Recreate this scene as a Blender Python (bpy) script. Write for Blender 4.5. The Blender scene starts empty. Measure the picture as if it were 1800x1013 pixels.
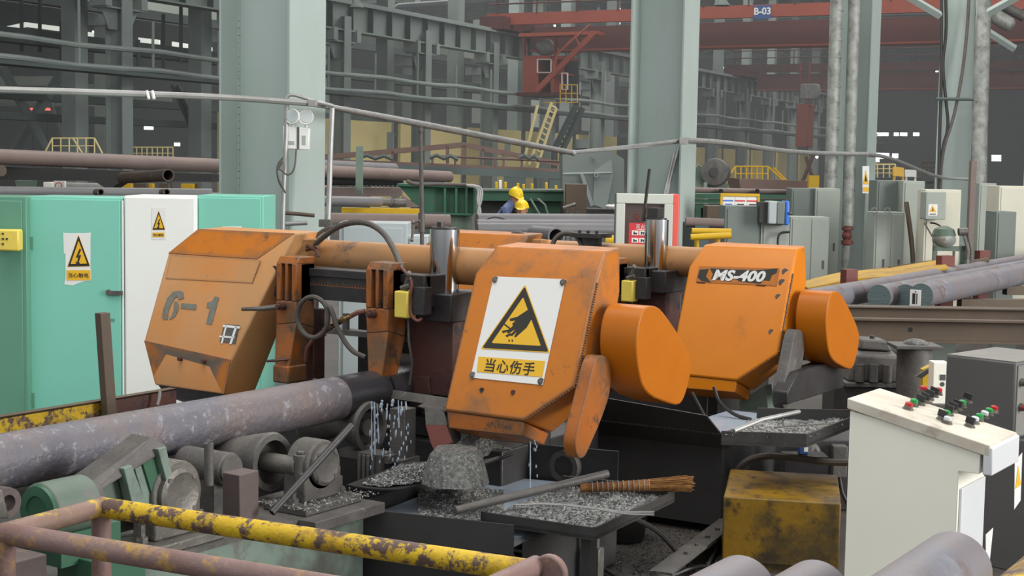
import bpy, bmesh, math, random
import numpy as np
from math import sin, cos, pi, radians, sqrt, atan2

SC = bpy.context.scene
COL = SC.collection
random.seed(7)

# ------------------------------------------------------------------ camera
PSI, FPX, TAU, RHO, CAMZ = radians(33), 2600.0, radians(4.75), radians(.978), 2.15
_F = np.array([-sin(PSI)*cos(TAU), cos(PSI)*cos(TAU), -sin(TAU)])
_R0 = np.array([cos(PSI), sin(PSI), 0.])
_U0 = np.cross(_R0, _F)
_R = cos(RHO)*_R0 + sin(RHO)*_U0
_U = cos(RHO)*_U0 - sin(RHO)*_R0
_C = np.array([0, 0, CAMZ])
from mathutils import Matrix, Vector
cam_d = bpy.data.cameras.new('camera')
cam = bpy.data.objects.new('camera', cam_d)
COL.objects.link(cam)
cam_d.sensor_width = 36
cam_d.lens = 36*FPX/1800
cam_d.clip_end = 600
cam.matrix_world = Matrix(((_R[0], _U[0], -_F[0], 0), (_R[1], _U[1], -_F[1], 0), (_R[2], _U[2], -_F[2], CAMZ), (0, 0, 0, 1)))
SC.camera = cam

# ------------------------------------------------------------------ world, lamps, exposure
SC.view_settings.view_transform = 'Standard'
SC.view_settings.look = 'None'
SC.view_settings.gamma = 1
SC.view_settings.use_curve_mapping = False
SC.view_settings.exposure = 0.0
w = bpy.data.worlds.new('overcast_sky')
SC.world = w
w.use_nodes = True
w.node_tree.nodes['Background'].inputs[0].default_value = (.93, .97, 1, 1)
w.node_tree.nodes['Background'].inputs[1].default_value = .85

def area(name, loc, size, power, rot=(0, 0, 0), color=(1, .98, .95)):
    d = bpy.data.lights.new(name, 'AREA')
    d.shape = 'RECTANGLE'
    d.size, d.size_y = size
    d.energy = power
    d.color = color
    o = bpy.data.objects.new(name, d)
    COL.objects.link(o)
    o.location = loc
    o.rotation_euler = rot
    return o
area('window_wall', (17, 13, 6.5), (10, 7), 5200, (radians(6), radians(72), 0))  # unseen key lamp at right, added to brighten the right-facing sides
area('skylight', (-4, 4, 14), (14, 9), 2000)
area('skylight', (-14, 24, 15), (22, 12), 4200)
area('skylight', (-34, 60, 17.2), (60, 14), 13000)
area('skylight', (-60, 100, 17.2), (70, 14), 14000)
area('skylight', (-40, 135, 17.2), (80, 14), 12000)
# dusty air of the deep hall
def haze(density):
    m = bpy.data.materials.new('dusty_air')
    m.use_nodes = True
    nt = m.node_tree
    nt.nodes.remove(nt.nodes['Principled BSDF'])
    v = nt.nodes.new('ShaderNodeVolumeScatter')
    v.inputs['Color'].default_value = (.93, .97, 1, 1)
    v.inputs['Density'].default_value = density
    nt.links.new(v.outputs[0], nt.nodes['Material Output'].inputs['Volume'])
    return m
SC.cycles.volume_bounces = 0
SC.cycles.max_bounces = 6
SC.cycles.diffuse_bounces = 3

# ------------------------------------------------------------------ pixel rays to world points (photograph taken as 1800 x 1013)
def ray(x, y): return _F + (x-900)/FPX*_R - (y-506.5)/FPX*_U
def P(x, y, d): return _C + d*ray(x, y)
def PZ(x, y, z=0.): r = ray(x, y); return _C + r*((z-CAMZ)/r[2])
def PX(x, y, X): r = ray(x, y); return _C + r*(X/r[0])
def PY(x, y, Y): r = ray(x, y); return _C + r*(Y/r[1])
A = np.array
def V(*a): return np.array(a, float)

class Fr:
    """a local frame: origin and a turn about z"""
    def __init__(s, o, deg=0., ax=None, ay=None, az=None):
        s.o = A(o, float)
        t = radians(deg)
        s.x = V(cos(t), sin(t), 0) if ax is None else A(ax, float)
        s.y = V(-sin(t), cos(t), 0) if ay is None else A(ay, float)
        s.z = V(0, 0, 1) if az is None else A(az, float)
    def __call__(s, a, b=None, c=None):
        if b is None: a, b, c = a
        return s.o + a*s.x + b*s.y + c*s.z
    def inv(s, p):
        d = A(p) - s.o
        return V(d@s.x, d@s.y, d@s.z)
WORLD = Fr((0, 0, 0))

# ------------------------------------------------------------------ mesh builder
class MB:
    def __init__(s): s.v, s.f = [], []
    def add(s, vs, fs):
        n = len(s.v)
        s.v += [tuple(map(float, q)) for q in vs]
        s.f += [tuple(i+n for i in f) for f in fs]
        return s
    def box(s, p0, p1, fr=WORLD):
        (a, b, c), (d, e, f) = p0, p1
        vs = [fr(x, y, z) for z in (c, f) for (x, y) in ((a, b), (d, b), (d, e), (a, e))]
        return s.add(vs, [(3, 2, 1, 0), (4, 5, 6, 7), (0, 1, 5, 4), (1, 2, 6, 5), (2, 3, 7, 6), (3, 0, 4, 7)])
    def hull(s, pts):
        bm = bmesh.new()
        for p in pts: bm.verts.new(p)
        r = bmesh.ops.convex_hull(bm, input=bm.verts)
        bmesh.ops.delete(bm, geom=[g for g in r['geom_interior'] if isinstance(g, bmesh.types.BMVert)], context='VERTS')
        bmesh.ops.dissolve_limit(bm, angle_limit=.03, verts=bm.verts, edges=bm.edges)
        bmesh.ops.recalc_face_normals(bm, faces=bm.faces)
        bm.verts.index_update()
        s.add([v.co[:] for v in bm.verts], [[v.index for v in f.verts] for f in bm.faces])
        bm.free()
        return s
    def prism(s, poly, vec):
        """poly: planar 3D points; extruded by vec"""
        n = len(poly)
        vec = A(vec, float)
        vs = [A(p, float) for p in poly] + [A(p, float)+vec for p in poly]
        nrm = sum(np.cross(vs[i]-vs[0], vs[(i+1) % n]-vs[0]) for i in range(1, n-1))
        fs = [tuple(range(n)), tuple(range(2*n-1, n-1, -1))] + [(i, i+n, (i+1) % n+n, (i+1) % n) for i in range(n)]
        if nrm@vec > 0: fs = [f[::-1] for f in fs]
        return s.add(vs, fs)
    def tube(s, pts, r, n=10, caps=True):
        """swept circle along points; r a number or a list"""
        pts = [A(p, float) for p in pts]
        m = len(pts)
        rs = [r]*m if np.isscalar(r) else r
        vs, fs = [], []
        a0 = None
        for i, p in enumerate(pts):
            t = pts[min(i+1, m-1)] - pts[max(i-1, 0)]
            t = t/(np.linalg.norm(t)+1e-12)
            if a0 is None:
                a0 = np.cross(t, V(0, 0, 1) if abs(t[2]) < .9 else V(1, 0, 0))
            a0 = a0 - t*(a0@t)
            a0 = a0/np.linalg.norm(a0)
            b0 = np.cross(t, a0)
            vs += [p + rs[i]*(cos(2*pi*k/n)*a0 + sin(2*pi*k/n)*b0) for k in range(n)]
        for i in range(m-1):
            for k in range(n):
                k2 = (k+1) % n
                fs.append((i*n+k, i*n+k2, (i+1)*n+k2, (i+1)*n+k))
        if caps:
            fs += [tuple(range(n-1, -1, -1)), tuple(range((m-1)*n, m*n))]
        return s.add(vs, fs)
    def cyl(s, a, b, r, n=20, r2=None): return s.tube([a, b], [r, r if r2 is None else r2], n)
    def ringtube(s, a, b, r, ri, n=20):
        """hollow pipe with open ends"""
        a, b = A(a, float), A(b, float)
        t = (b-a)/np.linalg.norm(b-a)
        u = np.cross(t, V(0, 0, 1) if abs(t[2]) < .9 else V(1, 0, 0)); u /= np.linalg.norm(u)
        w_ = np.cross(t, u)
        vs = [p + q*(cos(2*pi*k/n)*u + sin(2*pi*k/n)*w_) for p, q in ((a, r), (b, r), (b, ri), (a, ri)) for k in range(n)]
        fs = [(i*n+k, i*n+(k+1) % n, ((i+1) % 4)*n+(k+1) % n, ((i+1) % 4)*n+k) for i in range(4) for k in range(n)]
        return s.add(vs, fs)
    def lathe(s, prof, a, axis, n=24):
        """prof: (radius, distance along axis) list"""
        a, t = A(a, float), A(axis, float)
        t = t/np.linalg.norm(t)
        return s.tube2([(a+t*h, r) for r, h in prof], t, n)
    def tube2(s, pr, t, n):
        u = np.cross(t, V(0, 0, 1) if abs(t[2]) < .9 else V(1, 0, 0)); u /= np.linalg.norm(u)
        w_ = np.cross(t, u)
        m = len(pr)
        vs = [p + r*(cos(2*pi*k/n)*u + sin(2*pi*k/n)*w_) for p, r in pr for k in range(n)]
        fs = [(i*n+k, i*n+(k+1) % n, (i+1)*n+(k+1) % n, (i+1)*n+k) for i in range(m-1) for k in range(n)]
        fs += [tuple(range(n-1, -1, -1)), tuple(range((m-1)*n, m*n))]
        return s.add(vs, fs)
    def ball(s, c, r, n=10, m=6, sq=(1, 1, 1)):
        c = A(c, float)
        vs, fs = [c+V(0, 0, -r*sq[2])], []
        for j in range(1, m):
            th = -pi/2 + pi*j/m
            vs += [c + V(r*sq[0]*cos(th)*cos(2*pi*k/n), r*sq[1]*cos(th)*sin(2*pi*k/n), r*sq[2]*sin(th)) for k in range(n)]
        vs.append(c+V(0, 0, r*sq[2]))
        for k in range(n):
            fs.append((0, 1+(k+1) % n, 1+k))
            for j in range(m-2):
                fs.append((1+j*n+k, 1+j*n+(k+1) % n, 1+(j+1)*n+(k+1) % n, 1+(j+1)*n+k))
            fs.append((1+(m-2)*n+k, 1+(m-2)*n+(k+1) % n, len(vs)-1))
        return s.add(vs, fs)

LOC = {}
def mk(mb, name, mat, parent=None, loc=None, bev=0., smooth=35, seg=2):
    """link one mesh object; its origin sits at its thing's base (or the low centre of its own mesh)"""
    v = A(mb.v)
    if parent is not None: o = LOC[parent.name]
    elif loc is not None: o = A(loc, float)
    else: o = V((v[:, 0].min()+v[:, 0].max())/2, (v[:, 1].min()+v[:, 1].max())/2, v[:, 2].min())
    me = bpy.data.meshes.new(name)
    me.from_pydata((v-o).tolist(), [], mb.f)
    if smooth:
        me.shade_smooth()
        me.set_sharp_from_angle(angle=radians(smooth))
    ob = bpy.data.objects.new(name, me)
    COL.objects.link(ob)
    if mat: me.materials.append(mat)
    if parent is not None: ob.parent = parent
    else: ob.location = o
    LOC[ob.name] = o
    if bev:
        m = ob.modifiers.new('bevel', 'BEVEL')
        m.width, m.segments, m.limit_method, m.angle_limit = bev, seg, 'ANGLE', radians(28)
        m.harden_normals = False
    return ob
def tag(o, label=None, cat=None, group=None, kind=None):
    for k, q in (('label', label), ('category', cat), ('group', group), ('kind', kind)):
        if q: o[k] = q
    return o
def thing(name, label, cat, loc, group=None):
    o = bpy.data.objects.new(name, None)
    COL.objects.link(o)
    o.location = loc
    o.empty_display_size = .1
    LOC[o.name] = A(loc, float)
    return tag(o, label, cat, group)
def single(mb, name, mat, label, cat, group=None, bev=0., smooth=35, kind=None):
    return tag(mk(mb, name, mat, bev=bev, smooth=smooth), label, cat, group, kind)
def struct(mb, name, mat, bev=0., smooth=35):
    return tag(mk(mb, name, mat, bev=bev, smooth=smooth), kind='structure')
def lathe_obj(mb): return mb

def text_mb(txt, origin, ax, ay, size, depth=.002, shear=0., bold=0., spacing=1., center=True, xs=1.):
    """letters as a thin mesh on the plane (ax right, ay up); origin = centre of the line"""
    c = bpy.data.curves.new('letters', 'FONT')
    c.body = txt
    c.size = size
    c.extrude = depth
    c.shear = shear
    c.offset = bold
    c.space_character = spacing
    c.resolution_u = 3
    o = bpy.data.objects.new('letters', c)
    COL.objects.link(o)
    dg = bpy.context.evaluated_depsgraph_get()
    me = bpy.data.meshes.new_from_object(o.evaluated_get(dg))
    v = A([q.co[:] for q in me.vertices])
    fs = [tuple(p.vertices) for p in me.polygons]
    bpy.data.objects.remove(o)
    bpy.data.curves.remove(c)
    bpy.data.meshes.remove(me)
    mb = MB()
    if len(v) == 0: return mb
    ax, ay = A(ax, float), A(ay, float)
    ax /= np.linalg.norm(ax); ay /= np.linalg.norm(ay)
    nz = np.cross(ax, ay)
    cx, cy = (v[:, 0].min()+v[:, 0].max())/2, (v[:, 1].min()+v[:, 1].max())/2
    mb.add([A(origin) + (q[0]-cx)*xs*ax + (q[1]-cy)*ay + q[2]*nz for q in v], fs)
    return mb

# ------------------------------------------------------------------ materials (procedural)
def lin(c): return tuple(((q/255)/12.92 if q/255 <= .04045 else ((q/255+.055)/1.055)**2.4) for q in c)
def _n(nt, t, **k):
    n = nt.nodes.new(t)
    for a, b in k.items(): setattr(n, a, b)
    return n
def paint(name, c, c2=None, amt=.5, scale=3., rough=.5, met=0., bump=.05, wear=None, wthr=.62, wscale=6., wsoft=.06,
          wear2=None, w2thr=.66, w2scale=2., stretch=(1, 1, 1), bscale=None, spec=.35, edge=None, er=.02):
    """base colour mottled with c2; wear and wear2: flaked or dirty patches with shapes of their own"""
    m = bpy.data.materials.new(name)
    m.use_nodes = True
    nt = m.node_tree
    b = nt.nodes['Principled BSDF']
    b.inputs['Roughness'].default_value = rough
    b.inputs['Metallic'].default_value = met
    b.inputs['Specular IOR Level'].default_value = spec
    tc = _n(nt, 'ShaderNodeTexCoord')
    mp = _n(nt, 'ShaderNodeMapping')
    mp.inputs['Scale'].default_value = stretch
    nt.links.new(tc.outputs['Object'], mp.inputs[0])
    def noise(s, det=6, ro=.6):
        n = _n(nt, 'ShaderNodeTexNoise')
        n.inputs['Scale'].default_value = s
        n.inputs['Detail'].default_value = det
        n.inputs['Roughness'].default_value = ro
        nt.links.new(mp.outputs[0], n.inputs['Vector'])
        return n.outputs['Fac']
    def ramp(f, lo, hi):
        r = _n(nt, 'ShaderNodeMapRange')
        r.inputs['From Min'].default_value = lo
        r.inputs['From Max'].default_value = hi
        nt.links.new(f, r.inputs['Value'])
        return r.outputs[0]
    def mix(f, a, col):
        x = _n(nt, 'ShaderNodeMix', data_type='RGBA')
        nt.links.new(f, x.inputs['Factor'])
        if isinstance(a, tuple): x.inputs['A'].default_value = (*a, 1)
        else: nt.links.new(a, x.inputs['A'])
        x.inputs['B'].default_value = (*col, 1)
        return x.outputs['Result']
    cur = lin(c)
    if c2 is not None:
        mm = _n(nt, 'ShaderNodeMath', operation='MULTIPLY')
        nt.links.new(ramp(noise(scale), .35, .68), mm.inputs[0])
        mm.inputs[1].default_value = min(1, amt*1.4)
        cur = mix(mm.outputs[0], cur, lin(c2))
    if wear2 is not None:
        cur = mix(ramp(noise(w2scale, 8, .68), w2thr, w2thr+.12), cur, lin(wear2))
    if wear is not None:
        cur = mix(ramp(noise(wscale, 9, .7), wthr, wthr+wsoft), cur, lin(wear))
    if edge is not None:              # paint rubbed off along the edges
        bv = _n(nt, 'ShaderNodeBevel', samples=4)
        bv.inputs['Radius'].default_value = er
        ge = _n(nt, 'ShaderNodeNewGeometry')
        dt = _n(nt, 'ShaderNodeVectorMath', operation='DOT_PRODUCT')
        nt.links.new(bv.outputs[0], dt.inputs[0])
        nt.links.new(ge.outputs['Normal'], dt.inputs[1])
        inv = _n(nt, 'ShaderNodeMath', operation='MULTIPLY_ADD')
        nt.links.new(dt.outputs['Value'], inv.inputs[0])
        inv.inputs[1].default_value, inv.inputs[2].default_value = -5., 5.
        ad = _n(nt, 'ShaderNodeMath', operation='ADD')
        nt.links.new(inv.outputs[0], ad.inputs[0])
        nt.links.new(noise(9, 8, .7), ad.inputs[1])
        cur = mix(ramp(ad.outputs[0], .7, .92), cur, lin(edge))
    if isinstance(cur, tuple): b.inputs['Base Color'].default_value = (*cur, 1)
    else: nt.links.new(cur, b.inputs['Base Color'])
    if bump:
        bp = _n(nt, 'ShaderNodeBump')
        bp.inputs['Strength'].default_value = min(1, bump*4)
        bp.inputs['Distance'].default_value = .01
        nt.links.new(noise(bscale or scale*6, 5, .6), bp.inputs['Height'])
        nt.links.new(bp.outputs[0], b.inputs['Normal'])
    return m
def plain(name, c, rough=.5, met=0., spec=.4):
    m = bpy.data.materials.new(name)
    m.use_nodes = True
    b = m.node_tree.nodes['Principled BSDF']
    b.inputs['Base Color'].default_value = (*lin(c), 1)
    b.inputs['Roughness'].default_value = rough
    b.inputs['Metallic'].default_value = met
    b.inputs['Specular IOR Level'].default_value = spec
    return m
def glow(name, c, s):
    m = bpy.data.materials.new(name)
    m.use_nodes = True
    b = m.node_tree.nodes['Principled BSDF']
    b.inputs['Base Color'].default_value = (.8, .8, .8, 1)
    b.inputs['Emission Color'].default_value = (*lin(c), 1)
    b.inputs['Emission Strength'].default_value = s
    return m
M = {}
M['steel_green'] = paint('grey_green_column_paint', (166, 178, 174), (152, 165, 157), .5, 1.2, .5, bump=.02, wear=(110, 112, 104), wthr=.72, wscale=5, wear2=(168, 182, 178), w2thr=.62, w2scale=1.1, stretch=(1, 1, .35))
M['steel_far'] = paint('grey_green_far_steel', (138, 148, 145), (114, 124, 120), .6, .35, .6, bump=0)
M['steel_dark'] = paint('dark_green_grey_steel', (82, 94, 92), (68, 78, 76), .6, .4, .65, bump=0)
M['orange'] = paint('orange_machine_paint', (190, 112, 28), (172, 102, 42), .6, 2.2, .42, bump=.03, wear=(78, 64, 52), wthr=.615, wscale=9, wsoft=.1, wear2=(134, 94, 60), w2thr=.5, w2scale=2.2, edge=(104, 92, 80), er=.035)
M['orange_pale'] = paint('faded_orange_paint', (200, 134, 72), (196, 146, 98), .7, 2.5, .5, bump=.03, wear=(118, 92, 66), wthr=.66, wscale=11, wear2=(186, 140, 92), w2thr=.5, w2scale=2.2, edge=(126, 106, 86), er=.02)
M['orange_dirty'] = paint('oil_stained_orange_paint', (166, 94, 34), (138, 86, 44), .7, 3, .45, bump=.06, wear=(74, 62, 52), wthr=.54, wscale=7, wsoft=.1, wear2=(112, 82, 58), w2thr=.48, w2scale=3, edge=(96, 82, 68), er=.015)
M['orange_drum'] = paint('darkened_drum_orange_paint', (184, 104, 12), (174, 96, 16), .5, 3, .4, bump=.02, wear=(104, 62, 34), wthr=.66, wscale=10, wear2=(150, 88, 30), w2thr=.6, w2scale=1.6, edge=(140, 100, 64), er=.014, spec=.25)  # same orange, darkened in colour to offset the key light on the drum
M['orange_clean'] = paint('bright_orange_paint', (208, 122, 14), (198, 114, 20), .5, 3, .38, bump=.02, wear=(110, 66, 36), wthr=.69, wscale=12, wear2=(160, 96, 36), w2thr=.62, w2scale=1.6, edge=(146, 104, 66), er=.014)
M['tube_orange'] = paint('browned_orange_tube_paint', (172, 122, 74), (154, 118, 82), .8, 3, .5, bump=.03, wear=(104, 88, 76), wthr=.56, wscale=4, wsoft=.12)
M['grimy_rust'] = paint('grimy_red_brown_metal', (92, 58, 50), (70, 54, 52), .7, 4, .5, bump=.08, wear=(50, 44, 44), wthr=.55, wscale=7, wsoft=.1)
M['oily_black'] = paint('oily_black_steel', (60, 58, 58), (48, 46, 46), .7, 4, .42, bump=.06, wear=(88, 84, 80), wthr=.66, wscale=8, wsoft=.08)
M['tank'] = paint('dark_grey_tank_paint', (66, 65, 65), (54, 53, 53), .6, 2, .45, bump=.03, wear=(90, 86, 82), wthr=.7, wscale=6, wear2=(50, 48, 47), w2thr=.55, w2scale=1.5)
M['grime'] = paint('grimy_grey_iron', (98, 95, 91), (74, 71, 69), .7, 6, .5, bump=.1, wear=(128, 124, 118), wthr=.63, wscale=9, wsoft=.07)
M['iron_worn'] = paint('worn_bare_iron', (120, 117, 110), (90, 86, 82), .7, 6, .42, .3, bump=.08, wear=(160, 156, 146), wthr=.6, wscale=7, wsoft=.06)
M['chrome'] = paint('polished_chrome_rod', (205, 205, 205), (180, 182, 184), .4, 2, .12, 1., bump=0)
M['bar'] = paint('scaled_steel_bar', (114, 102, 99), (104, 103, 110), .8, 3.5, .5, .1, bump=.22, bscale=26, wear=(152, 153, 160), wthr=.56, wscale=16, wsoft=.12, wear2=(100, 98, 106), w2thr=.5, w2scale=3)
M['bar_clean'] = paint('grey_steel_bar', (128, 117, 117), (116, 119, 128), .7, 2.2, .5, .1, bump=.05, wear=(112, 92, 88), wthr=.56, wscale=3, wsoft=.1, wear2=(142, 146, 154), w2thr=.56, w2scale=2.5)
M['bar_wet'] = paint('wet_dark_steel', (72, 70, 74), (58, 58, 62), .6, 6, .25, .3, bump=.06)
M['sawn'] = paint('sawn_steel_end', (120, 138, 138), (102, 118, 120), .6, 3, .35, .5, bump=.1, stretch=(1, 14, 5))
M['pipe_rust'] = paint('rusty_brown_pipe', (112, 98, 94), (124, 108, 102), .7, 1.5, .6, bump=.05, wear=(150, 128, 116), wthr=.64, wscale=3)
M['pipe_grey'] = paint('mill_grey_pipe', (118, 117, 118), (104, 103, 105), .6, 1.2, .5, .1, bump=.02)
M['yellow_rail'] = paint('flaking_yellow_paint', (214, 180, 36), (192, 152, 34), .6, 6, .55, bump=.14, wear=(96, 76, 68), wthr=.49, wscale=11, wsoft=.05, wear2=(120, 92, 60), w2thr=.52, w2scale=4)
M['rail_rust'] = paint('rubbed_brown_rail', (134, 110, 106), (118, 92, 84), .7, 5, .55, bump=.1, wear=(188, 148, 50), wthr=.55, wscale=9, wsoft=.16)
M['rail_mix'] = paint('half_worn_yellow_rail', (138, 112, 104), (120, 98, 84), .7, 5, .55, bump=.1, wear=(198, 164, 40), wthr=.52, wscale=6, wsoft=.07)
M['yellow_box'] = paint('grimy_yellow_box_paint', (140, 106, 22), (116, 88, 24), .8, 3, .45, bump=.05, wear=(58, 48, 32), wthr=.52, wscale=9, wsoft=.12, wear2=(78, 64, 36), w2thr=.48, w2scale=2.5, edge=(96, 84, 56), er=.02)
M['yellow'] = paint('safety_yellow', (206, 166, 34), (190, 152, 36), .5, 2, .5, bump=.02, wear=(120, 100, 60), wthr=.68)
M['yellow_wall'] = paint('stained_yellow_panel', (236, 220, 158), (220, 204, 144), .7, .25, .7, bump=0, wear=(150, 136, 98), wthr=.64, wscale=.5, wsoft=.15)
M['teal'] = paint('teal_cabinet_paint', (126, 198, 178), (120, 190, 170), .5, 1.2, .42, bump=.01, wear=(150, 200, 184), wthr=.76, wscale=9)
M['teal_dark'] = paint('shade_dark_teal_paint', (98, 150, 126), (90, 138, 116), .5, 1.2, .45, bump=.01)  # teal with shade put into the colour, as a face turned from the light
M['cab_white'] = paint('off_white_cabinet_paint', (234, 236, 231), (226, 228, 222), .5, 1., .45, bump=.01)
M['cream'] = paint('cream_desk_paint', (246, 244, 230), (238, 236, 221), .5, 1.5, .42, bump=.01, wear=(150, 140, 122), wthr=.74, wscale=5, wsoft=.08)
M['cream_dirty'] = paint('grubby_cream_desk_top', (212, 206, 190), (190, 178, 162), .9, 4, .42, bump=.01, wear=(156, 138, 124), wthr=.56, wscale=4.5, wsoft=.16)
M['desk_white'] = paint('white_desk_front', (214, 216, 218), (206, 208, 210), .5, 1.5, .4, bump=.01)
M['grey_desk'] = paint('dark_grey_desk_paint', (92, 92, 92), (82, 82, 82), .5, 2, .5, bump=.02, wear=(124, 122, 118), wthr=.72)
M['grey_desk_top'] = paint('dusty_grey_desk_top', (134, 132, 126), (120, 118, 112), .7, 3, .5, bump=.02, wear=(190, 188, 180), wthr=.68)
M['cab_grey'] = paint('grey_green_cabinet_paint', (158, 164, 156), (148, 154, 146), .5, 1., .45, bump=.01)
M['cab_grey_dark'] = paint('dark_grey_cabinet_paint', (116, 124, 119), (106, 114, 109), .5, 1., .45, bump=.01)  # darker grey paint of the dark cabinets
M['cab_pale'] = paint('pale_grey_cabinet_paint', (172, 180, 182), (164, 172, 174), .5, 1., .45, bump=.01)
M['machine_green'] = paint('dark_green_machine_paint', (56, 98, 74), (48, 84, 64), .6, 2, .45, bump=.03, wear=(84, 84, 80), wthr=.62, wscale=5)
M['bracket_green'] = paint('dusty_green_bracket_paint', (82, 100, 86), (102, 112, 103), .8, 3, .5, bump=.05, wear=(108, 106, 102), wthr=.56, wscale=4, wsoft=.1)
M['pale_green'] = paint('pale_green_frame_paint', (122, 140, 127), (106, 120, 110), .7, 2, .5, bump=.03, wear=(104, 104, 98), wthr=.56, wscale=5, wear2=(88, 88, 83), w2thr=.53, w2scale=2)
M['crane_red'] = paint('crane_red_paint', (150, 74, 56), (132, 66, 52), .6, .6, .55, bump=0)
M['crane_red_dark'] = paint('dull_crane_red_paint', (84, 46, 42), (74, 42, 39), .6, .6, .6, bump=0)
M['red_brown'] = paint('red_oxide_primer', (116, 66, 60), (104, 60, 54), .5, 3, .6, bump=.03)
M['rust_beam'] = paint('brown_rusted_beam', (94, 80, 66), (78, 68, 60), .7, 1.6, .6, bump=.05, wear=(134, 116, 96), wthr=.62, wscale=3)
M['truss_brown'] = paint('brown_machine_gantry', (106, 84, 76), (92, 74, 68), .6, .6, .6, bump=0)
M['insul'] = paint('scuffed_foil_lagging', (158, 161, 156), (114, 115, 109), .8, 6, .5, .1, bump=.12, wear=(84, 82, 76), wthr=.62, wscale=6, wsoft=.05)
M['galv'] = paint('galvanised_conduit', (158, 158, 156), (136, 134, 132), .6, 5, .45, .3, bump=.02)
M['rubber'] = paint('grey_rubber_hose', (92, 86, 80), (76, 70, 66), .6, 6, .55, bump=.03)
M['rubber_black'] = plain('black_rubber_cable', (44, 43, 42), .5)
M['hose_red'] = paint('red_rubber_hose', (120, 76, 68), (98, 66, 60), .6, 6, .5, bump=.02)
M['floor'] = paint('oily_concrete', (84, 79, 75), (66, 62, 59), .8, 1.2, .55, bump=.08, wear=(112, 107, 101), wthr=.64, wscale=4, wsoft=.1, wear2=(50, 47, 46), w2thr=.58, w2scale=.8)
M['wall_dark'] = paint('dim_wall_cladding', (88, 94, 96), (76, 82, 85), .6, .12, .75, bump=0)
M['roof'] = paint('roof_sheet', (84, 92, 92), (70, 78, 78), .6, .2, .75, bump=0)
M['white'] = plain('white_vinyl', (226, 226, 222), .45)
M['sign_yellow'] = plain('warning_yellow_vinyl', (228, 178, 44), .45)
M['ink'] = plain('black_print', (46, 44, 38), .5)
M['stencil'] = paint('grey_stencil_paint', (122, 124, 116), (104, 104, 94), .6, 20, .55, bump=0, wear=(190, 120, 56), wthr=.62, wscale=30)
M['white_print'] = plain('white_print', (220, 220, 216), .5)
M['red_print'] = plain('red_poster_print', (204, 60, 66), .5)
M['red_panel'] = plain('red_cabinet_side', (222, 96, 84), .5)
M['plastic_yellow'] = paint('yellow_switch_box', (228, 204, 92), (214, 190, 84), .5, 8, .4, bump=0, wear=(170, 140, 50), wthr=.7, wscale=20)
M['plastic_white'] = plain('white_plastic', (222, 222, 218), .4)
M['black_plastic'] = plain('black_plastic', (40, 41, 43), .4)
M['green_plastic'] = plain('green_plastic', (40, 142, 70), .35)
M['red_plastic'] = plain('red_plastic', (178, 44, 42), .35)
M['lens_grey'] = plain('clear_lens_cover', (196, 202, 202), .15)
M['swarf'] = paint('steel_swarf', (196, 198, 196), (128, 128, 125), .9, 60, .35, .3, bump=.2, wear=(236, 238, 236), wthr=.56, wscale=90, wsoft=.05)
M['swarf_dark'] = paint('dark_swarf_bed', (146, 146, 142), (84, 84, 82), .9, 50, .4, .3, bump=.25, wear=(214, 216, 212), wthr=.58, wscale=80, wsoft=.05)
M['coolant'] = paint('milky_coolant', (178, 192, 206), (160, 174, 190), .5, 4, .12, bump=.02)
M['lamp_white'] = glow('bright_window_daylight', (238, 244, 255), 2.2)
M['lamp_warm'] = glow('high_bay_lamp_glow', (255, 248, 236), 5.)
M['lamp_red'] = glow('red_display_glow', (255, 96, 84), 1.)
M['skylight'] = glow('skylight_sheet', (226, 232, 226), .62)
M['glass'] = plain('dark_glass', (60, 68, 70), .1)
M['denim'] = paint('blue_work_jacket', (92, 104, 140), (80, 92, 126), .5, 8, .8, bump=.05)
M['skin'] = plain('skin', (196, 142, 116), .6)
M['helmet'] = plain('yellow_hard_hat', (232, 196, 30), .35)
M['hair'] = plain('black_hair', (32, 28, 26), .6)
M['wood'] = paint('twig_broom', (112, 70, 44), (150, 104, 54), .7, 30, .7, bump=.1, stretch=(1, 1, 1))
M['twig'] = paint('broom_twig', (150, 108, 56), (110, 70, 40), .8, 30, .7, bump=.05)
M['cloth_purple'] = plain('purple_rag', (150, 96, 122), .85)
M['tarp'] = paint('grey_tarpaulin', (150, 152, 150), (124, 126, 124), .7, 4, .6, bump=.08)
M['blue'] = plain('blue_paint', (62, 116, 206), .4)
M['blue_sign'] = plain('blue_sign_face', (52, 82, 138), .5)
M['dark_void'] = plain('dark_interior', (34, 34, 34), .8)
M['copper'] = plain('brass_fitting', (176, 150, 110), .3, .8)
M['skylight_day'] = glow('roof_daylight_strip', (232, 238, 226), .8)
M['skylight_dim'] = glow('dusty_roof_glazing', (196, 206, 204), .35)
M['steel_pale'] = paint('pale_far_column_paint', (150, 158, 148), (136, 144, 134), .6, .35, .6, bump=0)
M['cab_cream'] = paint('cream_cabinet_paint', (206, 204, 187), (196, 194, 176), .5, 1.5, .45, bump=.01)
M['mauve_steel'] = paint('brown_mauve_steel', (96, 84, 81), (84, 73, 70), .7, 4, .55, bump=.05, wear=(134, 116, 106), wthr=.6, wscale=5, wsoft=.12)
M['yellow_board'] = paint('muddy_yellow_board', (198, 158, 44), (170, 130, 48), .7, 3, .55, bump=.04, wear=(124, 98, 76), wthr=.55, wscale=4, wsoft=.12)
M['glass_brown'] = plain('brown_reflecting_glass', (84, 72, 68), .12)
M['red_dull'] = plain('dull_red_letters', (124, 56, 52), .5)
M['frame_grey'] = paint('grey_white_frame', (196, 200, 190), (186, 190, 180), .5, 2, .5, bump=0)
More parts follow.
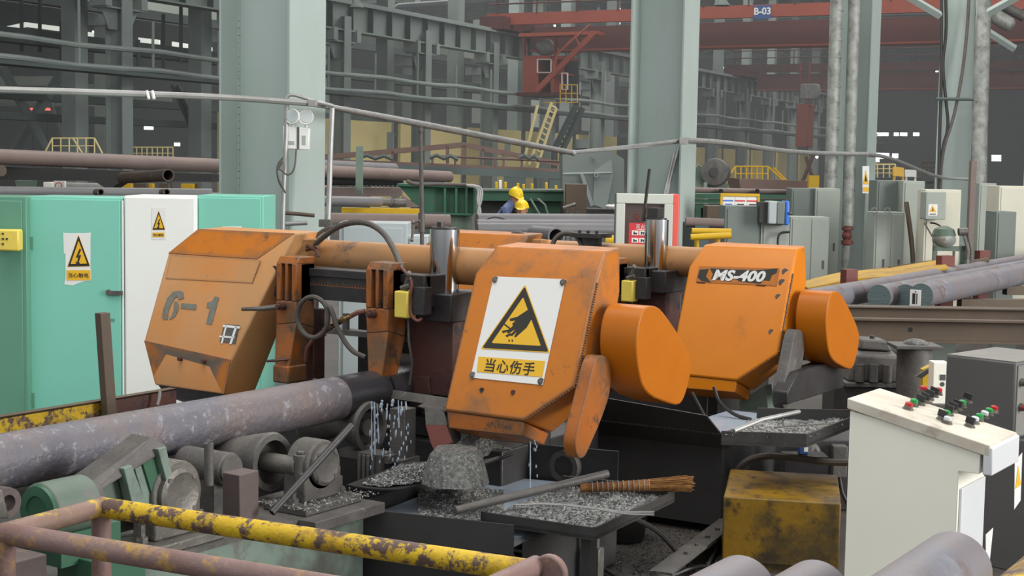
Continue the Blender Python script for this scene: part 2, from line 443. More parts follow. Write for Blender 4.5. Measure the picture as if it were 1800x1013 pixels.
# ================================================================== the hall
H = Fr((*PZ(508, 600, 0)[:2]*0, 0))            # replaced below: near column row
_h0 = P(508, 340, 12.0)
H = Fr((_h0[0], _h0[1], 0), 2.6)               # column row frame: x across, y along the bay
_b0 = P(597, 280, 60.)
B = Fr((_b0[0], _b0[1], 0), 6.3)               # far bay frame
K = Fr((0, 0, 0), 33.)                         # square to the view: x right, y away
def KP(x, y, d):                               # a frame square to the view, standing at a world point
    p = P(x, y, d)
    return Fr(p, 33.)

struct(MB().box((-75, -90, -.2), (60, 190, 0), B), 'floor', M['floor'])
struct(MB().box((-75, -52, 17.5), (60, 190, 17.8), B), 'ceiling', M['roof'])
struct(MB().box((-75, 190, 0), (60, 190.4, 17.5), B), 'wall_back', M['wall_dark'])
struct(MB().box((-75.4, 0, 0), (-75, 190, 17.5), B), 'wall_left', M['wall_dark'])
struct(MB().box((60, 0, 0), (60.4, 190, 17.5), B), 'wall_right', M['wall_dark'])

# skylight strips and purlins of the far roof
for i, (a0, b0, l) in enumerate([(-60, 70, 9), (-60, 84, 9), (-52, 98, 9), (-44, 112, 10), (-30, 112, 14), (-30, 122, 14), (-30, 132, 14), (-12, 126, 12), (-12, 138, 12), (4, 140, 14), (4, 152, 14)]):
    tag(mk(MB().box((a0, b0, 17.3), (a0+l, b0+2.2, 17.45), B), 'skylight', M['skylight']), kind='structure')
pur = MB()
for b in range(60, 188, 6): pur.box((-74, b, 16.7), (59, b+.25, 17.3), B)
struct(pur, 'ceiling_beams', M['steel_dark'])
for k in range(4):
    b = 100+24*k
    t = MB().box((-74, b, 15.6), (59, b+.3, 16), B)
    for a in range(-72, 58, 6):
        t.tube([B(a, b+.15, 15.8), B(a+3, b+.15, 16.9), B(a+6, b+.15, 15.8)], .12, 4)
    struct(t, 'trim_%d' % (k+1), M['steel_dark'])

# daylight strips of the neighbouring roof seen at upper left, and a glazed roof bay above the runway
for i, (x0, y0, x1, y1) in enumerate([(-20, 57, 45, 43), (45, 43, 108, 51), (127, 56, 168, 62), (208, 65, 227, 71), (243, 70, 280, 74), (302, 77, 372, 87)]):
    q = [P(x0, y0-4, 118), P(x1, y1-4, 118), P(x1, y1+4, 117), P(x0, y0+4, 117)]
    tag(mk(MB().prism(q, K.y*.3), 'skylight', M['skylight_day']), kind='structure')
q = [PZ(652, 34, 13.6), PZ(700, 8, 13.6), PZ(872, -4, 13.6), PZ(866, 27, 13.6)]
tag(mk(MB().prism(q, (0, 0, .1)), 'skylight', M['skylight_dim']), kind='structure')
bay = MB()
for k in range(9):
    a, b = q[0]+(q[1]-q[0])*k/8, q[3]+(q[2]-q[3])*k/8
    bay.prism([a, b, b+K.y*.35, a+K.y*.35], (0, 0, -.25))
for k in range(10):
    a, b = q[0]+(q[3]-q[0])*k/9, q[1]+(q[2]-q[1])*k/9
    bay.prism([a, b, b+K.x*.2, a+K.x*.2], (0, 0, -.15))
struct(bay, 'skylight_bars', M['steel_far'])

# ---------------- near columns
S1 = 9.0
colW, colw = .745, .47
def near_column(k, label, a=0., d_extra=0., top=17.5, wW=colW):
    b = k
    f = lambda x0, y0, x1, y1: MB().box((a+x0, b+y0, 0), (a+x1, b+y1, top), H)
    t = thing('steel_column', label, 'column', H(a-wW/2, b+colw/2, 0), 'near row of grey green columns')
    mk(f(-.022, 0, 0, colw), 'flange', M['steel_green'], t)
    mk(f(-wW, 0, -wW+.022, colw), 'flange', M['steel_green'], t)
    mk(f(-wW+.022, colw/2-.01, -.022, colw/2+.01), 'web', M['steel_green'], t)
    wl = MB()
    for q in range(60):
        z = q*.06+.5
        wl.box((a-wW+.02, b+colw/2-.026, z), (a-wW+.036, b+colw/2-.008, z+.055+random.random()*.004), H)
    mk(wl, 'weld_bead', M['steel_green'], t)['kind'] = 'stuff'
    mk(MB().box((a-wW-.1, b-.1, 0), (a+.1, b+colw+.1, .04), H), 'base_plate', M['steel_dark'], t)
    return t
def kcol(px):                                   # along-row position at which the right flange shows at pixel column px
    lo, hi = -5., 80.
    for _ in range(50):
        m = (lo+hi)/2
        v = H(0, m, 2.0)-_C
        x = 900+FPX*(v@_R)/(v@_F)
        lo, hi = (m, hi) if x < px else (lo, m)
    return lo
kc = [0., kcol(1196), kcol(1524), kcol(1705), kcol(1850)]
near_column(kc[0], 'nearest grey green column with twin lamp emergency light')
near_column(kc[1], 'grey green column behind the white framed fire cabinet')
near_column(kc[2], 'grey green column carrying two white lagged pipes')
near_column(kc[3], 'grey green column with looped cables in front of silver pipe')
near_column(kc[4], 'grey green column cut by right edge of photo')

# ---------------- far row: columns with crane runway
FS = 6.5
for k in range(-3, 14):
    t = thing('far_column', 'tall grey green stanchion in the far row under the crane runway', 'column', B(0, k*FS, 0), 'far row of runway stanchions')
    far = M['steel_far']
    mk(MB().box((-.36, k*FS-.25, 0), (-.32, k*FS+.25, 8), B).box((.32, k*FS-.25, 0), (.36, k*FS+.25, 8), B), 'flange', far, t)
    mk(MB().box((-.32, k*FS-.04, 0), (.32, k*FS+.04, 8), B), 'web', far, t)
    mk(MB().box((-.3, k*FS-.9, 6.95), (.3, k*FS+.9, 7.0), B).prism([B(-.02, k*FS-.85, 6.95), B(-.02, k*FS+.85, 6.95), B(-.02, k*FS+.5, 6.3), B(-.02, k*FS-.5, 6.3)], B.x*.06)
       .box((-.35, k*FS-1.0, 7.0), (.35, k*FS-.7, 7.5), B).box((-.35, k*FS+.7, 7.0), (.35, k*FS+1.0, 7.5), B), 'bracket', far, t)
    mk(MB().box((-2.2, k*FS-.3, 0), (-1.6, k*FS+.3, 17), B), 'roof_post', far, t)
t = thing('crane_runway', 'long grey runway girder with ribs above the far columns', 'crane rail', B(0, 0, 7.45))
mk(MB().box((-.02, -23, 7.45), (.02, 90, 8.55), B), 'web', M['steel_far'], t)
mk(MB().box((-.3, -23, 8.5), (.3, 90, 8.58), B).box((-.05, -23, 8.58), (.05, 90, 8.72), B), 'flange', M['steel_far'], t)
mk(MB().box((-.3, -23, 7.42), (.3, 90, 7.48), B), 'flange', M['steel_far'], t)
for q in range(75):
    mk(MB().box((.02, -22+q*1.5, 7.48), (.28, -21.97+q*1.5, 8.5), B), 'stiffener', M['steel_dark'], t)

# catwalk rails slung along the far row
t = thing('catwalk', 'pipe rail catwalk running along the far columns', 'catwalk', B(.9, 0, 5))
for z in (5.62, 5.0):
    mk(MB().tube([B(.9, b, z+.04*sin(b*.9)) for b in range(-28, 92, 2)], .09, 8), 'rail', M['steel_far'], t)
for q in range(34):
    mk(MB().tube([B(.9, -26+q*3.4, 5.0), B(.9, -26+q*3.4, 6.6 if q % 3 else 7.4)], .05, 6), 'hanger', M['steel_far'], t)
mk(MB().box((.3, -28, 4.8), (1.1, 92, 4.92), B), 'walkway', M['steel_dark'], t)

# second, further row with braces, and walkways behind it
for k in range(-2, 8):
    a, b = -24, k*11+2
    t = thing('far_column', 'pale stanchion deep in the neighbouring bay', 'column', B(a, b, 0), 'stanchions of the neighbouring bay')
    mk(MB().box((a-.5, b-.4, 0), (a+.5, b+.4, 17.5), B), 'shaft', M['steel_pale'], t)
    mk(MB().box((a-.9, b-.9, 9.4), (a+.9, b+.9, 10), B), 'bracket', M['steel_far'], t)
t = thing('crane_runway', 'second runway girder deep in the neighbouring bay', 'crane rail', B(-24, 0, 10))
mk(MB().box((-24.3, -30, 10), (-23.7, 90, 11.3), B), 'web', M['steel_pale'], t)
for i, (x0, y0, x1, y1, d) in enumerate([(-4, 104, 84, 268, 56), (116, 116, 14, 280, 57), (78, 150, 118, 268, 62), (354, 48, 326, 104, 62)]):
    tag(mk(MB().tube([P(x0, y0, d), P(x1, y1, d)], .2 if i < 2 else .1, 4), 'diagonal_brace', M['steel_far']),
        ['heavy diagonal brace running down right at far left', 'heavy diagonal brace crossing the other one at far left', 'thin diagonal brace behind the crossed pair', 'short diagonal brace high beside the nearest column'][i], 'brace')
for i, (a, z, th) in enumerate([(-5, 6.0, .5), (-9, 4.3, .3), (-5, 3.4, .25), (-12, 8.4, .4)]):
    s = single(MB().box((a, -30, z), (a+.6, 60, z+th), B), 'walkway_beam', M['steel_dark'],
        ['dark walkway beam behind the upper catwalk rail', 'dark tie beam low between the far columns', 'thin dark tie beam just above the big rusty pipe', 'high dark tie beam under the far roof'][i], 'beam')
for i, (x, y0, y1, d) in enumerate([(38, 0, 90, 52), (70, 0, 90, 52), (108, 38, 112, 52), (243, 70, 130, 52), (318, 0, 110, 54), (287, 25, 140, 54)]):
    single(MB().tube([P(x, y0, d), P(x, y1, d)], .07, 6), 'hanger_rod', M['steel_dark'], ['thin hanger rod at upper left, first from the left edge', 'thin hanger rod at upper left, second from the left edge', 'short thin hanger rod ending on the upper catwalk rail', 'thin hanger rod right of the far left stanchion', 'thin hanger rod nearest to the first column', 'pale thin pipe hanging between stanchion and first column'][i], 'rod')
# stair ladder leaning in the far left gap
t = thing('stair_ladder', 'steep steel stair seen between far columns left of nearest column', 'stairs', P(345, 265, 56))
for dx in (0, 9):
    mk(MB().tube([P(303+dx, 150, 56), P(352+dx, 262, 56)], .09, 5), 'stringer', M['steel_dark'], t)
mk(MB().tube([P(352, 262, 56), P(352, 262, 56)*V(1, 1, 0)], .09, 5).tube([P(361, 262, 56), P(361, 262, 56)*V(1, 1, 0)], .09, 5), 'stair_leg', M['steel_dark'], t)
for q in range(8):
    x, y = 306+q*6.4, 157+q*14.4
    mk(MB().tube([P(x, y, 56), P(x+9, y, 56)], .05, 5), 'step', M['steel_dark'], t)
for i, (x0, x1, y0, y1, d) in enumerate([(-30, 128, 134, 151, 100), (-30, 300, 172, 187, 104), (120, 175, 148, 178, 108)]):
    q = [P(x0, y0, d), P(x1, y0, d), P(x1, y1, d), P(x0, y1, d)]
    single(MB().prism(q, K.y*.5), 'pale_girder', M['steel_pale'], ['pale girder far behind the crossed braces, upper one', 'long pale girder far behind the braces, lower one', 'pale panel far behind the left stanchion'][i], 'girder')
# bright far windows and lamps
for i, (x, y, wd, hh) in enumerate([(25, 240, 11, 4), (46, 243, 16, 7), (90, 241, 12, 4), (222, 221, 8, 3), (261, 224, 8, 4), (311, 254, 5, 3), (350, 258, 18, 4), (352, 230, 12, 3), (168, 58, 6, 4)]):
    f = KP(x, y, 150)
    s = 150/FPX
    struct(MB().box((-wd*s, 0, -hh*s), (wd*s, .2, hh*s), f), 'window_%d' % (i+1), M['lamp_white'])
for i, (x, y, wd, hh) in enumerate([(1544, 236, 6, 3), (1556, 236, 6, 3), (1576, 236, 4, 3), (1589, 236, 6, 3), (1611, 236, 5, 3), (1550, 274, 13, 5), (1574, 274, 5, 4), (1540, 281, 6, 4), (1752, 274, 8, 1.5), (1752, 278, 8, 1.5), (1752, 282, 8, 1.5)]):
    f = KP(x, y, 150)
    s = 150/FPX
    struct(MB().box((-wd*s, 0, -hh*s), (wd*s, .2, hh*s), f), 'window_%d' % (i+20), M['lamp_white'])
for i, (x, y) in enumerate([(56, 192), (82, 192), (134, 195)]):
    f = KP(x, y, 110)
    t = thing('display_board', ['small red lit display on the far left walkway, leftmost of three', 'small red lit display on the far left walkway, middle of three', 'small red lit display on the far left walkway, rightmost of three'][i], 'display', f.o)
    mk(MB().box((-.38, 0, -.1), (.38, .15, .1), f), 'display_face', M['lamp_red'], t)
    mk(MB().box((-.03, .15, -f.o[2]), (.03, .2, .1), f), 'display_post', M['steel_dark'], t)
ORD = 'first second third fourth fifth sixth seventh eighth ninth tenth eleventh twelfth thirteenth fourteenth fifteenth sixteenth seventeenth eighteenth nineteenth twentieth twenty-first twenty-second twenty-third'.split()
LAMPS = [(887, 59, 2), (903, 42, 2), (925, 36, 3), (997, 27, 3), (1016, 25, 2), (1052, 20, 3), (1088, 16, 3), (1089, 41, 2), (975, 45, 2), (1000, 45, 2), (1253, 286, 2.6), (1436, 276, 2.6), (1647, 126, 2.4), (1271, 119, 1.8), (1394, 144, 2), (1416, 144, 2), (1425, 144, 2), (1360, 159, 1.6), (952, 237, 3), (962, 237, 3), (1086, 237, 3), (960, 236, 2), (1710, 234, 3)]
for i, (x, y, r) in enumerate(LAMPS):
    d = 120 if r > 2.5 else 135
    p = P(x, y, d)
    s = d/FPX
    xs_ = sorted(q[0]+q[1]*.01 for q in LAMPS)
    t = thing('high_bay_lamp', 'tiny lit high bay lamp far down the hall, %s from the left of twenty three' % ORD[xs_.index(x+y*.01)], 'lamp', p, 'tiny high bay lamps far down the hall')
    mk(MB().ball(p, r*s, 8, 6), 'bulb', M['lamp_warm'], t)
    mk(MB().cyl(p+V(0, 0, r*s*.6), p+V(0, 0, r*s*2.4), r*s*1.3, 8, r*s*.5), 'shade', M['steel_dark'], t)
    mk(MB().cyl(p+V(0, 0, r*s*2.4), V(p[0], p[1], 17.5), .02, 5), 'hanging_rod', M['steel_dark'], t)
for i, (x, y) in enumerate([(626, 10), (1269, 6)]):
    p = P(x, y, 45 if i == 0 else 40)
    t = thing('high_bay_lamp', ['unlit bell shaped high bay lamp above the runway girder', 'unlit bell shaped high bay lamp above the blue sign'][i], 'lamp', p)
    mk(MB().lathe([(.13, .22), (.12, .1), (.2, -.02), (.24, -.06)], p, (0, 0, 1), 12), 'shade', M['steel_far'], t)
    mk(MB().cyl(p+V(0, 0, .2), V(p[0], p[1], 17.5), .03, 6), 'stem', M['steel_dark'], t)

# ---------------- far yellow panels behind the far row
for k in range(-1, 12):
    if k in (5, 6): continue
    b0, b1 = k*FS+.5, k*FS+6.2
    top = 3.95 if k < 5 else 3.6
    o = single(MB().box((-1.5, b0, 0), (-1.35, b1, top), B), 'yellow_partition', M['yellow_wall'], 'stained pale yellow partition panel between far columns', 'partition', 'pale yellow partitions behind the far columns')
for i, (x, y) in enumerate([(686, 247), (892, 262)]):
    f = KP(x, y, 63+i*9)
    single(MB().box((-.14, -.1, -.4), (.14, .2, .35), f), 'wall_switchbox', M['steel_far'], ['small grey box on the first yellow partition', 'small grey box on the yellow partition behind the gantry'][i], 'box')

# ---------------- brown gantry frame with gabled top
g = KP(600, 290, 40)
def gp(x, y, dd=0.): return P(x, y, 40+dd)
t = thing('gable_frame', 'long brown machine gantry with a shallow gabled top beam', 'gantry', gp(790, 330))
def bar2(pts, h, dep=.5):
    mb = MB()
    for (x0, y0), (x1, y1) in zip(pts, pts[1:]):
        q = [gp(x0, y0), gp(x1, y1), gp(x1, y1+h), gp(x0, y0+h)]
        mb.prism(q, K.y*dep)
    return mb
mk(bar2([(560, 272), (640, 266), (815, 250)], 9), 'top_beam', M['truss_brown'], t)
mk(bar2([(815, 250), (985, 284)], 9), 'top_beam', M['truss_brown'], t)
mk(bar2([(560, 279), (640, 282), (985, 297)], 5, 1.2), 'walkway', M['truss_brown'], t)
mk(bar2([(650, 287), (985, 302)], 13, .7), 'lower_beam', M['steel_dark'], t)
for x, y0, y1, wd in ((690, 266, 285, 4), (786, 256, 288, 5), (815, 256, 290, 8), (849, 262, 292, 4), (885, 270, 294, 4), (918, 276, 296, 4)):
    mk(MB().prism([gp(x-wd/2, y0), gp(x+wd/2, y0), gp(x+wd/2, y1), gp(x-wd/2, y1)], K.y*.3), 'post', M['truss_brown'], t)
mk(MB().tube([gp(760, 274), gp(985, 284)], .03, 5).tube([gp(760, 274), gp(760, 288)], .03, 5).tube([gp(800, 276), gp(800, 290)], .03, 5).tube([gp(870, 279), gp(870, 293)], .03, 5), 'handrail', M['truss_brown'], t)
for x in (760, 905, 985):
    mk(MB().box((-.3, 0, -2.2), (.3, .5, 0), Fr(gp(x, 306), 33.)), 'leg', M['steel_dark'], t)
for i, (x, wd) in enumerate([(660, 30), (780, 25), (930, 18)]):
    single(MB().tube([gp(x-wd, 278, -.4), gp(x-wd/2, 273, -.4), gp(x, 279, -.4), gp(x+wd/2, 274, -.4), gp(x+wd, 280+i, -.4)], .06, 6), 'cable_bundle', M['steel_dark'], ['tangle of cables on the left of brown gantry walkway', 'loose cable on the middle of brown gantry walkway', 'loose cable at right end of brown gantry walkway'][i], 'cable')

# ---------------- overhead crane
b_cr = 15.6
def crane(bp, name, label, sc, z0, sign):
    t = thing('overhead_crane', label, 'crane', B(0, bp, z0))
    R_, D_ = M['crane_red'], M['crane_red_dark']
    mk(MB().box((-.6, bp-1.9, z0), (34, bp-1.6, z0+.55), B), 'walkway_beam', R_ if sign else D_, t)
    mk(MB().box((1.2, bp-.6, z0-1.15), (34, bp+.4, z0-.05), B).box((-.6, bp-.6, z0-.2), (1.4, bp+.4, z0+.5), B), 'girder', D_, t)
    mk(MB().box((1.2, bp-.75, z0-1.2), (34, bp+.55, z0-1.13), B), 'girder_flange', R_, t)
    mk(MB().box((-.6, bp-2.6, z0-.25), (.7, bp+2.6, z0+.35), B), 'end_carriage', D_, t)
    rl = MB()
    for z in (1.0, 1.5): rl.tube([B(-.5, bp-1.9, z0+z), B(34, bp-1.9, z0+z)], .04, 5)
    for q in range(17): rl.tube([B(q*2.1, bp-1.9, z0+.5), B(q*2.1, bp-1.9, z0+1.5)], .04, 5)
    mk(rl, 'handrail', D_, t)
    return t
cr = crane(b_cr, 'crane', 'red overhead crane with driver cab and blue sign', 1, 8.9, True)
# cab hanging under the left end
CB = Fr(B(1.6, b_cr-1.9, 0), 6.3)
def cabp(x, y): return PY(x, y, 0)
fb = Fr(P(923, 165, 70), 6.3)
def cab_pt(x, y, dy=0.):
    n = B.y
    r = ray(x, y)
    p0 = B(0, b_cr-1.9, 0)
    return _C + r*(((p0-_C)@n)/(r@n)) + dy*n
def cq(x0, y0, x1, y1, dep, off=0.): return MB().prism([cab_pt(x0, y0, off), cab_pt(x1, y0, off), cab_pt(x1, y1, off), cab_pt(x0, y1, off)], B.y*dep)
mk(cq(922, 98, 946, 163, 1.9).prism([cab_pt(946, 98), cab_pt(990, 98), cab_pt(990, 104), cab_pt(946, 104)], B.y*1.9).prism([cab_pt(946, 128), cab_pt(990, 128), cab_pt(990, 131), cab_pt(946, 131)], B.y*1.9).prism([cab_pt(968, 98), cab_pt(974, 98), cab_pt(974, 163), cab_pt(968, 163)], B.y*1.9), 'cab_body', M['crane_red'], cr)
mk(cq(946, 104, 998, 160, .1, 1.2), 'cab_glass', M['glass'], cr)
for x0, x1, y0, y1 in ((945, 970, 104, 128), (988, 999, 128, 158)):
    mb = MB()
    for q in ((x0, y0, x1, y0+1.2), (x0, y1-1.2, x1, y1), (x0, y0, x0+1.2, y1), (x1-1.2, y0, x1, y1)):
        mb.prism([cab_pt(q[0], q[1], -.08), cab_pt(q[2], q[1], -.08), cab_pt(q[2], q[3], -.08), cab_pt(q[0], q[3], -.08)], B.y*.08)
    mk(mb, 'window_frame', M['white'], cr)
mk(cq(912, 163, 990, 169, 2.3, -.3), 'cab_floor', M['crane_red_dark'], cr)
mk(cq(919, 66, 922, 163, .2).prism([cab_pt(973, 66), cab_pt(977, 66), cab_pt(977, 100), cab_pt(973, 100)], B.y*.2), 'cab_hanger', M['crane_red'], cr)
mk(MB().prism([cab_pt(946, 160, -.6), cab_pt(1050, 56, -.6), cab_pt(1058, 60, -.6), cab_pt(956, 162, -.6)], B.y*.2), 'stair_stringer', M['crane_red'], cr)
mk(MB().tube([cab_pt(985, 128, -.7), cab_pt(990, 98, -.7), cab_pt(1022, 66, -.7), cab_pt(1028, 80, -.7)], .05, 5).tube([cab_pt(990, 98, -.7), cab_pt(1048, 46, -.7)], .05, 5), 'stair_rail', M['crane_red'], cr)
mk(MB().prism([cab_pt(920, 60, -.5), cab_pt(1056, 56, -.5), cab_pt(1056, 62, -.5), cab_pt(920, 66, -.5)], B.y*1.), 'platform', M['crane_red'], cr)
mb = MB()
for x in (990, 1000, 1010, 1020): mb.prism([cab_pt(x, 150, -.4), cab_pt(x+1.2, 150, -.4), cab_pt(x+1.2, 181, -.4), cab_pt(x, 181, -.4)], B.y*.05)
for y in (149, 164, 180): mb.prism([cab_pt(960 if y > 170 else 990, y, -.4), cab_pt(1021, y, -.4), cab_pt(1021, y+1.5, -.4), cab_pt(960 if y > 170 else 990, y+1.5, -.4)], B.y*.05)
mk(mb, 'basket_rail', M['yellow'], cr)
o = cq(934, 73, 968, 92, .8, .1)
bl = MB()
for q in range(14):
    x, y = 938+random.random()*26, 76+random.random()*12
    bl.ball(cab_pt(x, y, .4+random.random()*.3), .22, 7, 5)
pts = [A(v) for v in bl.v]
single(MB().hull(pts), 'tarpaulin_bundle', M['tarp'], 'crumpled grey tarpaulin bundle above the red crane cab', 'tarpaulin')
# B-03 sign
s0 = cab_pt(1344, 22, -.3)
t = thing('number_sign', 'blue number sign hung on the red crane walkway', 'sign', s0)
fs = Fr(s0, 6.3)
mk(MB().box((-.38, -.02, -.3), (.38, .02, .28), fs), 'sign_plate', M['blue_sign'], t)
mk(text_mb('B-03', fs(0, -.03, .03), B.x, (0, 0, 1), .42, .004, bold=.012), 'lettering', M['white_print'], t)
# second crane further down the bay
cr2 = crane(52., 'crane', 'dull dark red overhead crane far down the bay', 1, 8.9, False)
f2 = Fr(P(1414, 215, 96), 6.3)
mk(MB().box((-.55, 0, -1.6), (.25, 1.4, 1.2), f2).box((-.5, .2, 1.2), (-.4, .3, 9.2-f2.o[2]), f2).box((.1, .2, 1.2), (.2, .3, 9.2-f2.o[2]), f2), 'crane_cab', M['crane_red'], cr2, bev=.05)
single(MB().hull([f2(a, b, c) for a in (-.4, .7) for b in (.1, .9) for c in (1.5, 2.5)]+[f2(.9, .5, 2)]), 'tarpaulin_bundle', M['tarp'], 'small pale tarpaulin bundle above the distant crane cab', 'tarpaulin', bev=.1)
# access ladder under the crane cab
t = thing('access_ladder', 'yellowed double access ladder below the red crane cab', 'ladder', P(940, 290, 66))
for x0, y0, x1, y1 in ((945, 185, 917, 300), (970, 180, 930, 290), (978, 190, 942, 300)):
    mk(MB().tube([P(x0, y0, 66), P(x1, y1, 66)], .07, 5), 'stringer', M['yellow_wall'], t)
for q in range(11):
    k = q/11
    mk(MB().tube([P(970-40*k, 186+104*k, 66), P(978-36*k, 190+108*k, 66)], .04, 5), 'rung', M['yellow_wall'], t)
mk(MB().tube([P(917, 300, 66), P(917, 300, 66)*V(1, 1, 0)], .1, 5).tube([P(942, 300, 66), P(942, 300, 66)*V(1, 1, 0)], .1, 5), 'ladder_leg', M['steel_dark'], t)
t = thing('access_ladder', 'dark green steel stair rising right of the yellowed ladder', 'stairs', P(975, 262, 62))
for dx in (0, 14):
    mk(MB().tube([P(975+dx, 262, 62), P(1010+dx, 190, 62)], .14, 5), 'stringer', M['steel_dark'], t)
for q in range(8):
    k = q/8
    mk(MB().tube([P(975+35*k, 262-72*k, 62), P(989+35*k, 262-72*k, 62)], .06, 5), 'step', M['steel_dark'], t)
mk(MB().tube([P(975, 262, 62), P(975, 262, 62)*V(1, 1, 0)], .14, 5).tube([P(989, 262, 62), P(989, 262, 62)*V(1, 1, 0)], .14, 5), 'stair_leg', M['steel_dark'], t)
t = thing('drum', 'grey drum on a stand above the grey hopper', 'drum', P(1022, 262, 52)*V(1, 1, 0))
mk(MB().cyl(P(1022, 262, 52), P(1022, 246, 52), .25, 14), 'drum_body', M['steel_far'], t)
mk(MB().cyl(P(1022, 262, 52)*V(1, 1, 0), P(1022, 262, 52), .2, 10), 'drum_stand', M['steel_dark'], t)
# ================================================================== band saws
def on(fr, x, y, off=0.):
    """the point of the plane (fr.x, fr.z) seen at pixel x, y; off moves it towards the viewer side (-fr.y)"""
    r = ray(x, y)
    o = fr.o - off*fr.y
    return _C + r*(((o-_C)@fr.y)/(r@fr.y))
def chaikin(pts, it=2):
    pts = [A(p, float) for p in pts]
    for _ in range(it):
        q = []
        for a, b in zip(pts, pts[1:]+pts[:1]): q += [a*.75+b*.25, a*.25+b*.75]
        pts = q
    return pts
def bolt(mb, c, n, r=.012, h=.01):
    c, n = A(c, float), A(n, float)
    return mb.cyl(c, c+n*h, r, 6)
def plate(fr, px, off, th, T=0.):
    """thin plate with the outline seen at px on the plane of fr, its face off in front"""
    return MB().prism([on(fr, x, y, off)+T for x, y in px], fr.y*th)
TILT = radians(21)
AY = V(0, cos(TILT), -sin(TILT))     # into the cover
AZ = V(0, sin(TILT), cos(TILT))      # up its face
def warning_triangle(root, name, fr, apex, bl, br, T, picture, o=.002):
    """yellow triangle with black border, on the plane of fr (pixel corners)"""
    c = (A(apex)+A(bl)+A(br))/3
    def _cc(ps):
        out = []
        for i, p in enumerate(ps):
            a, b = ps[i-1], ps[(i+1) % 3]
            for u in (.07, .02): out.append(p+(a-p)*u)
            for u in (.02, .07): out.append(p+(b-p)*u)
        return out
    def ring(k): return _cc([c+(A(p)-c)*k for p in (apex, bl, br)])
    mk(plate(fr, ring(1.04), o, .001, T), 'triangle_edge', M['sign_yellow'], root)
    mk(plate(fr, ring(.99), o+.001, .001, T), 'triangle_border', M['ink'], root)
    mk(plate(fr, ring(.74), o+.002, .001, T), 'triangle_field', M['sign_yellow'], root)
    mb = MB()
    for poly in picture: mb.add(*_tri(fr, poly, o+.003, T))
    return mk(mb, 'pictogram', M['ink'], root)
def _tri(fr, poly, off, T):
    p = [on(fr, x, y, off)+T for x, y in poly]
    m = MB().prism(p, fr.y*.001)
    return m.v, m.f
HAND = [[(929.8, 543.5), (934.9, 560), (925.5, 576), (906.4, 593), (903.5, 592), (909, 582.5), (900, 591), (896.7, 589.7), (906.4, 578), (893.7, 586.8), (891, 584.6), (902, 572), (900, 569.8), (906.4, 563.4), (896.7, 564.7), (895.8, 560.4), (909.4, 557)],
        [(884.5, 570), (887, 569), (899, 578), (897, 580)], [(882, 582), (895, 579), (896, 581.5), (884, 586)], [(888, 590), (898, 585.5), (900, 588), (891, 593)],
        [(893.5, 597), (896, 597), (896, 601), (894, 601)], [(899, 597), (901.5, 597), (901.5, 601), (899.5, 601)]]
def flash(x, y, s):
    q = [(2, -20), (-7, 2), (-1, 1), (-4, 12), (-8, 11), (-3, 22), (4, 13), (0, 13), (6, -5), (0, -4), (6, -18)]
    return [[(x+a*s, y+b*s) for a, b in q]]
def small_caps_row(fr, x0, x1, y0, y1, n, off, T=0.):
    mb = MB()
    st = (x1-x0)/n
    for i in range(n):
        a = x0+i*st
        for k in range(3):
            yy = y0+(y1-y0)*k/2.6
            m = MB().prism([on(fr, a+st*.15, yy, off)+T, on(fr, a+st*.8, yy, off)+T, on(fr, a+st*.8, yy+(y1-y0)*.2, off)+T, on(fr, a+st*.15, yy+(y1-y0)*.2, off)+T], fr.y*.001)
            mb.add(m.v, m.f)
        m = MB().prism([on(fr, a+st*.4, y0, off)+T, on(fr, a+st*.55, y0, off)+T, on(fr, a+st*.55, y1, off)+T, on(fr, a+st*.4, y1, off)+T], fr.y*.001)
        mb.add(m.v, m.f)
    return mb

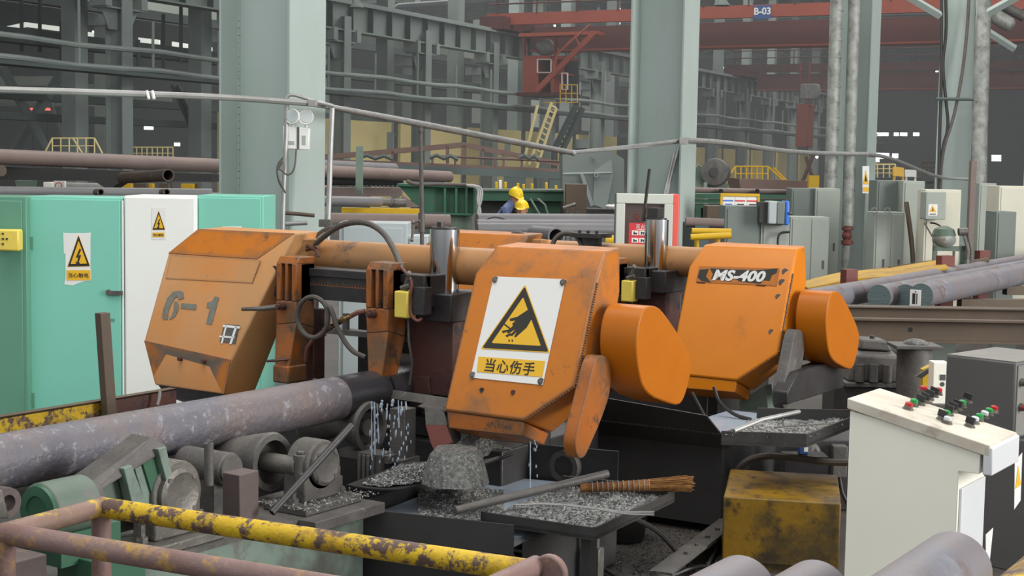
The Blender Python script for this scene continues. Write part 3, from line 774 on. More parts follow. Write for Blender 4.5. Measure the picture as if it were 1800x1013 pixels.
def chaikin_open(pts, it=2):
    pts = [A(p, float) for p in pts]
    for _ in range(it):
        q = [pts[0]]
        for a, b in zip(pts, pts[1:]): q += [a*.75+b*.25, a*.25+b*.75]
        pts = q+[pts[-1]]
    return pts
def saw(first, T, dz, label):
    T = A(T, float)
    TB = T+V(0, 0, dz)                   # the bow swings down when cutting
    t = thing('band_saw', label, 'band saw', V(-5.0, 6.6, 0)+T, 'orange band saws beside the roller line')
    og = M['orange'] if first else M['orange_clean']
    FD = Fr((-4.39, 6.4, 1.58), ax=(1, 0, 0), ay=AY, az=AZ)
    FI = Fr((-6.66, 6.4, 1.575), ax=(1, 0, 0), ay=AY, az=AZ)
    S = lambda fr, pts, off=TB: [fr(*p)+off for p in pts]
    # ---- drive wheel cover
    face = [(0, 0, 0), (.735, 0, 0), (.735, 0, -.545), (.49, 0, -.745), (.0, 0, -.745)]
    top = [V(-4.345, 6.53, 1.722)+TB, V(-3.675, 6.53, 1.726)+TB, V(-4.345, 6.74, 1.735)+TB, V(-3.70, 6.72, 1.735)+TB]
    back = S(FD, [(0, .3, .0), (.735, .26, .02), (.735, .28, -.5), (.5, .28, -.74), (0, .28, -.745)])
    mk(MB().hull(S(FD, face)+top+back), 'drive_cover', og, t, bev=.014, seg=3)
    mk(MB().hull(S(FD, [(.012, .012, -.745), (.485, .012, -.748), (.485, .03, -.815), (.03, .03, -.825), (.012, .27, -.745), (.485, .27, -.748), (.485, .25, -.815), (.03, .25, -.825)])), 'cover_lip', M['orange_dirty'] if first else M['orange_clean'], t, bev=.006)
    # weld seam down the right corner, and the lower edge of the cut corner
    sm = MB()
    for k in range(40):
        sm.ball(FD(.737, .012, -.01-.53*k/40)+TB, .0065+.002*random.random(), 6, 4)
    for k in range(18):
        sm.ball(FD(.735-.24*k/18, .004, -.548-.196*k/18)+TB, .005+.002*random.random(), 6, 4)
    mk(sm, 'weld_seam', M['orange_dirty'], t)['kind'] = 'stuff'
    if first:
        sg = mk(plate(FD, [(868, 486), (994, 491), (954, 677), (827, 664)], .004, .003), 'warning_sign', M['white'], t)
        sg['label'] = 'white hand injury warning plate with yellow triangle'
        warning_triangle(sg, 'x', FD, (922.5, 503), (847, 612), (964.5, 619), V(0, 0, 0), HAND, .006)
        mk(plate(FD, [(841, 627), (958, 635), (953, 663), (838, 654)], .006, .001), 'caption_strip', M['sign_yellow'], sg)
        c = on(FD, 896, 645.5, .007)
        mk(text_mb('当心伤手', c, on(FD, 950, 650, .007)-on(FD, 850, 641, .007), AZ, .073, .0008, spacing=1.13, bold=.0008), 'caption_text', M['ink'], sg)
        for x, y in ((871, 492), (990, 497), (831, 660), (951, 671)):
            mb = MB().cyl(on(FD, x, y, .004), on(FD, x, y, .008), .018, 14)
            bolt(mb, on(FD, x, y, .008), -AY, .01, .007)
            mk(mb, 'bolt', M['iron_worn'], sg)
        for x, y in ((847, 686), (902, 690)):
            mk(MB().cyl(on(FD, x, y, -.002), on(FD, x, y, .006), .013, 10), 'rivet', M['grimy_rust'], t)
    else:
        s = lambda pts: [(a, b) for a, b in pts]
        fd = Fr(FD.o+TB, ax=FD.x, ay=FD.y, az=FD.z)
        nb = mk(plate(fd, [(1229, 468), (1370, 472), (1365, 503), (1223, 496)], .003, .003), 'name_band', M['orange'], t)
        mk(plate(fd, [(1230, 474), (1246, 473), (1241, 486), (1250, 497), (1233, 494), (1226, 488)], .004, .001), 'band_remnant', M['ink'], nb)
        mk(plate(fd, [(1248, 472), (1296, 474), (1330, 475), (1367, 472), (1365, 480), (1357, 484), (1353, 494), (1342, 493), (1336, 499), (1318, 497), (1300, 495), (1291, 489), (1284, 495), (1262, 492), (1250, 490), (1253, 482)], .004, .001), 'band_remnant', M['ink'], nb)
        for q in ([(1225, 495), (1240, 496), (1238, 498), (1224, 497)], [(1330, 500), (1346, 501), (1344, 503), (1328, 502)]):
            mk(plate(fd, q, .0045, .001), 'band_stripe', M['crane_red_dark'], nb)
        mk(text_mb('MS-400', on(fd, 1299, 485, .006), on(fd, 1340, 487, .006)-on(fd, 1250, 484, .006), AZ, .098, .001, shear=.2, bold=.004, spacing=1.03, xs=1.18), 'name_text', M['white_print'], nb)
        for x, y, r in ((1388, 478, .022), (1383, 497, .024), (1376, 522, .02), (1364, 584, .02)):
            mk(MB().cyl(on(fd, x-8, y, -.002), on(fd, x-8, y, .0015), r, 9), 'paint_chip', M['grime'], t)
    # ---- idler wheel cover
    fi = [(0, 0, 0), (.735, 0, 0), (.735, 0, -.60), (0, 0, -.545)]
    low = [(.115, .07, -.795), (.70, .05, -.80)]
    topi = [V(-6.525, 6.52, 1.728)+TB, V(-5.745, 6.52, 1.732)+TB, V(-6.50, 6.72, 1.74)+TB, V(-5.74, 6.72, 1.74)+TB]
    backi = S(FI, [(.02, .28, 0), (.745, .28, .02), (.715, .28, -.60), (.02, .28, -.545), (.12, .28, -.78), (.7, .28, -.79)])
    mk(MB().hull(S(FI, fi+low)+topi+backi), 'idler_cover', M['orange_pale'] if first else M['orange'], t, bev=.012, seg=3)
    mk(MB().hull(S(FI, [(.13, .075, -.79), (.69, .06, -.80), (.2, .1, -.85), (.62, .09, -.85), (.13, .26, -.79), (.69, .26, -.80), (.2, .24, -.85), (.62, .24, -.85)])), 'cover_sump', M['oily_black'], t, bev=.006)
    mk(MB().prism(S(FI, [(.7365, .03, -.03), (.7365, .27, -.0), (.722, .27, -.58), (.7365, .03, -.58)]), (.006, 0, 0)), 'cover_opening', M['oily_black'], t)
    if first:
        lowq = S(FI, [(.004, -.0015, -.55), (.731, -.0015, -.606), (.70, .049, -.797), (.118, .069, -.79)])
        mk(MB().prism(lowq, (0, .004, 0)), 'lower_panel', M['orange'], t)
        tq = [V(-6.655, 6.3985, 1.581)+TB, V(-5.93, 6.3985, 1.581)+TB, V(-5.75, 6.518, 1.733)+TB, V(-6.522, 6.518, 1.730)+TB]
        mk(MB().prism(tq, (0, .004, -.004)), 'top_panel', M['orange'], t)
        pan = [(300, 448), (458, 457), (443, 498), (291, 490)]
        mk(plate(FI, pan, .003, .003), 'inspection_panel', M['orange_pale'], t, bev=.001)
        n0 = on(FI, 334, 541, .004)
        ax6 = on(FI, 380, 546, .004)-on(FI, 290, 538, .004)
        st = M['stencil']
        # stencilled 6-1: broken strokes as a stencil leaves them
        six = [[(322, 514), (316, 511), (304, 513), (294, 524), (287, 543), (285, 553), (294, 555), (297, 544), (302, 531), (308, 523), (314, 522), (313, 527), (323, 525)],
               [(285, 555), (284, 558), (288, 562), (294, 562), (296, 554), (293, 556)],
               [(305, 531), (311, 530), (314, 536), (313, 546), (308, 556), (300, 562), (297, 561), (301, 555), (305, 547), (306, 538)]]
        mb = MB()
        for poly in six: mb.add(*_tri(FI, poly, .0035, V(0, 0, 0)))
        mb.add(*_tri(FI, [(319, 533), (345, 535), (344, 545), (317, 542)], .0035, V(0, 0, 0)))
        mb.add(*_tri(FI, [(378, 521), (385, 523), (372, 571), (362, 569), (369, 542), (363, 541), (364, 532), (372, 530)], .0035, V(0, 0, 0)))
        mk(mb, 'stencil_number', st, t)
        mk(plate(FI, [(394, 570), (421, 572), (413, 605), (386, 601)], .003, .001), 'tape_patch', M['grime'], t)
        tp = MB()
        for q in ([(396, 573), (399, 573), (391, 604), (388, 604)], [(413, 574), (417, 574), (407, 605), (403, 605)], [(386, 590), (412, 592), (412, 595), (385, 593)], [(392, 571), (422, 574), (421, 578), (391, 575)]):
            tp.add(*_tri(FI, q, .0045, V(0, 0, 0)))
        mk(tp, 'tape_cross', M['white_print'], t)
        flow = Fr(FI(.115, .07, -.795), ax=(1, 0, 0), ay=FI.y, az=FI.z)
        for x, y in ((316, 632), (358, 636)):
            p = PY(x, y, 6.175)
            mk(MB().cyl(p+V(0, .02, 0), p+V(0, -.012, .003), .012, 10), 'bolt', M['grimy_rust'], t)
    # ---- bow tube and guide beam
    tz = 1.585
    mk(MB().cyl(V(-5.84, 6.76, tz)+TB, V(-4.3, 6.76, tz)+TB, .105, 28), 'bow_tube', M['tube_orange'], t)
    mk(MB().hull([V(-5.86, 6.5, 1.70)+TB, V(-5.70, 6.64, 1.70)+TB, V(-5.9, 6.8, 1.70)+TB, V(-5.70, 6.86, 1.68)+TB, V(-5.9, 6.5, 1.42)+TB, V(-5.72, 6.66, 1.5)+TB, V(-5.72, 6.84, 1.5)+TB, V(-5.9, 6.8, 1.42)+TB]), 'tube_bracket', M['tube_orange'], t, bev=.008)
    mk(MB().box(V(-5.97, 6.43, 1.37)+TB, V(-4.72, 6.6, 1.545)+TB).box(V(-5.97, 6.42, 1.50)+TB, V(-4.72, 6.44, 1.545)+TB), 'guide_beam', M['oily_black'], t, bev=.004)
    sc_ = MB()
    for k in range(34):
        x = -5.86+k*.022
        sc_.box(V(x, 6.4288, 1.452)+TB, V(x+.004, 6.43, 1.468 if k % 5 else 1.476)+TB)
    sc_.box(V(-5.86, 6.4288, 1.449)+TB, V(-5.1, 6.43, 1.453)+TB)
    mk(sc_, 'ruler_print', M['orange_dirty'], t)
    # ---- guide arms
    for k, (x0, x1, zb, lean) in enumerate(((-5.70, -5.55, .985, .0), (-5.05, -4.895, .93, .03))):
        Y0, Y1 = 6.31, 6.47
        a = MB()
        wd = x1-x0
        zt = 1.60
        prof = lambda xa, xb, za, zb_, ya=Y0, yb=Y1: a.hull([V(x, y, z)+TB for x in (xa, xb) for y in (ya, yb) for z in (za, zb_)])
        prof(x0, x0+wd*.24, 1.36, 1.575); prof(x0+wd*.42, x0+wd*.56, 1.36, 1.575); prof(x0+wd*.76, x1, 1.36, 1.575)
        prof(x0, x1, 1.36, 1.575, Y0+.04, Y1)
        a.hull([V(x, y, z)+TB for x in (x0, x1) for (y, z) in ((Y0, 1.57), (Y0+.03, 1.61), (Y1, 1.61), (Y1, 1.57))])
        a.hull([V(x0, Y0, 1.36)+TB, V(x1, Y0, 1.36)+TB, V(x0, Y1, 1.36)+TB, V(x1, Y1, 1.36)+TB, V(x0+lean*.3, Y0, 1.22)+TB, V(x1-.0, Y0, 1.24)+TB, V(x0+lean, Y1, 1.2)+TB, V(x1, Y1, 1.2)+TB])
        a.hull([V(x0+lean*.3, Y0, 1.222)+TB, V(x1, Y0, 1.24)+TB, V(x0+lean, Y1, 1.2)+TB, V(x1, Y1, 1.2)+TB, V(x0+.02+lean, Y0-.03, zb)+TB, V(x1-.02, Y0-.03, zb)+TB, V(x0+.02+lean, Y1-.06, zb)+TB, V(x1-.02, Y1-.06, zb)+TB])
        mk(a, 'guide_arm', M['orange_dirty'], t, bev=.006)
        sl = MB()
        for u in (.24, .56): sl.box(V(x0+wd*u, Y0+.03, 1.38)+TB, V(x0+wd*(u+.19), Y0+.042, 1.56)+TB)
        mk(sl, 'slot', M['grimy_rust'], t)
        mk(MB().hull([V(x, y, z)+TB for x in (x0+.02+lean, x1-.01) for y in (6.26, 6.42) for z in (zb-.09, zb+.01)]), 'guide_block', M['grimy_rust' if k else 'orange_dirty'], t, bev=.01)
        mk(MB().cyl(V(x0+.06, 6.31, 1.33)+TB, V(x0+.06, 6.27, 1.33)+TB, .022, 12).cyl(V(x0+.06, 6.275, 1.33)+TB, V(x0+.06, 6.25, 1.33)+TB, .013, 12), 'clamp_boss', M['grimy_rust'], t)
        if k == 0:
            mk(MB().tube([V(x0+.06, 6.27, 1.33)+TB, V(x0-.03, 6.24, 1.315)+TB, V(x0-.16, 6.2, 1.305)+TB], [.016, .014, .01], 8), 'clamp_lever', M['iron_worn'], t)
        mk(MB().tube([V(x1-.02, 6.30, zb+.05)+TB, V(x1-.09, 6.24, zb+.04)+TB, V(x0-.01, 6.25, zb+.03)+TB], .008, 6), 'coolant_nozzle', M['grimy_rust'], t)
    # hinged saddle plates behind the arms
    mk(MB().hull([V(x, y, z)+TB for x in (-4.86, -4.72) for y in (6.4, 6.46) for z in (1.36, 1.55)]), 'beam_end_block', M['oily_black'], t, bev=.006)
    # ---- blade
    mk(MB().hull([V(-5.45, 6.33, .885)+TB, V(-4.42, 6.30, .872)+TB, V(-5.45, 6.345, .93)+TB, V(-4.42, 6.315, .917)+TB, V(-5.45, 6.336, .885)+TB, V(-4.42, 6.306, .872)+TB]), 'blade', M['iron_worn'], t)
    mk(MB().hull([V(-4.62, 6.22, .872)+TB, V(-4.36, 6.18, .878)+TB, V(-4.62, 6.36, .90)+TB, V(-4.36, 6.34, .90)+TB, V(-4.5, 6.2, .855)+TB]), 'blade_shield', M['grime'], t)
    # ---- lift cylinder
    cx, cy = -4.775, 6.66
    C0 = V(cx, cy, 0)+T
    mk(MB().cyl(C0+V(0, 0, 1.3), C0+V(0, 0, 1.79), .083, 32), 'lift_cylinder', M['chrome'], t)
    mk(MB().cyl(C0+V(0, 0, 1.785), C0+V(0, 0, 1.8), .07, 24).cyl(C0+V(-.03, 0, 1.8), C0+V(-.03, 0, 1.83), .02, 8).box(C0+V(-.09, -.03, 1.795), C0+V(.03, .03, 1.803)), 'cylinder_cap', M['oily_black'], t)
    mk(MB().box(C0+V(-.155, -.16, 1.29), C0+V(.165, .2, 1.445)), 'cylinder_block', M['oily_black'], t, bev=.008)
    mk(MB().box(C0+V(-.14, -.12, .88), C0+V(.15, .2, 1.3)), 'lift_column', M['grimy_rust'], t, bev=.006)
    mk(MB().box(C0+V(-.13, -.02, .45), C0+V(.15, .2, .88)), 'column_foot', M['oily_black'], t, bev=.006)
    mk(MB().hull([C0+V(a, b, c) for a, b, c in ((-.13, -.14, .8), (.03, -.14, .8), (-.13, -.14, .98), (.0, -.14, .98), (-.13, -.1, .8), (.03, -.1, .8), (-.13, -.1, .98), (.0, -.1, .98))]), 'column_gusset', M['grimy_rust'], t, bev=.004)
    # limit switch with its lever
    L0 = V(-4.795, 6.36, 1.40)+TB
    mk(MB().box(L0+V(-.06, -.05, -.08), L0+V(.03, .035, .065)), 'limit_switch', M['plastic_yellow'], t, bev=.008)
    mk(MB().tube([L0+V(0, -.02, .06), L0+V(.0, -.03, .1), L0+V(.03, -.04, .15)], .009, 6).ball(L0+V(.035, -.045, .16), .018, 8, 6).cyl(L0+V(-.025, -.03, .08), L0+V(.03, -.03, .1), .014, 8), 'switch_lever', M['iron_worn'], t)
    mk(MB().box(L0+V(.04, -.02, -.06), L0+V(.12, .05, .09)), 'switch_bracket', M['oily_black'], t, bev=.004)
    mk(MB().tube([L0+V(0, 0, -.075), L0+V(.02, -.02, -.2), L0+V(.03, 0, -.32), L0+V(.0, .02, -.45)], .007, 6), 'switch_cable', M['rubber'], t)
    # ---- motor side: gear drum and pulley guard (faces towards +x)
    dr = [(1129.3, 542), (1150.5, 536), (1167, 548), (1214, 620), (1216.5, 650), (1206, 693), (1196, 713), (1180, 711), (1133.5, 693), (1121, 646), (1118, 591)]
    pts = [PX(x, y, -3.40) for x, y in dr]
    out = []
    n = len(pts)
    for i, p in enumerate(pts):
        out.append(p)
    mk(MB().prism([p+TB for p in chaikin(out, 2)], (-.21, 0, 0)), 'gear_cover', M['orange_drum'], t, bev=.008)
    cp = [(1062, 623), (1075, 640), (1074, 688), (1057, 739), (1038, 782), (1029, 803), (1019, 808), (1012.5, 796), (1011, 769), (1031, 697), (1046, 629)]
    mk(MB().prism([PX(x, y, -3.55)+TB for x, y in chaikin([V(*c, 0)[:2] for c in cp], 2)], (-.07, 0, 0)), 'pulley_guard', M['orange_dirty'] if first else M['grime'], t, bev=.004)
    mk(MB().cyl(V(-3.75, 6.62, 1.2)+TB, V(-3.55, 6.62, 1.2)+TB, .12, 20).cyl(V(-3.9, 6.9, 1.1)+TB, V(-3.58, 6.9, 1.1)+TB, .15, 20), 'motor', M['oily_black'], t)
    # ---- bed, vice and posts under the bow
    mk(MB().box(V(-6.2, 6.55, .10)+T, V(-4.3, 7.6, .62)+T).box(V(-5.75, 6.62, .62)+T, V(-4.62, 7.3, .74)+T), 'bed', M['oily_black'], t, bev=.01)
    mk(MB().box(V(-5.46, 6.75, .74)+T, V(-5.28, 7.2, 1.28)+T).box(V(-5.28, 6.85, 1.1)+T, V(-4.7, 7.15, 1.28)+T).box(V(-4.72, 6.75, .74)+T, V(-4.62, 7.2, 1.28)+T), 'vice_frame', M['oily_black'], t, bev=.008)
    mk(MB().cyl(V(-5.22, 6.8, 1.19)+T, V(-5.22, 7.1, 1.19)+T, .05, 14).cyl(V(-5.3, 6.76, 1.02)+T, V(-5.0, 6.76, 1.02)+T, .04, 12), 'vice_cylinder', M['grime'], t)
    mk(MB().box(V(-5.42, 6.88, .74)+T, V(-5.12, 7.05, 1.22)+T), 'vice_block', M['oily_black'], t, bev=.01)
    mk(MB().box(V(-5.68, 6.5, .74)+T, V(-5.58, 6.6, 1.30)+T), 'fixed_jaw', M['grimy_rust'], t, bev=.006)
    mk(MB().cyl(V(-6.02, 6.95, .7)+T, V(-6.02, 6.95, 1.55)+T, .07, 16), 'pivot_post', M['oily_black'], t)
    # hydraulic lines of the guide arm
    H_ = lambda *pp: [V(*p)+TB for p in pp]
    mk(MB().tube(H_((-5.42, 6.34, 1.17), (-5.36, 6.32, 1.2), (-5.2, 6.3, 1.28), (-5.1, 6.3, 1.33), (-5.06, 6.32, 1.34)), .014, 8).tube(H_((-5.52, 6.36, 1.02), (-5.49, 6.34, 1.1), (-5.44, 6.34, 1.16), (-5.36, 6.34, 1.19)), .013, 8), 'red_hose', M['hose_red'], t)
    ring = []
    for k in range(15):
        a = radians(20+k*24)
        ring.append((-5.37+.115*cos(a)+.0, 6.25-.01*k/15, 1.29+.115*sin(a)))
    ring += [(-5.262, 6.24, 1.35), (-5.245, 6.24, 1.36), (-5.225, 6.24, 1.33), (-5.2, 6.25, 1.24), (-5.12, 6.27, 1.12), (-5.04, 6.3, 1.09)]
    mk(MB().tube(chaikin_open(H_(*ring)), .014, 8), 'coiled_hose', M['rubber'], t)
    mk(MB().cyl(V(-5.27, 6.28, 1.255)+TB, V(-5.13, 6.28, 1.31)+TB, .011, 8).cyl(V(-5.19, 6.28, 1.285)+TB, V(-5.16, 6.28, 1.297)+TB, .019, 6).cyl(V(-5.24, 6.28, 1.265)+TB, V(-5.22, 6.28, 1.273)+TB, .018, 6), 'hose_fitting', M['copper'], t)
    mk(MB().cyl(V(-5.3, 6.45, 1.2)+TB, V(-5.3, 6.45, 1.3)+TB, .02, 8).box(V(-5.45, 6.42, 1.18)+TB, V(-5.0, 6.5, 1.21)+TB), 'valve_strip', M['grime'], t)
    # big arched hose over the tube
    if first:
        hp = [PY(548, 436, 6.66), PY(566, 418, 6.64), PY(600, 394, 6.62), PY(640, 389, 6.6), PY(672, 405, 6.58), PY(694, 440, 6.5), PY(706, 472, 6.42)]
        hp = chaikin_open(hp)
        mk(MB().tube(hp, .017, 10), 'arched_hose', M['rubber'], t)
        hp2 = chaikin_open([PY(545, 438, 6.7), PY(552, 418, 6.74), PY(572, 402, 6.76), PY(590, 398, 6.78)])
        mk(MB().tube(hp2, .012, 8), 'short_hose', M['rubber'], t)
        mk(MB().tube([PY(540, 432, 6.62), PY(556, 440, 6.6), PY(560, 452, 6.6)], .012, 6).tube([PY(538, 440, 6.62), PY(558, 434, 6.6)], .01, 6), 'hose_clamp', M['grimy_rust'], t)
        mk(MB().tube(chaikin_open([PY(705, 470, 6.4), PY(722, 490, 6.34), PY(724, 505, 6.33), PY(719, 530, 6.33), PY(722, 555, 6.33), PY(734, 566, 6.34), PY(742, 560, 6.36)]), .009, 8), 'switch_hose', M['hose_red'], t)
    else:
        for xs in ((886, 905, 920, 930), (968, 990, 1012, 1022)):
            x0, x1, x2, x3 = xs
            hp = chaikin_open([PY(x0, 442, 9.1), PY(x0+6, 420, 9.12), PY(x1, 409, 9.15), PY(x2, 412, 9.15), PY(x3, 428, 9.1), PY(x3+1, 446, 9.1)])
            mk(MB().tube(hp, .018, 10), 'arched_hose', M['rubber'], t)
        mk(MB().box(C0+V(-.05, -.05, 1.8), C0+V(.03, .05, 1.87)).cyl(C0+V(-.08, -.05, 1.78), C0+V(-.04, -.05, 2.14), .012, 8), 'height_stop', M['oily_black'], t)
        p = PY(1040, 410, 9.15)
        mk(MB().cyl(p+V(0, 0, -.25), p+V(0, 0, -.02), .075, 16).box(p+V(-.11, -.1, -.03), p+V(.11, .1, .0)).cyl(p+V(-.07, -.05, 0), p+V(-.07, -.05, .02), .012, 6).cyl(p+V(.07, -.05, 0), p+V(.07, -.05, .02), .012, 6).cyl(p+V(0, -.05, 0), p+V(0, -.05, .02), .012, 6), 'tension_cylinder', M['oily_black'], t)
    return t
saw(True, (0, 0, 0), 0, 'nearest orange band saw with hand injury warning plate and stencilled number')
saw(False, (0, 2.53, 0), -.085, 'further orange band saw with the black name band on its cover')
# a third saw behind: only its idler cover shows over the tube
# ================================================================== steel bars on the roller line
def chip(n, place, size=.006):
    """loose swarf curls: many tiny bent flakes in one mesh"""
    mb = MB()
    for _ in range(n):
        p = A(place(), float)
        a, b = random.random()*6.28, random.random()*6.28
        u = V(cos(a), sin(a), .5*sin(b)); w_ = V(-sin(a), cos(a), cos(b))
        l, h = size*(.6+random.random()), size*.5*(.5+random.random())
        up = V(0, 0, size*.5*random.random())
        mb.add([p-u*l, p+w_*h+up, p+u*l, p+w_*h*2-up*.4], [(0, 1, 2), (0, 2, 3)])
    return mb
BX, BZ, BR = -4.985, .905, .1175
t = thing('steel_bar', 'long scaled steel bar lying on the rollers under the nearest saw', 'steel bar', (BX, 4.5, BZ-BR))
mk(MB().cyl((BX, 1.5, BZ), (BX, 5.98, BZ), BR, 48), 'bar_body', M['bar'], t)
mk(MB().cyl((BX, 5.98, BZ), (BX, 6.33, BZ), BR-.0005, 48), 'wet_end', M['bar_wet'], t)
mk(MB().cyl((BX, 6.355, BZ), (BX, 6.95, BZ), BR-.0005, 48), 'cut_piece', M['bar_wet'], t)
# outfeed bars behind the far saw
def outbar(px, py, d, length, lab, ang=0., ring=False):
    c = P(px, py, d)
    di = V(sin(radians(ang)), cos(radians(ang)), 0)
    t = thing('steel_bar', lab, 'steel bar', c-V(0, 0, BR), 'sawn bars on the outfeed')
    mk(MB().cyl(c+di*.012, c+di*length, BR, 40), 'bar_body', M['bar_clean'], t)
    mk(MB().cyl(c, c+di*.012, BR, 40), 'sawn_face', M['sawn'], t)
    if ring:
        g = MB()
        g.cyl(c+di*2.3, c+di*2.315, BR+.001, 40)
        mk(g, 'butt_joint', M['grime'], t)
        tg = Fr(c-V(.05, .012, .035), 0)
        k = mk(MB().box((-.055, -.003, -.09), (.055, .0, .09), tg), 'tag', M['white'], t, bev=.002)
        k['label'] = 'white label tag stuck on the bar end'
        mk(MB().box((-.03, -.0045, -.05), (.0, -.003, .055), tg).box((.01, -.0045, -.05), (.02, -.003, .055), tg).cyl(tg(0, -.003, .07), tg(0, -.0045, .07), .007, 10), 'tag_print', M['ink'], k)
    return t
outbar(1545, 522, 14.45, 9, 'sawn steel bar on the outfeed, leftmost of three sawn ends')
outbar(1592, 521, 14.6, 9, 'sawn steel bar on the outfeed, middle one half hidden by the white tag bar')
outbar(1619, 520, 14.3, 9, 'sawn steel bar on the outfeed with white tag and joint line', ring=True)
c = P(1500, 516, 14.9)
tag(mk(MB().cyl(c-V(0, 1.2, 0), c+V(0, 10, 0), BR, 40), 'steel_bar', M['bar_clean']), 'steel bar behind the drum cover of the far saw, farthest left on outfeed', 'steel bar', 'sawn bars on the outfeed')

# near bars at lower right, pointing away with domed shade on their far ends
def nearbar(px, py, d, r, lab, ang=0.):
    c = P(px, py, d)
    di = V(sin(radians(ang)), cos(radians(ang)), 0)
    t = thing('steel_bar', lab, 'steel bar', c-V(0, 0, r), 'steel bars in the foreground rack')
    mk(MB().cyl(c-di*1.6, c, r, 40), 'bar_body', M['bar_clean'], t, bev=.004)
    return t
nearbar(1678, 1000, 3.9, .1, 'nearest steel bar in front of the cream control desk')
nearbar(1306, 1040, 4.0, .1, 'steel bar end below the yellow box, left of two at bottom edge')
nearbar(1436, 1048, 4.0, .1, 'steel bar end below the yellow box, right of two at bottom edge')
c = P(1850, 1030, 4.2)
tag(mk(MB().ringtube(c-V(.0, 1.2, .0), c, .11, .09, 28), 'hollow_pipe', M['yellow_rail']), 'yellowed hollow pipe cut by the lower right corner', 'pipe')

# ================================================================== yellow guard rail in front
d0 = 4.6
def rp(x, y, d): return P(x, y, d)
t = thing('guard_rail', 'flaking yellow tubular guard rail across lower left', 'guard rail', rp(540, 1300, 4.4))
gA = [PZ(178, 890, .98), PZ(905, 1002, .98)]
r0 = .034
RZ = .98
a0, a1 = PZ(178, 892, RZ), PZ(930, 1004, RZ)
b0, b1 = PZ(8, 938, RZ), PZ(640, 1042, RZ)
mk(MB().cyl(a0, a1, r0, 24), 'back_rail', M['yellow_rail'], t)
mk(MB().cyl(b0, b1, r0, 24), 'front_rail', M['rail_rust'], t)
mk(MB().cyl(a0+(b0-a0)*-.02, b0, r0*.98, 24).ball(b0, r0, 14, 10), 'cross_rail', M['rail_mix'], t)
mk(MB().tube([a0+(b0-a0)*.0+(b0-a0)*.012, a0+(a1-a0)*.004], r0*1.04, 20).ball(a0, r0*1.05, 14, 10), 'weld_joint', M['rail_rust'], t)
e0, e1 = PZ(985, 1012, RZ), PZ(880, 1030, RZ)
el = chaikin_open([PZ(860, 1040, RZ), PZ(930, 1000, RZ), PZ(962, 992, RZ), PZ(975, 1002, RZ), PZ(990, 1030, RZ-.1)], 2)
mk(MB().cyl(PZ(840, 1046, RZ+.01), PZ(945, 996, RZ+.01), .034, 20), 'end_rail', M['rail_rust'], t, bev=.006)
fl = PZ(962, 1010, RZ)
ax_ = (PZ(945, 996, RZ)-PZ(840, 1046, RZ)); ax_ /= np.linalg.norm(ax_)
mk(MB().cyl(fl-ax_*.0, fl+ax_*.03, .055, 28), 'end_collar', M['rail_rust'], t, bev=.006)
for q in (a0, b0, a1):
    mk(MB().cyl(V(q[0], q[1], 0), V(q[0], q[1], RZ-.02), r0*.95, 16), 'post', M['rail_rust'], t)

# ================================================================== angle rail, kick plate and post behind the bar
p0, p1 = PX(-30, 752, -5.6), PX(140, 716, -5.6)
t = thing('side_guide_rail', 'low yellow and brown angle steel rail behind the long bar', 'rail', PX(120, 730, -5.6)*V(1, 1, 0))
def strip(x0, x1, yt0, yt1, h, name, m):
    q = [PX(x0, yt0, -5.6), PX(x1, yt1, -5.6), PX(x1, yt1+h, -5.6), PX(x0, yt0+h, -5.6)]
    return mk(MB().prism(q, (-.03, 0, 0)), name, m, t)
strip(-40, 190, 742, 704, 40, 'guide_strip', M['yellow_rail'])
strip(190, 310, 704, 684, 40, 'guide_plate', M['grimy_rust'])
mk(MB().prism([PX(-40, 740, -5.58), PX(310, 683, -5.58), PX(310, 686, -5.6), PX(-40, 744, -5.6)], (-.05, 0, .0)), 'guide_edge', M['rust_beam'], t)
mk(MB().tube([PX(281, 688, -5.55), PX(280, 700, -5.55), PX(277, 712, -5.55)], .008, 6), 'wire_tie', M['galv'], t)
for q in (4.2, 5.4, 6.2): mk(MB().box((-5.66, q, 0), (-5.58, q+.06, .72)), 'support', M['oily_black'], t)
e0, e1 = PX(180, 550, -5.55), PX(198, 722, -5.55)
single(MB().hull([e0+V(a, b, 0) for a, b in ((-.022, -.03), (.022, -.03), (.022, .03), (-.022, .03))]+[e1+V(a, b, -.3) for a, b in ((-.022, -.03), (.022, -.03), (.022, .03), (-.022, .03))]), 'stop_post', M['rust_beam'], 'leaning brown flat steel post in front of the teal cabinet', 'post', bev=.003)

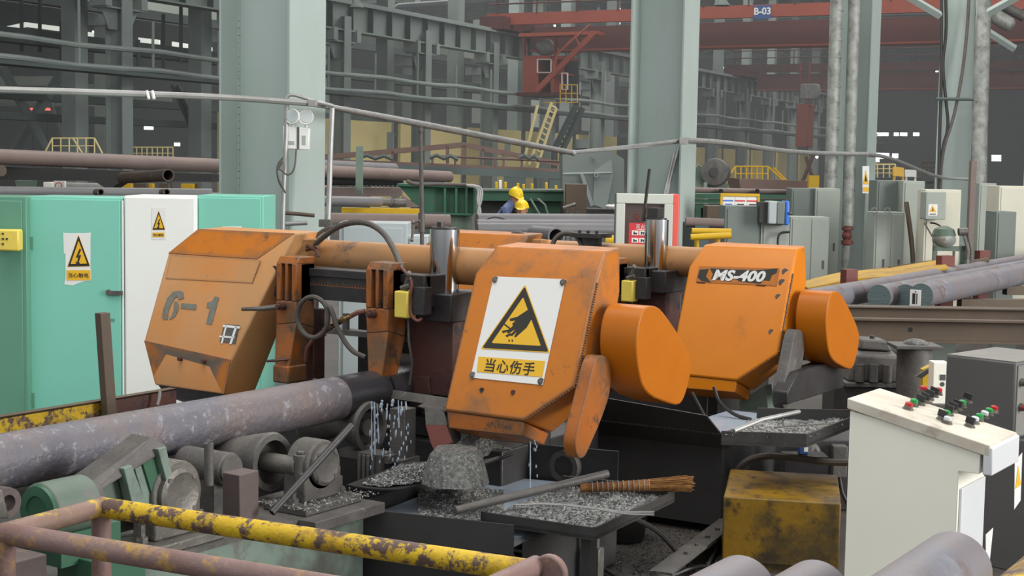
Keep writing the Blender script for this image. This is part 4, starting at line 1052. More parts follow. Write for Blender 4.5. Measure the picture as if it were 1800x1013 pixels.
# ================================================================== roller conveyor
t = thing('conveyor_frame', 'pale green steel conveyor frame under the near roller blocks', 'frame', (-4.5, 4.6, 0))
mk(MB().box((-4.78, 2.5, .0), (-4.36, 5.45, .53)), 'side_beam', M['pale_green'], t, bev=.006)
mk(MB().box((-4.80, 2.5, .53), (-4.34, 5.47, .545)), 'beam_top', M['grime'], t)
mk(MB().box((-5.62, 2.5, .0), (-5.3, 6.2, .5)), 'side_beam', M['tank'], t, bev=.006)
mk(MB().box((-5.4, 5.2, .3), (-4.6, 5.5, .42)).box((-5.4, 4.3, .3), (-4.6, 4.6, .42)).box((-5.4, 3.4, .3), (-4.6, 3.7, .42)), 'cross_beam', M['oily_black'], t)
def vroller(Y, lab, m, zc=.745, xr=-4.64, BX=BX):
    t = thing('v_roller', lab, 'roller', (BX, Y, zc-.15), 'waisted rollers of the bar conveyor')
    w_ = xr-BX
    mk(MB().lathe([(.02, -w_), (.135, -w_), (.142, -w_+.02), (.075, -.03), (.075, .03), (.142, w_-.02), (.135, w_), (.105, w_), (.10, w_-.06), (.03, w_-.06)], (BX, Y, zc), (1, 0, 0), 36), 'roller_body', m, t)
    mk(MB().cyl((BX-w_-.1, Y, zc), (xr+(.16 if Y < 5.5 else -.02), Y, zc), .045, 18), 'shaft', M['iron_worn'], t)
    return t
def pillow(Y, lab, m, x=-4.49, zc=.745, disc=False, big=1.):
    t = thing('bearing_block', lab, 'bearing block', (x, Y, .545), 'roller bearing blocks')
    mk(MB().box((x-.12, Y-.2, .545), (x+.14, Y+.2, .585)), 'base_plate', m, t, bev=.006)
    r = .105*big
    mk(MB().box((x-.06, Y-.13, .585), (x+.07, Y+.13, zc-.02)).cyl((x-.06, Y, zc), (x+.07, Y, zc), r, 32), 'housing', m, t, bev=.008)
    mk(MB().lathe([(.085*big, 0), (.085*big, .02), (.07*big, .03), (.06*big, .024)], (x+.07, Y, zc), (1, 0, 0), 28), 'end_cover', m, t)
    for k in range(4):
        a = pi/4+k*pi/2
        mk(MB().cyl((x+.085, Y+.072*big*cos(a), zc+.072*big*sin(a)), (x+.10, Y+.072*big*cos(a), zc+.072*big*sin(a)), .012, 6), 'bolt', m, t)
    for dy in (-.165, .165):
        mk(MB().cyl((x+.03, Y+dy, .585), (x+.03, Y+dy, .66), .016, 8).cyl((x+.03, Y+dy, .585), (x+.03, Y+dy, .61), .028, 6), 'stud', m, t)
    mk(MB().cyl((x+.02, Y-.1, .6), (x+.02, Y-.1, zc+.06), .035, 14).cyl((x+.02, Y-.1, zc+.06), (x+.02, Y-.1, zc+.075), .022, 6), 'side_boss', m, t, bev=.004)
    return t
vroller(5.12, 'waisted steel roller with open rim beside the middle bearing block', M['grime'])
pillow(5.22, 'grey roller bearing block on the raised plate behind the leaning pipe', M['grime'], big=1.12)
vroller(6.12, 'waisted roller just before the saw under the dripping coolant', M['grime'], xr=-4.85, BX=-5.06)
vroller(4.22, 'waisted roller behind the round bearing disc', M['grime'])
pillow(4.33, 'worn round bearing block with a pale disc cover beside the green bracket', M['iron_worn'], x=-4.52, zc=.765, big=1.32)
# raised packing plates under the middle block
single(MB().box((-4.34, 4.96, .5), (-4.24, 5.46, .55)), 'packing_plate', M['grime'], 'chip covered packing plate beside the middle bearing block', 'plate', bev=.004)
tag(mk(chip(500, lambda: (-4.62+random.random()*.36, 4.95+random.random()*.5, .59+random.random()*.004), .006), 'chip_dusting', M['swarf'], None), 'bright steel chips scattered on the middle bearing block', 'chips', kind='stuff')
# leaning tube in front of the block
a, b = PX(478, 902, -4.28), PX(618, 748, -4.22)
single(MB().ringtube(a, b, .016, .011, 14), 'leaning_tube', M['oily_black'], 'dark steel tube leaning across the middle bearing block', 'tube')
a = PX(367, 800, -4.42)
single(MB().ringtube(a-V(0, 0, .13), a+V(0, 0, .05), .02, .014, 16), 'upright_tube', M['grime'], 'short upright tube beside the round bearing disc', 'tube')
# stop plate
q = [PX(421, 838, -4.36), PX(454, 828, -4.36), PX(454, 912, -4.36), PX(421, 906, -4.36)]
single(MB().hull([PX(421, 836, -4.36), PX(455, 827, -4.36), PX(455, 915, -4.36), PX(421, 915, -4.36)]+[PX(421, 836, -4.36)+V(-.1, 0, 0), PX(455, 827, -4.36)+V(-.1, 0, 0), PX(455, 915, -4.36)+V(-.1, 0, 0), PX(421, 915, -4.36)+V(-.1, 0, 0)]), 'stop_plate', M['mauve_steel'], 'brown rectangular steel stop plate right of the round bearing disc', 'plate', bev=.004)
# motor behind the disc
c = PX(405, 826, -4.56)
t = thing('roller_motor', 'small grey drive motor behind the brown stop plate', 'motor', c-V(0, 0, .1))
mk(MB().cyl(c+V(-.28, 0, 0), c, .075, 28), 'motor_body', M['grime'], t, bev=.006)
mk(MB().cyl(c, c+V(.012, 0, 0), .066, 24), 'end_cap', M['grime'], t)
mk(MB().box(c+V(-.26, -.06, -.26), c+V(-.04, .06, -.05)), 'motor_foot', M['grime'], t)

# green wedge bracket guiding the bar, with steel strip
X0 = -4.5
t = thing('guide_bracket', 'dusty green welded bracket with a sloping steel guide strip', 'bracket', (-4.55, 4.1, .545))
g = lambda x, y, X=X0: PX(x, y, X)
mk(MB().prism([g(150, 868), g(285, 796), g(306, 856), g(214, 898), g(150, 898)], (-.03, 0, 0)), 'side_plate', M['bracket_green'], t, bev=.003)
mk(MB().hull([g(140, 862, -4.5), g(268, 768, -4.47), g(292, 784, -4.45), g(292, 792, -4.45), g(160, 872, -4.46)]+[g(140, 862, -4.5)-V(.12, 0, 0), g(268, 768, -4.47)-V(.12, 0, 0), g(292, 786, -4.45)-V(.12, 0, 0), g(160, 872, -4.46)-V(.12, 0, 0)]), 'guide_strip', M['grime'], t, bev=.004)
mk(MB().prism([g(278, 790, -4.43), g(292, 786, -4.43), g(309, 858, -4.43), g(297, 862, -4.43)], (-.05, 0, 0)), 'end_rib', M['pale_green'], t, bev=.003)
mk(MB().prism([g(218, 824, -4.44), g(232, 818, -4.44), g(262, 900, -4.44), g(238, 910, -4.44)], (-.05, 0, 0)).prism([g(236, 820, -4.47), g(256, 812, -4.47), g(300, 900, -4.47), g(262, 912, -4.47)], (-.02, 0, 0)), 'rib', M['pale_green'], t, bev=.003)
mk(MB().prism([g(250, 812, -4.46), g(282, 796, -4.46), g(306, 856, -4.46), g(268, 872, -4.46)], (-.02, 0, 0)), 'gusset', M['machine_green'], t, bev=.002)
# green motor at far left
c = PX(70, 900, -4.3)
t = thing('drive_motor', 'dusty green drive motor in the lower left corner', 'motor', c-V(0, 0, .12))
ax = V(-.35, .62, .0); ax /= np.linalg.norm(ax)
mk(MB().cyl(c, c+V(0, .2, .0), .105, 32), 'motor_body', M['bracket_green'], t, bev=.008)
mk(MB().lathe([(.1, 0), (.095, -.012), (.06, -.016), (.055, -.01)], c, (0, 1, 0), 28), 'end_cap', M['machine_green'], t)
mk(MB().cyl(c+V(0, .2, 0), c+V(0, .26, 0), .06, 24), 'coupling', M['grime'], t)
mk(MB().box(c+V(-.09, .02, -.2), c+V(.09, .3, -.08)), 'motor_foot', M['machine_green'], t)
mk(MB().box(c+V(-.03, .1, -.5), c+V(.16, .36, -.18)), 'pedestal', M['machine_green'], t, bev=.004)
c = PX(0, 895, -4.05)
t = thing('flange_plate', 'worn pale flange plate cut by the left edge of photo', 'plate', c)
mk(MB().prism([PX(-20, 862, -4.1), PX(5, 862, -4.1), PX(17, 912, -4.1), PX(-20, 912, -4.1)], (-.02, 0, 0)), 'plate_face', M['iron_worn'], t, bev=.004)
mk(MB().ringtube(PX(15, 885, -4.3)-V(.05, 0, 0), PX(15, 885, -4.3), .055, .03, 20), 'bush', M['mauve_steel'], t)
single(MB().box(PX(-40, 985, -3.95)+V(-.5, -.3, -.35), PX(40, 985, -3.95)+V(0, .1, .0)), 'floor_block', M['mauve_steel'], 'brown steel block under the rails at left edge', 'block', bev=.006)

# ================================================================== coolant tank and chip tray of the near saw
Z0 = .5
def tp(x, y, z=Z0): return PZ(x, y, z)
t = thing('chip_tank', 'black coolant and chip tank under the nearest saw', 'tank', (-4.1, 5.9, 0))
fl_, fr_ = V(-4.52, 5.42, 0), V(-3.62, 5.62, 0)
bl_, br_ = V(-4.60, 6.75, 0), V(-3.80, 6.93, 0)
th = .012
def wall(a, b, z0, z1, inset0=V(0, 0, 0)):
    n = V(-(b-a)[1], (b-a)[0], 0); n /= np.linalg.norm(n)
    return MB().hull([a+V(0, 0, z1), b+V(0, 0, z1), a+n*th+V(0, 0, z1), b+n*th+V(0, 0, z1), a+V(0, 0, z0)+inset0, b+V(0, 0, z0)+inset0, a+n*th+V(0, 0, z0)+inset0, b+n*th+V(0, 0, z0)+inset0])
mk(wall(fl_, fr_, .36, Z0), 'front_lip', M['tank'], t)
mk(wall(fl_+V(.0, 0, 0), fr_, .24, .362, V(0, .12, 0)), 'front_slope', M['tank'], t)
mk(wall(fl_+V(0, .12, 0), fr_+V(0, .12, 0), 0.02, .245), 'front_wall', M['tank'], t)
mk(wall(bl_, br_, .02, Z0+.12), 'back_wall', M['oily_black'], t)
mk(wall(fl_, bl_, .02, Z0-.02), 'side_wall', M['tank'], t)
mk(wall(fr_+V(0, .1, 0), br_, .02, Z0-.1), 'side_wall', M['tank'], t)
mk(MB().hull([fl_+V(.03, .15, .41), fr_+V(-.03, .15, .41), bl_+V(.03, -.03, .43), br_+V(-.03, -.03, .43), fl_+V(.03, .15, .39), fr_+V(-.03, .15, .39), bl_+V(.03, -.03, .40), br_+V(-.03, -.03, .40)]), 'coolant_pool', M['coolant'], t)
# tray hung on the tank's right
TA, TB_, TC, TD = tp(845, 903), tp(1046, 932), tp(1186, 866), tp(990, 846)
t = thing('chip_tray', 'shallow steel chip tray with a turned up rim beside the tank', 'tray', (TA+TB_+TC+TD)/4-V(0, 0, .04))
dn = V(0, 0, -.012)
mk(MB().hull([p+V(0, 0, -.03) for p in (TA, TB_, TC, TD)]+[p+V(0, 0, -.045) for p in (TA, TB_, TC, TD)]), 'tray_sheet', M['grime'], t)
def rim(a, b, z0=-.05, z1=.008, name='rim'):
    return mk(wall(a+V(0, 0, 0), b, Z0+z0-Z0, z1), name, M['tank'], t)
rim(TA, TB_); rim(TB_, TC); rim(TC, TD, -.05, .03)
c0 = PZ(905, 930, .44)
mk(MB().tube([PZ(890, 965, .36), PZ(975, 925, .45)], .02, 4), 'strut', M['tank'], t)
mk(MB().box(TB_+V(-.09, .03, -.5), TB_+V(-.04, .09, -.05)), 'leg', M['oily_black'], t)
def intray():
    u, v = random.random(), random.random()
    p = TA+(TB_-TA)*u+(TD-TA)*v+(TC-TB_-TD+TA)*u*v
    return p
def heap(fn, nx, ny, name, m, label):
    """a lumpy sheet of swarf following fn(u, v)"""
    vs, fs = [], []
    for i in range(nx+1):
        for j in range(ny+1): vs.append(fn(i/nx, j/ny))
    for i in range(nx):
        for j in range(ny):
            a = i*(ny+1)+j
            fs.append((a, a+ny+1, a+ny+2, a+1))
    o = mk(MB().add(vs, fs), name, m)
    return tag(o, label, 'swarf', kind='stuff')
from mathutils import noise as mn
def nz(p, s=1.): return mn.noise(Vector((float(p[0])*s, float(p[1])*s, float(p[2])*s)))
def tf(u, v):
    p = TA+(TB_-TA)*u+(TD-TA)*v+(TC-TB_-TD+TA)*u*v
    e = min(u, 1-u, v, 1-v)
    return p+V(0, 0, -.03+.03*min(1, e*8)*(.6+nz(p, 14))+.006*nz(p, 60))
heap(tf, 60, 40, 'swarf_bed', M['swarf'], 'bed of bright steel swarf lying in the chip tray')
def tchip():
    p = tf(.04+.92*random.random(), .04+.92*random.random())
    return p+V(0, 0, .004)
tag(mk(chip(5200, tchip, .007), 'swarf_curls', M['swarf']), 'bright curled steel chips on the swarf bed of the tray', 'swarf', kind='stuff')
# curved sheet catching chips below the blade
def cs(u, v):
    x = 610+u*200
    y = 852+8*sin(u*5)-(8 if u > .75 else 0)*(u-.75)*4
    p = PZ(x, y, .565)
    return p+(V(-.02, .55, .03))*v
t_ = MB()
n = 16
vs = [cs(i/n, j) for i in range(n+1) for j in (0, 1)]
t_.add(vs+[A(q)-V(0, 0, .006) for q in vs], [(2*i, 2*i+2, 2*i+3, 2*i+1) for i in range(n)]+[(2*i+2*n+2, 2*i+1+2*n+2, 2*i+3+2*n+2, 2*i+2+2*n+2) for i in range(n)]+[(2*i, 2*i+2*n+2, 2*i+2+2*n+2, 2*i+2) for i in range(n)])
single(t_, 'catch_sheet', M['oily_black'], 'wavy black sheet catching chips below the blade', 'sheet')
def hp(u, v):
    p = cs(.1+.9*u, .05+.9*v)
    h = .16*math.exp(-((u-.78)**2/.05+(v-.6)**2/.12))+.05*math.exp(-((u-.35)**2/.12+(v-.5)**2/.1))
    return p+V(0, 0, .004+h*(1+.25*nz(p, 12))+.012*nz(p, 30))
heap(hp, 50, 40, 'swarf_heap', M['swarf_dark'], 'heap of grey swarf piled on the wavy sheet below the blade')
tag(mk(chip(5000, lambda: hp(random.random(), random.random())+V(0, 0, .004), .006), 'swarf_curls', M['swarf']), 'bright curled chips over the heap below the blade', 'swarf', kind='stuff')
def hp2(u, v):
    p = PZ(735+150*u, 918-50*v, .42)
    return p+V(0, 0, .01+.09*math.exp(-((u-.5)**2/.07+(v-.75)**2/.12))*(1+.3*nz(p, 11))+.012*nz(p, 35))
heap(hp2, 50, 36, 'swarf_heap', M['swarf_dark'], 'dark heap of swarf sliding from the sheet into the coolant pool')
# sludge mounds shaped like upturned buckets left of the pool
def mound(px, py, z, r0, r1, h, lab):
    c = PZ(px, py, z)
    mb = MB()
    n = 28
    pr = [(r0, 0), (r0*.95, h*.3), (r1*1.06, h*.85), (r1*.9, h), (r1*.3, h*1.02)]
    mb.lathe(pr, c, (0, 0, 1), n)
    mb.v = [tuple(A(v)+V(.012*nz(A(v), 14), .012*nz(A(v)+3, 14), .01*nz(A(v)+7, 14))) for v in mb.v]
    return tag(mk(mb, 'swarf_mound', M['swarf_dark']), lab, 'swarf', kind='stuff')
mound(800, 848, .57, .17, .12, .17, 'tall caked swarf mound under the cover of the nearest saw')
tag(mk(chip(3000, lambda: hp2(random.random(), random.random())+V(0, 0, .004), .006), 'swarf_curls', M['swarf']), 'dark chips spilling from the mound into the tank', 'swarf', kind='stuff')

# fixed posts under the blade
single(MB().box((-4.745, 6.14, .50), (-4.645, 6.24, .86)).box((-4.77, 6.10, .50), (-4.63, 6.26, .60)), 'blade_post', M['grime'], 'upright steel post in the coolant stream under the blade', 'post', bev=.004)
b0_, b1_ = PY(628, 852, 6.0), PY(668, 800, 6.0)
wb_ = MB().box((b0_[0], 6.0, b0_[2]), (b1_[0], 6.12, b1_[2]))
for k in range(4): wb_.box((b0_[0]+.01+.03*k, 5.985, b0_[2]), (b0_[0]+.028+.03*k, 6.0, b1_[2]-.01))
single(wb_, 'wet_block', M['grime'], 'wet ribbed steel block left of the blade post', 'block', bev=.004)
b0_, b1_ = PY(596, 800, 6.03), PY(684, 786, 6.03)
single(MB().box((b0_[0], 6.03, b0_[2]-.01), (b1_[0], 6.1, b0_[2]+.035)), 'cross_bar', M['grime'], 'chip dusted flat bar between the roller and the blade post', 'bar', bev=.003)
# deflector chute
def dpt(x, y, Y): return PY(x, y, Y)
t = thing('chip_chute', 'bent rusty and grey chip chute hanging below the saw cover', 'chute', dpt(785, 790, 6.2))
mk(MB().prism([dpt(746, 718, 6.2), dpt(777, 716, 6.2), dpt(786, 748, 6.16), dpt(748, 748, 6.16)], (0, .012, 0)), 'chute_plate', M['grime'], t, bev=.002)
mk(MB().prism([dpt(748, 748, 6.16), dpt(784, 748, 6.16), dpt(794, 778, 6.12), dpt(765, 797, 6.12), dpt(757, 778, 6.12)], (0, .012, 0)), 'chute_apron', M['red_brown'], t, bev=.002)
mk(MB().prism([dpt(777, 716, 6.2), dpt(784, 716, 6.24), dpt(808, 740, 6.3), dpt(808, 782, 6.28), dpt(794, 780, 6.13)], (0, .012, 0)), 'chute_side', M['grime'], t, bev=.002)
# falling coolant
mb = MB()
for x, y0, y1, r in ((653, 706, 806, .0045), (658, 708, 800, .006), (663, 710, 780, .004), (681, 710, 738, .005), (700, 704, 752, .005), (706, 706, 726, .004), (672, 704, 716, .008), (691, 702, 714, .007), (713, 706, 720, .005), (764, 798, 838, .004), (801, 798, 840, .004)):
    dx = random.uniform(-3, 3)
    pts = [PY(x+dx*k/6, y0+(y1-y0)*k/6, 5.97) for k in range(7)]
    mb.tube(pts, [r*(.45+.7*random.random()) for _ in pts], 6)
for k in range(60):
    x, y = 650+random.random()*75, 716+random.random()*110
    mb.ball(PY(x, y, 5.96), .0028+.0025*random.random(), 6, 4, (1, 1, 1.5+3*random.random()))
tag(mk(mb, 'coolant_drips', M['coolant']), 'milky coolant dripping from the blade', 'coolant', kind='stuff')
mb = MB()
mb.tube([PY(932, 748+14*k, 6.25) for k in range(9)], [.0025+.0015*random.random() for _ in range(9)], 6)
for k in range(12): mb.ball(PY(930+16*random.random(), 752+90*random.random(), 6.25), .004, 6, 4, (1, 1, 2.4))
tag(mk(mb, 'coolant_thread', M['coolant']), 'thin thread of coolant falling from the drive cover', 'coolant', kind='stuff')

# machine legs seen between cover and tank
for i, x in enumerate((930, 947)):
    p = PY(x, 835, 6.95)
    single(MB().box(V(p[0]-.03, 6.93, .1), V(p[0]+.03, 7.0, 1.0)), 'support_post', M['oily_black'], ['dark square post just left of the falling coolant thread', 'dark square post just right of the falling coolant thread'][i], 'post')
p = PY(788, 820, 6.98)
single(MB().box((-4.36, 6.95, .1), (-4.3, 7.05, 1.0)), 'support_post', M['oily_black'], 'dark post behind the swarf mound under the drive cover', 'post')
c = PY(1000, 818, 6.9)
single(MB().ringtube(c, c+V(.0, -.06, -.0), .09, .06, 24).cyl(c+V(0, -.02, 0), c+V(0, .2, 0), .055, 20), 'pump_ring', M['grime'], 'grey pump ring behind the tank below the pulley guard', 'pump')
# loose round rod across the tank, broom, wire
a, b = PZ(800, 898, .53), PZ(1068, 833, .62)
single(MB().cyl(a, b, .02, 20), 'round_rod', M['grime'], 'grey round rod lying across the chip tank', 'rod', bev=.002)
a, b = PZ(1020, 858, .53), PZ(1222, 850, .56)
t = thing('twig_broom', 'worn twig broom lying on the back rim of the tray', 'broom', (a+b)/2)
ax = (b-a)/np.linalg.norm(b-a)
mk(MB().tube([a, a+(b-a)*.35, a+(b-a)*.6], [.022, .026, .03], 14), 'binding', M['wood'], t)
tw = MB()
for k in range(130):
    an, rr = random.random()*6.28, sqrt(random.random())
    off = V(-ax[1]*cos(an), ax[0]*cos(an), sin(an))*.03*rr
    s0 = a+(b-a)*.5+off*.9
    s1 = a+(b-a)*(.86+.14*random.random())+off*(1.1+.5*random.random())
    tw.tube([s0, s1], .0022, 4)
mk(tw, 'twigs', M['twig'], t)['kind'] = 'stuff'
wb = MB()
for k in range(12): wb.ringtube(a+(b-a)*(.1+.045*k), a+(b-a)*(.105+.045*k), .031, .02, 12)
mk(wb, 'wire_wrap', M['galv'], t)['kind'] = 'stuff'
mb = MB()
for k in range(3):
    mb.tube(chaikin_open([PZ(905, 888, .53), PZ(965, 884+k, .535), PZ(1050, 893+k, .54), PZ(1090, 900+k*2, .54), PZ(1150, 900+k*3, .545)]), .0035, 6)
mb.tube(chaikin_open([PZ(1048, 900, .54), PZ(1044, 890, .55), PZ(1054, 887, .55), PZ(1058, 896, .54), PZ(1048, 900, .54)], 2), .003, 6)
single(mb, 'wire_bundle', M['galv'], 'twisted steel wire lying on the chip tray with a loop', 'wire')
# bucket under the tray
c = PZ(1100, 962, 0)
single(MB().lathe([(.10, 0), (.115, .02), (.155, .30), (.165, .31), (.15, .31), (.14, .26), (.02, .25)], PZ(1097, 950, .0), (0, 0, 1), 32), 'bucket', M['oily_black'], 'black bucket on the floor below the chip tray', 'bucket')
# valve by the tray leg
c = PZ(1048, 990, .15)
t = thing('drain_valve', 'small drain valve with a grey square body under the tray corner', 'valve', c)
mk(MB().box(c+V(-.04, -.03, -.15), c+V(.03, .03, .08)), 'valve_body', M['iron_worn'], t, bev=.006)
mk(MB().cyl(c+V(-.005, 0, .08), c+V(-.005, 0, .2), .02, 12).ball(c+V(-.005, 0, .19), .032, 10, 8), 'valve_stem', M['grime'], t)

# ================================================================== tank and tray of the far saw
t = thing('chip_tank', 'dark grey folded coolant tank of the further saw', 'tank', (-3.8, 7.9, 0))
A0 = lambda x, y, Y: PY(x, y, Y)
fy = 7.78
e = [PY(1036, 905, fy), PY(1268, 938, fy+.06)]
XL, XR = -4.75, -3.60
mk(MB().hull([V(XL, fy, .06), V(XR, fy+.05, .06), V(XL, fy+.02, .06), V(XR, fy+.07, .06), V(XL, fy, .52), V(XR, fy+.05, .52), V(XL, fy+.02, .52), V(XR, fy+.07, .52)]), 'front_panel', M['tank'], t)
mk(MB().hull([V(XL, fy, .52), V(XR+.0, fy+.05, .52), V(XL, fy-.09, .62), V(XR+.03, fy-.04, .62), V(XL, fy+.015, .52), V(XR, fy+.065, .52), V(XL, fy-.075, .63), V(XR+.03, fy-.025, .63)]), 'front_slope', M['tank'], t)
mk(MB().hull([V(XL, fy-.09, .62), V(XR+.03, fy-.04, .62), V(XL, fy-.075, .62), V(XR+.03, fy-.025, .62), V(XL+.3, fy-.17, .79), V(XR-.03, fy-.12, .735), V(XL+.3, fy-.155, .79), V(XR-.03, fy-.105, .735)]), 'front_lip', M['tank'], t)
wl = MB()
for k in range(70): wl.ball(V(XL+(XR+.03-XL)*k/70, fy-.092+.05*k/70, .622), .007+.003*random.random(), 6, 4)
mk(wl, 'weld_seam', M['tank'], t)['kind'] = 'stuff'
mk(MB().box((XL, fy+.1, .06), (XR-.02, fy+1.2, .5)), 'tank_body', M['oily_black'], t)
mk(MB().hull([V(-3.9, fy+.3, .62), V(XR, fy-.02, .62), V(XR, fy+.8, .62), V(-3.9, fy+.8, .62), V(-3.9, fy+.3, .6), V(XR, fy, .6), V(XR, fy+.8, .6), V(-3.9, fy+.8, .6)]), 'coolant_pool', M['coolant'], t)
Ta, Tb, Tc, Td = PZ(1268, 766, .7), PZ(1418, 771, .7), PZ(1500, 738, .7), PZ(1330, 735, .7)
t = thing('chip_tray', 'shallow steel chip tray of the further saw', 'tray', (Ta+Tb+Tc+Td)/4-V(0, 0, .05))
mk(MB().hull([p+V(0, 0, -.03) for p in (Ta, Tb, Tc, Td)]+[p+V(0, 0, -.045) for p in (Ta, Tb, Tc, Td)]), 'tray_sheet', M['grime'], t)
for a, b, z1 in ((Ta, Tb, .025), (Tb, Tc, .02), (Tc, Td, .06)): mk(wall(a, b, -.05, z1), 'rim', M['tank'], t)
def tf2(u, v):
    p = Ta+(Tb-Ta)*u+(Td-Ta)*v+(Tc-Tb-Td+Ta)*u*v
    return p+V(0, 0, -.005+.02*nz(p, 12)+.006*nz(p, 50))
heap(tf2, 40, 24, 'swarf_bed', M['swarf'], 'bed of bright swarf in the tray of the further saw')
tag(mk(chip(1500, lambda: tf2(random.random(), random.random())+V(0, 0, .004), .008), 'swarf_curls', M['swarf']), 'bright curled chips in the tray of the further saw', 'swarf', kind='stuff')
single(MB().tube([PZ(1290, 758, .74), PZ(1340, 738, .78), PZ(1405, 724, .8)], .012, 10), 'round_rod', M['galv'], 'thin bright rod lying across the further chip tray', 'rod')
mb = MB()
for k in range(3): mb.tube([PZ(1360+14*k, 752-2*k, .725), PZ(1464, 744+k, .735)], .0035, 5)
single(mb, 'rod_bundle', M['iron_worn'], 'thin bundle of bright rods in the further chip tray', 'rods')
# hoses and struts under the further saw
for i, (pts, r, m, lab) in enumerate([
    ([(1216, 690), (1232, 720), (1240, 736)], .012, 'rubber_black', 'black hose hanging left of the post under the further saw'),
    ([(1255, 680), (1262, 706), (1290, 730), (1320, 738)], .012, 'rubber_black', 'black hose curving right under the further saw')]):
    single(MB().tube(chaikin_open([PY(x, y, 8.3) for x, y in pts]), r, 8), 'hose', M[m], lab, 'hose')
p = PY(1253, 700, 9.0)
single(MB().box(V(p[0]-.035, 9.0, .5), V(p[0]+.035, 9.07, 1.0)), 'support_post', M['oily_black'], 'dark post below the cover of the further saw', 'post')
single(MB().prism([PX(1402, 655, -3.5), PX(1482, 628, -3.5), PX(1484, 682, -3.5), PX(1384, 712, -3.5), PX(1384, 690, -3.5)], (-.1, 0, 0)), 'motor_box', M['oily_black'], 'dark motor housing behind the grey pulley guard', 'housing', bev=.01)
single(MB().prism([PY(1300, 705, 8.9), PY(1345, 678, 8.9), PY(1350, 720, 8.9), PY(1300, 724, 8.9)], (0, .1, 0)), 'green_bracket', M['pale_green'], 'pale green bracket scrap below the further saw', 'bracket')

# ================================================================== cables on the floor
def cable(pts, r, m, lab, name='cable'):
    return single(MB().tube(chaikin_open(pts, 2), r, 8), name, M[m], lab, 'cable')
cable([PZ(1100, 906, .42), PZ(1150, 928, .3), PZ(1180, 958, .16), PZ(1204, 990, .03), PZ(1225, 1004, .02)], .014, 'rubber_black', 'thick black cable running from the tray to the floor')
cable([PZ(1235, 1010, .02), PZ(1262, 960, .05), PZ(1268, 930, .1)], .01, 'rubber_black', 'thin black cable beside the yellow box')
cable([PZ(1180, 1013, .02), PZ(1220, 996, .04), PZ(1262, 998, .06), PZ(1262, 1014, .02)], .012, 'rubber_black', 'looped black cable on the floor left of the yellow box')
cable([PZ(1060, 1000, .02), PZ(1090, 1018, .02), PZ(1110, 1030, .02)], .012, 'rubber', 'cable on the floor below the drain valve')
cable([PY(1290, 845, 8.0), PY(1302, 815, 8.0), PY(1340, 800, 8.0), PY(1400, 805, 7.9), PY(1460, 814, 7.8), PY(1520, 812, 7.7)], .02, 'rubber', 'thick grey hose arching behind the yellow box', 'hose')
# channel on the floor
a, b = PZ(1180, 1013, .02), PZ(1270, 942, .02)
d_ = (b-a)/np.linalg.norm(b-a); n_ = V(-d_[1], d_[0], 0)
mb = MB().prism([a-d_*.3, b, b+n_*.02, a-d_*.3+n_*.02], (0, 0, .1)).prism([a-d_*.3+V(0, 0, .09), b+V(0, 0, .09), b-n_*.1+V(0, 0, .09), a-d_*.3-n_*.1+V(0, 0, .09)], (0, 0, .012))
for k in range(5): mb.cyl(a+(b-a)*(.1+.2*k)-n_*.05+V(0, 0, .1), a+(b-a)*(.1+.2*k)-n_*.05+V(0, 0, .115), .014, 6)
single(mb, 'floor_channel', M['grime'], 'bolted steel channel on the floor left of the yellow box', 'channel')
tag(mk(chip(1500, lambda: PZ(1080+190*random.random(), 930+80*random.random(), .005), .007), 'floor_chips', M['swarf_dark']), 'steel chips scattered on the floor by the bucket', 'chips', kind='stuff')

# ================================================================== yellow box
y0, y1 = PZ(1268, 1002, 0), PZ(1474, 1016, 0)
fx = (y1-y0)/np.linalg.norm(y1-y0)
YB = Fr(y0, ax=fx, ay=V(-fx[1], fx[0], 0))
yw = np.linalg.norm(y1-y0)
t = thing('tool_box', 'grimy yellow steel box on the floor left of the cream desk', 'box', YB(yw/2, .3, 0))
mk(MB().box((0, 0, .045), (yw, .75, .40), YB), 'box_body', M['yellow_box'], t, bev=.008)
mk(MB().box((.02, .02, 0), (yw-.02, .73, .045), YB), 'plinth', M['yellow_box'], t)

# ================================================================== cream control desk
ca, cb = P(1495, 703, 6.3), P(1742, 795, 6.3)
q0, q1, q2, q3 = P(1495, 700, 6.35), P(1742, 783, 6.02), P(1806, 745, 6.40), P(1579, 664, 6.73)
E0 = V(q0[0], q0[1], 0)
dxy = V(q1[0]-q0[0], q1[1]-q0[1], 0)
L = np.linalg.norm(dxy)
DK = Fr(E0, ax=dxy/L, ay=V(-dxy[1], dxy[0], 0)/L)
dep = .36
zb, zf = q0[2], q1[2]
t = thing('control_desk', 'cream sloping control desk with rows of knobs at lower right', 'control desk', DK(L/2, dep/2, 0))
def side(a, z): return DK(a, 0, z)
slope = (zf-zb)/L
body = [side(.0, 0), side(L*.80, 0), side(L*.80, zb-.40), side(L*.88, zb-.40+.0), side(L*.985, zb+slope*L-.13), side(L*.985, zb+slope*L-.055), side(0, zb-.05)]
body = [side(0, 0), side(L*.79, 0), side(L*.79, zf-.125), side(L*.93, zf-.125), side(L*.93, zf-.02), side(0, zb-.055)]
mk(MB().prism(body, DK.y*dep), 'body', M['cream'], t, bev=.003)
mk(MB().prism([DK(L*.79, .02, .05), DK(L*.79, dep-.02, .05), DK(L*.79, dep-.02, zf-.2), DK(L*.79, .02, zf-.2)], DK.x*.012), 'front_door', M['desk_white'], t, bev=.003)
mk(MB().hull([DK(a, b, z) for b in (-.012, dep+.012) for a, z in ((-.01, zb), (L, zf), (-.01, zb-.045), (L, zf-.05))]), 'sloping_top', M['cream_dirty'], t, bev=.004)
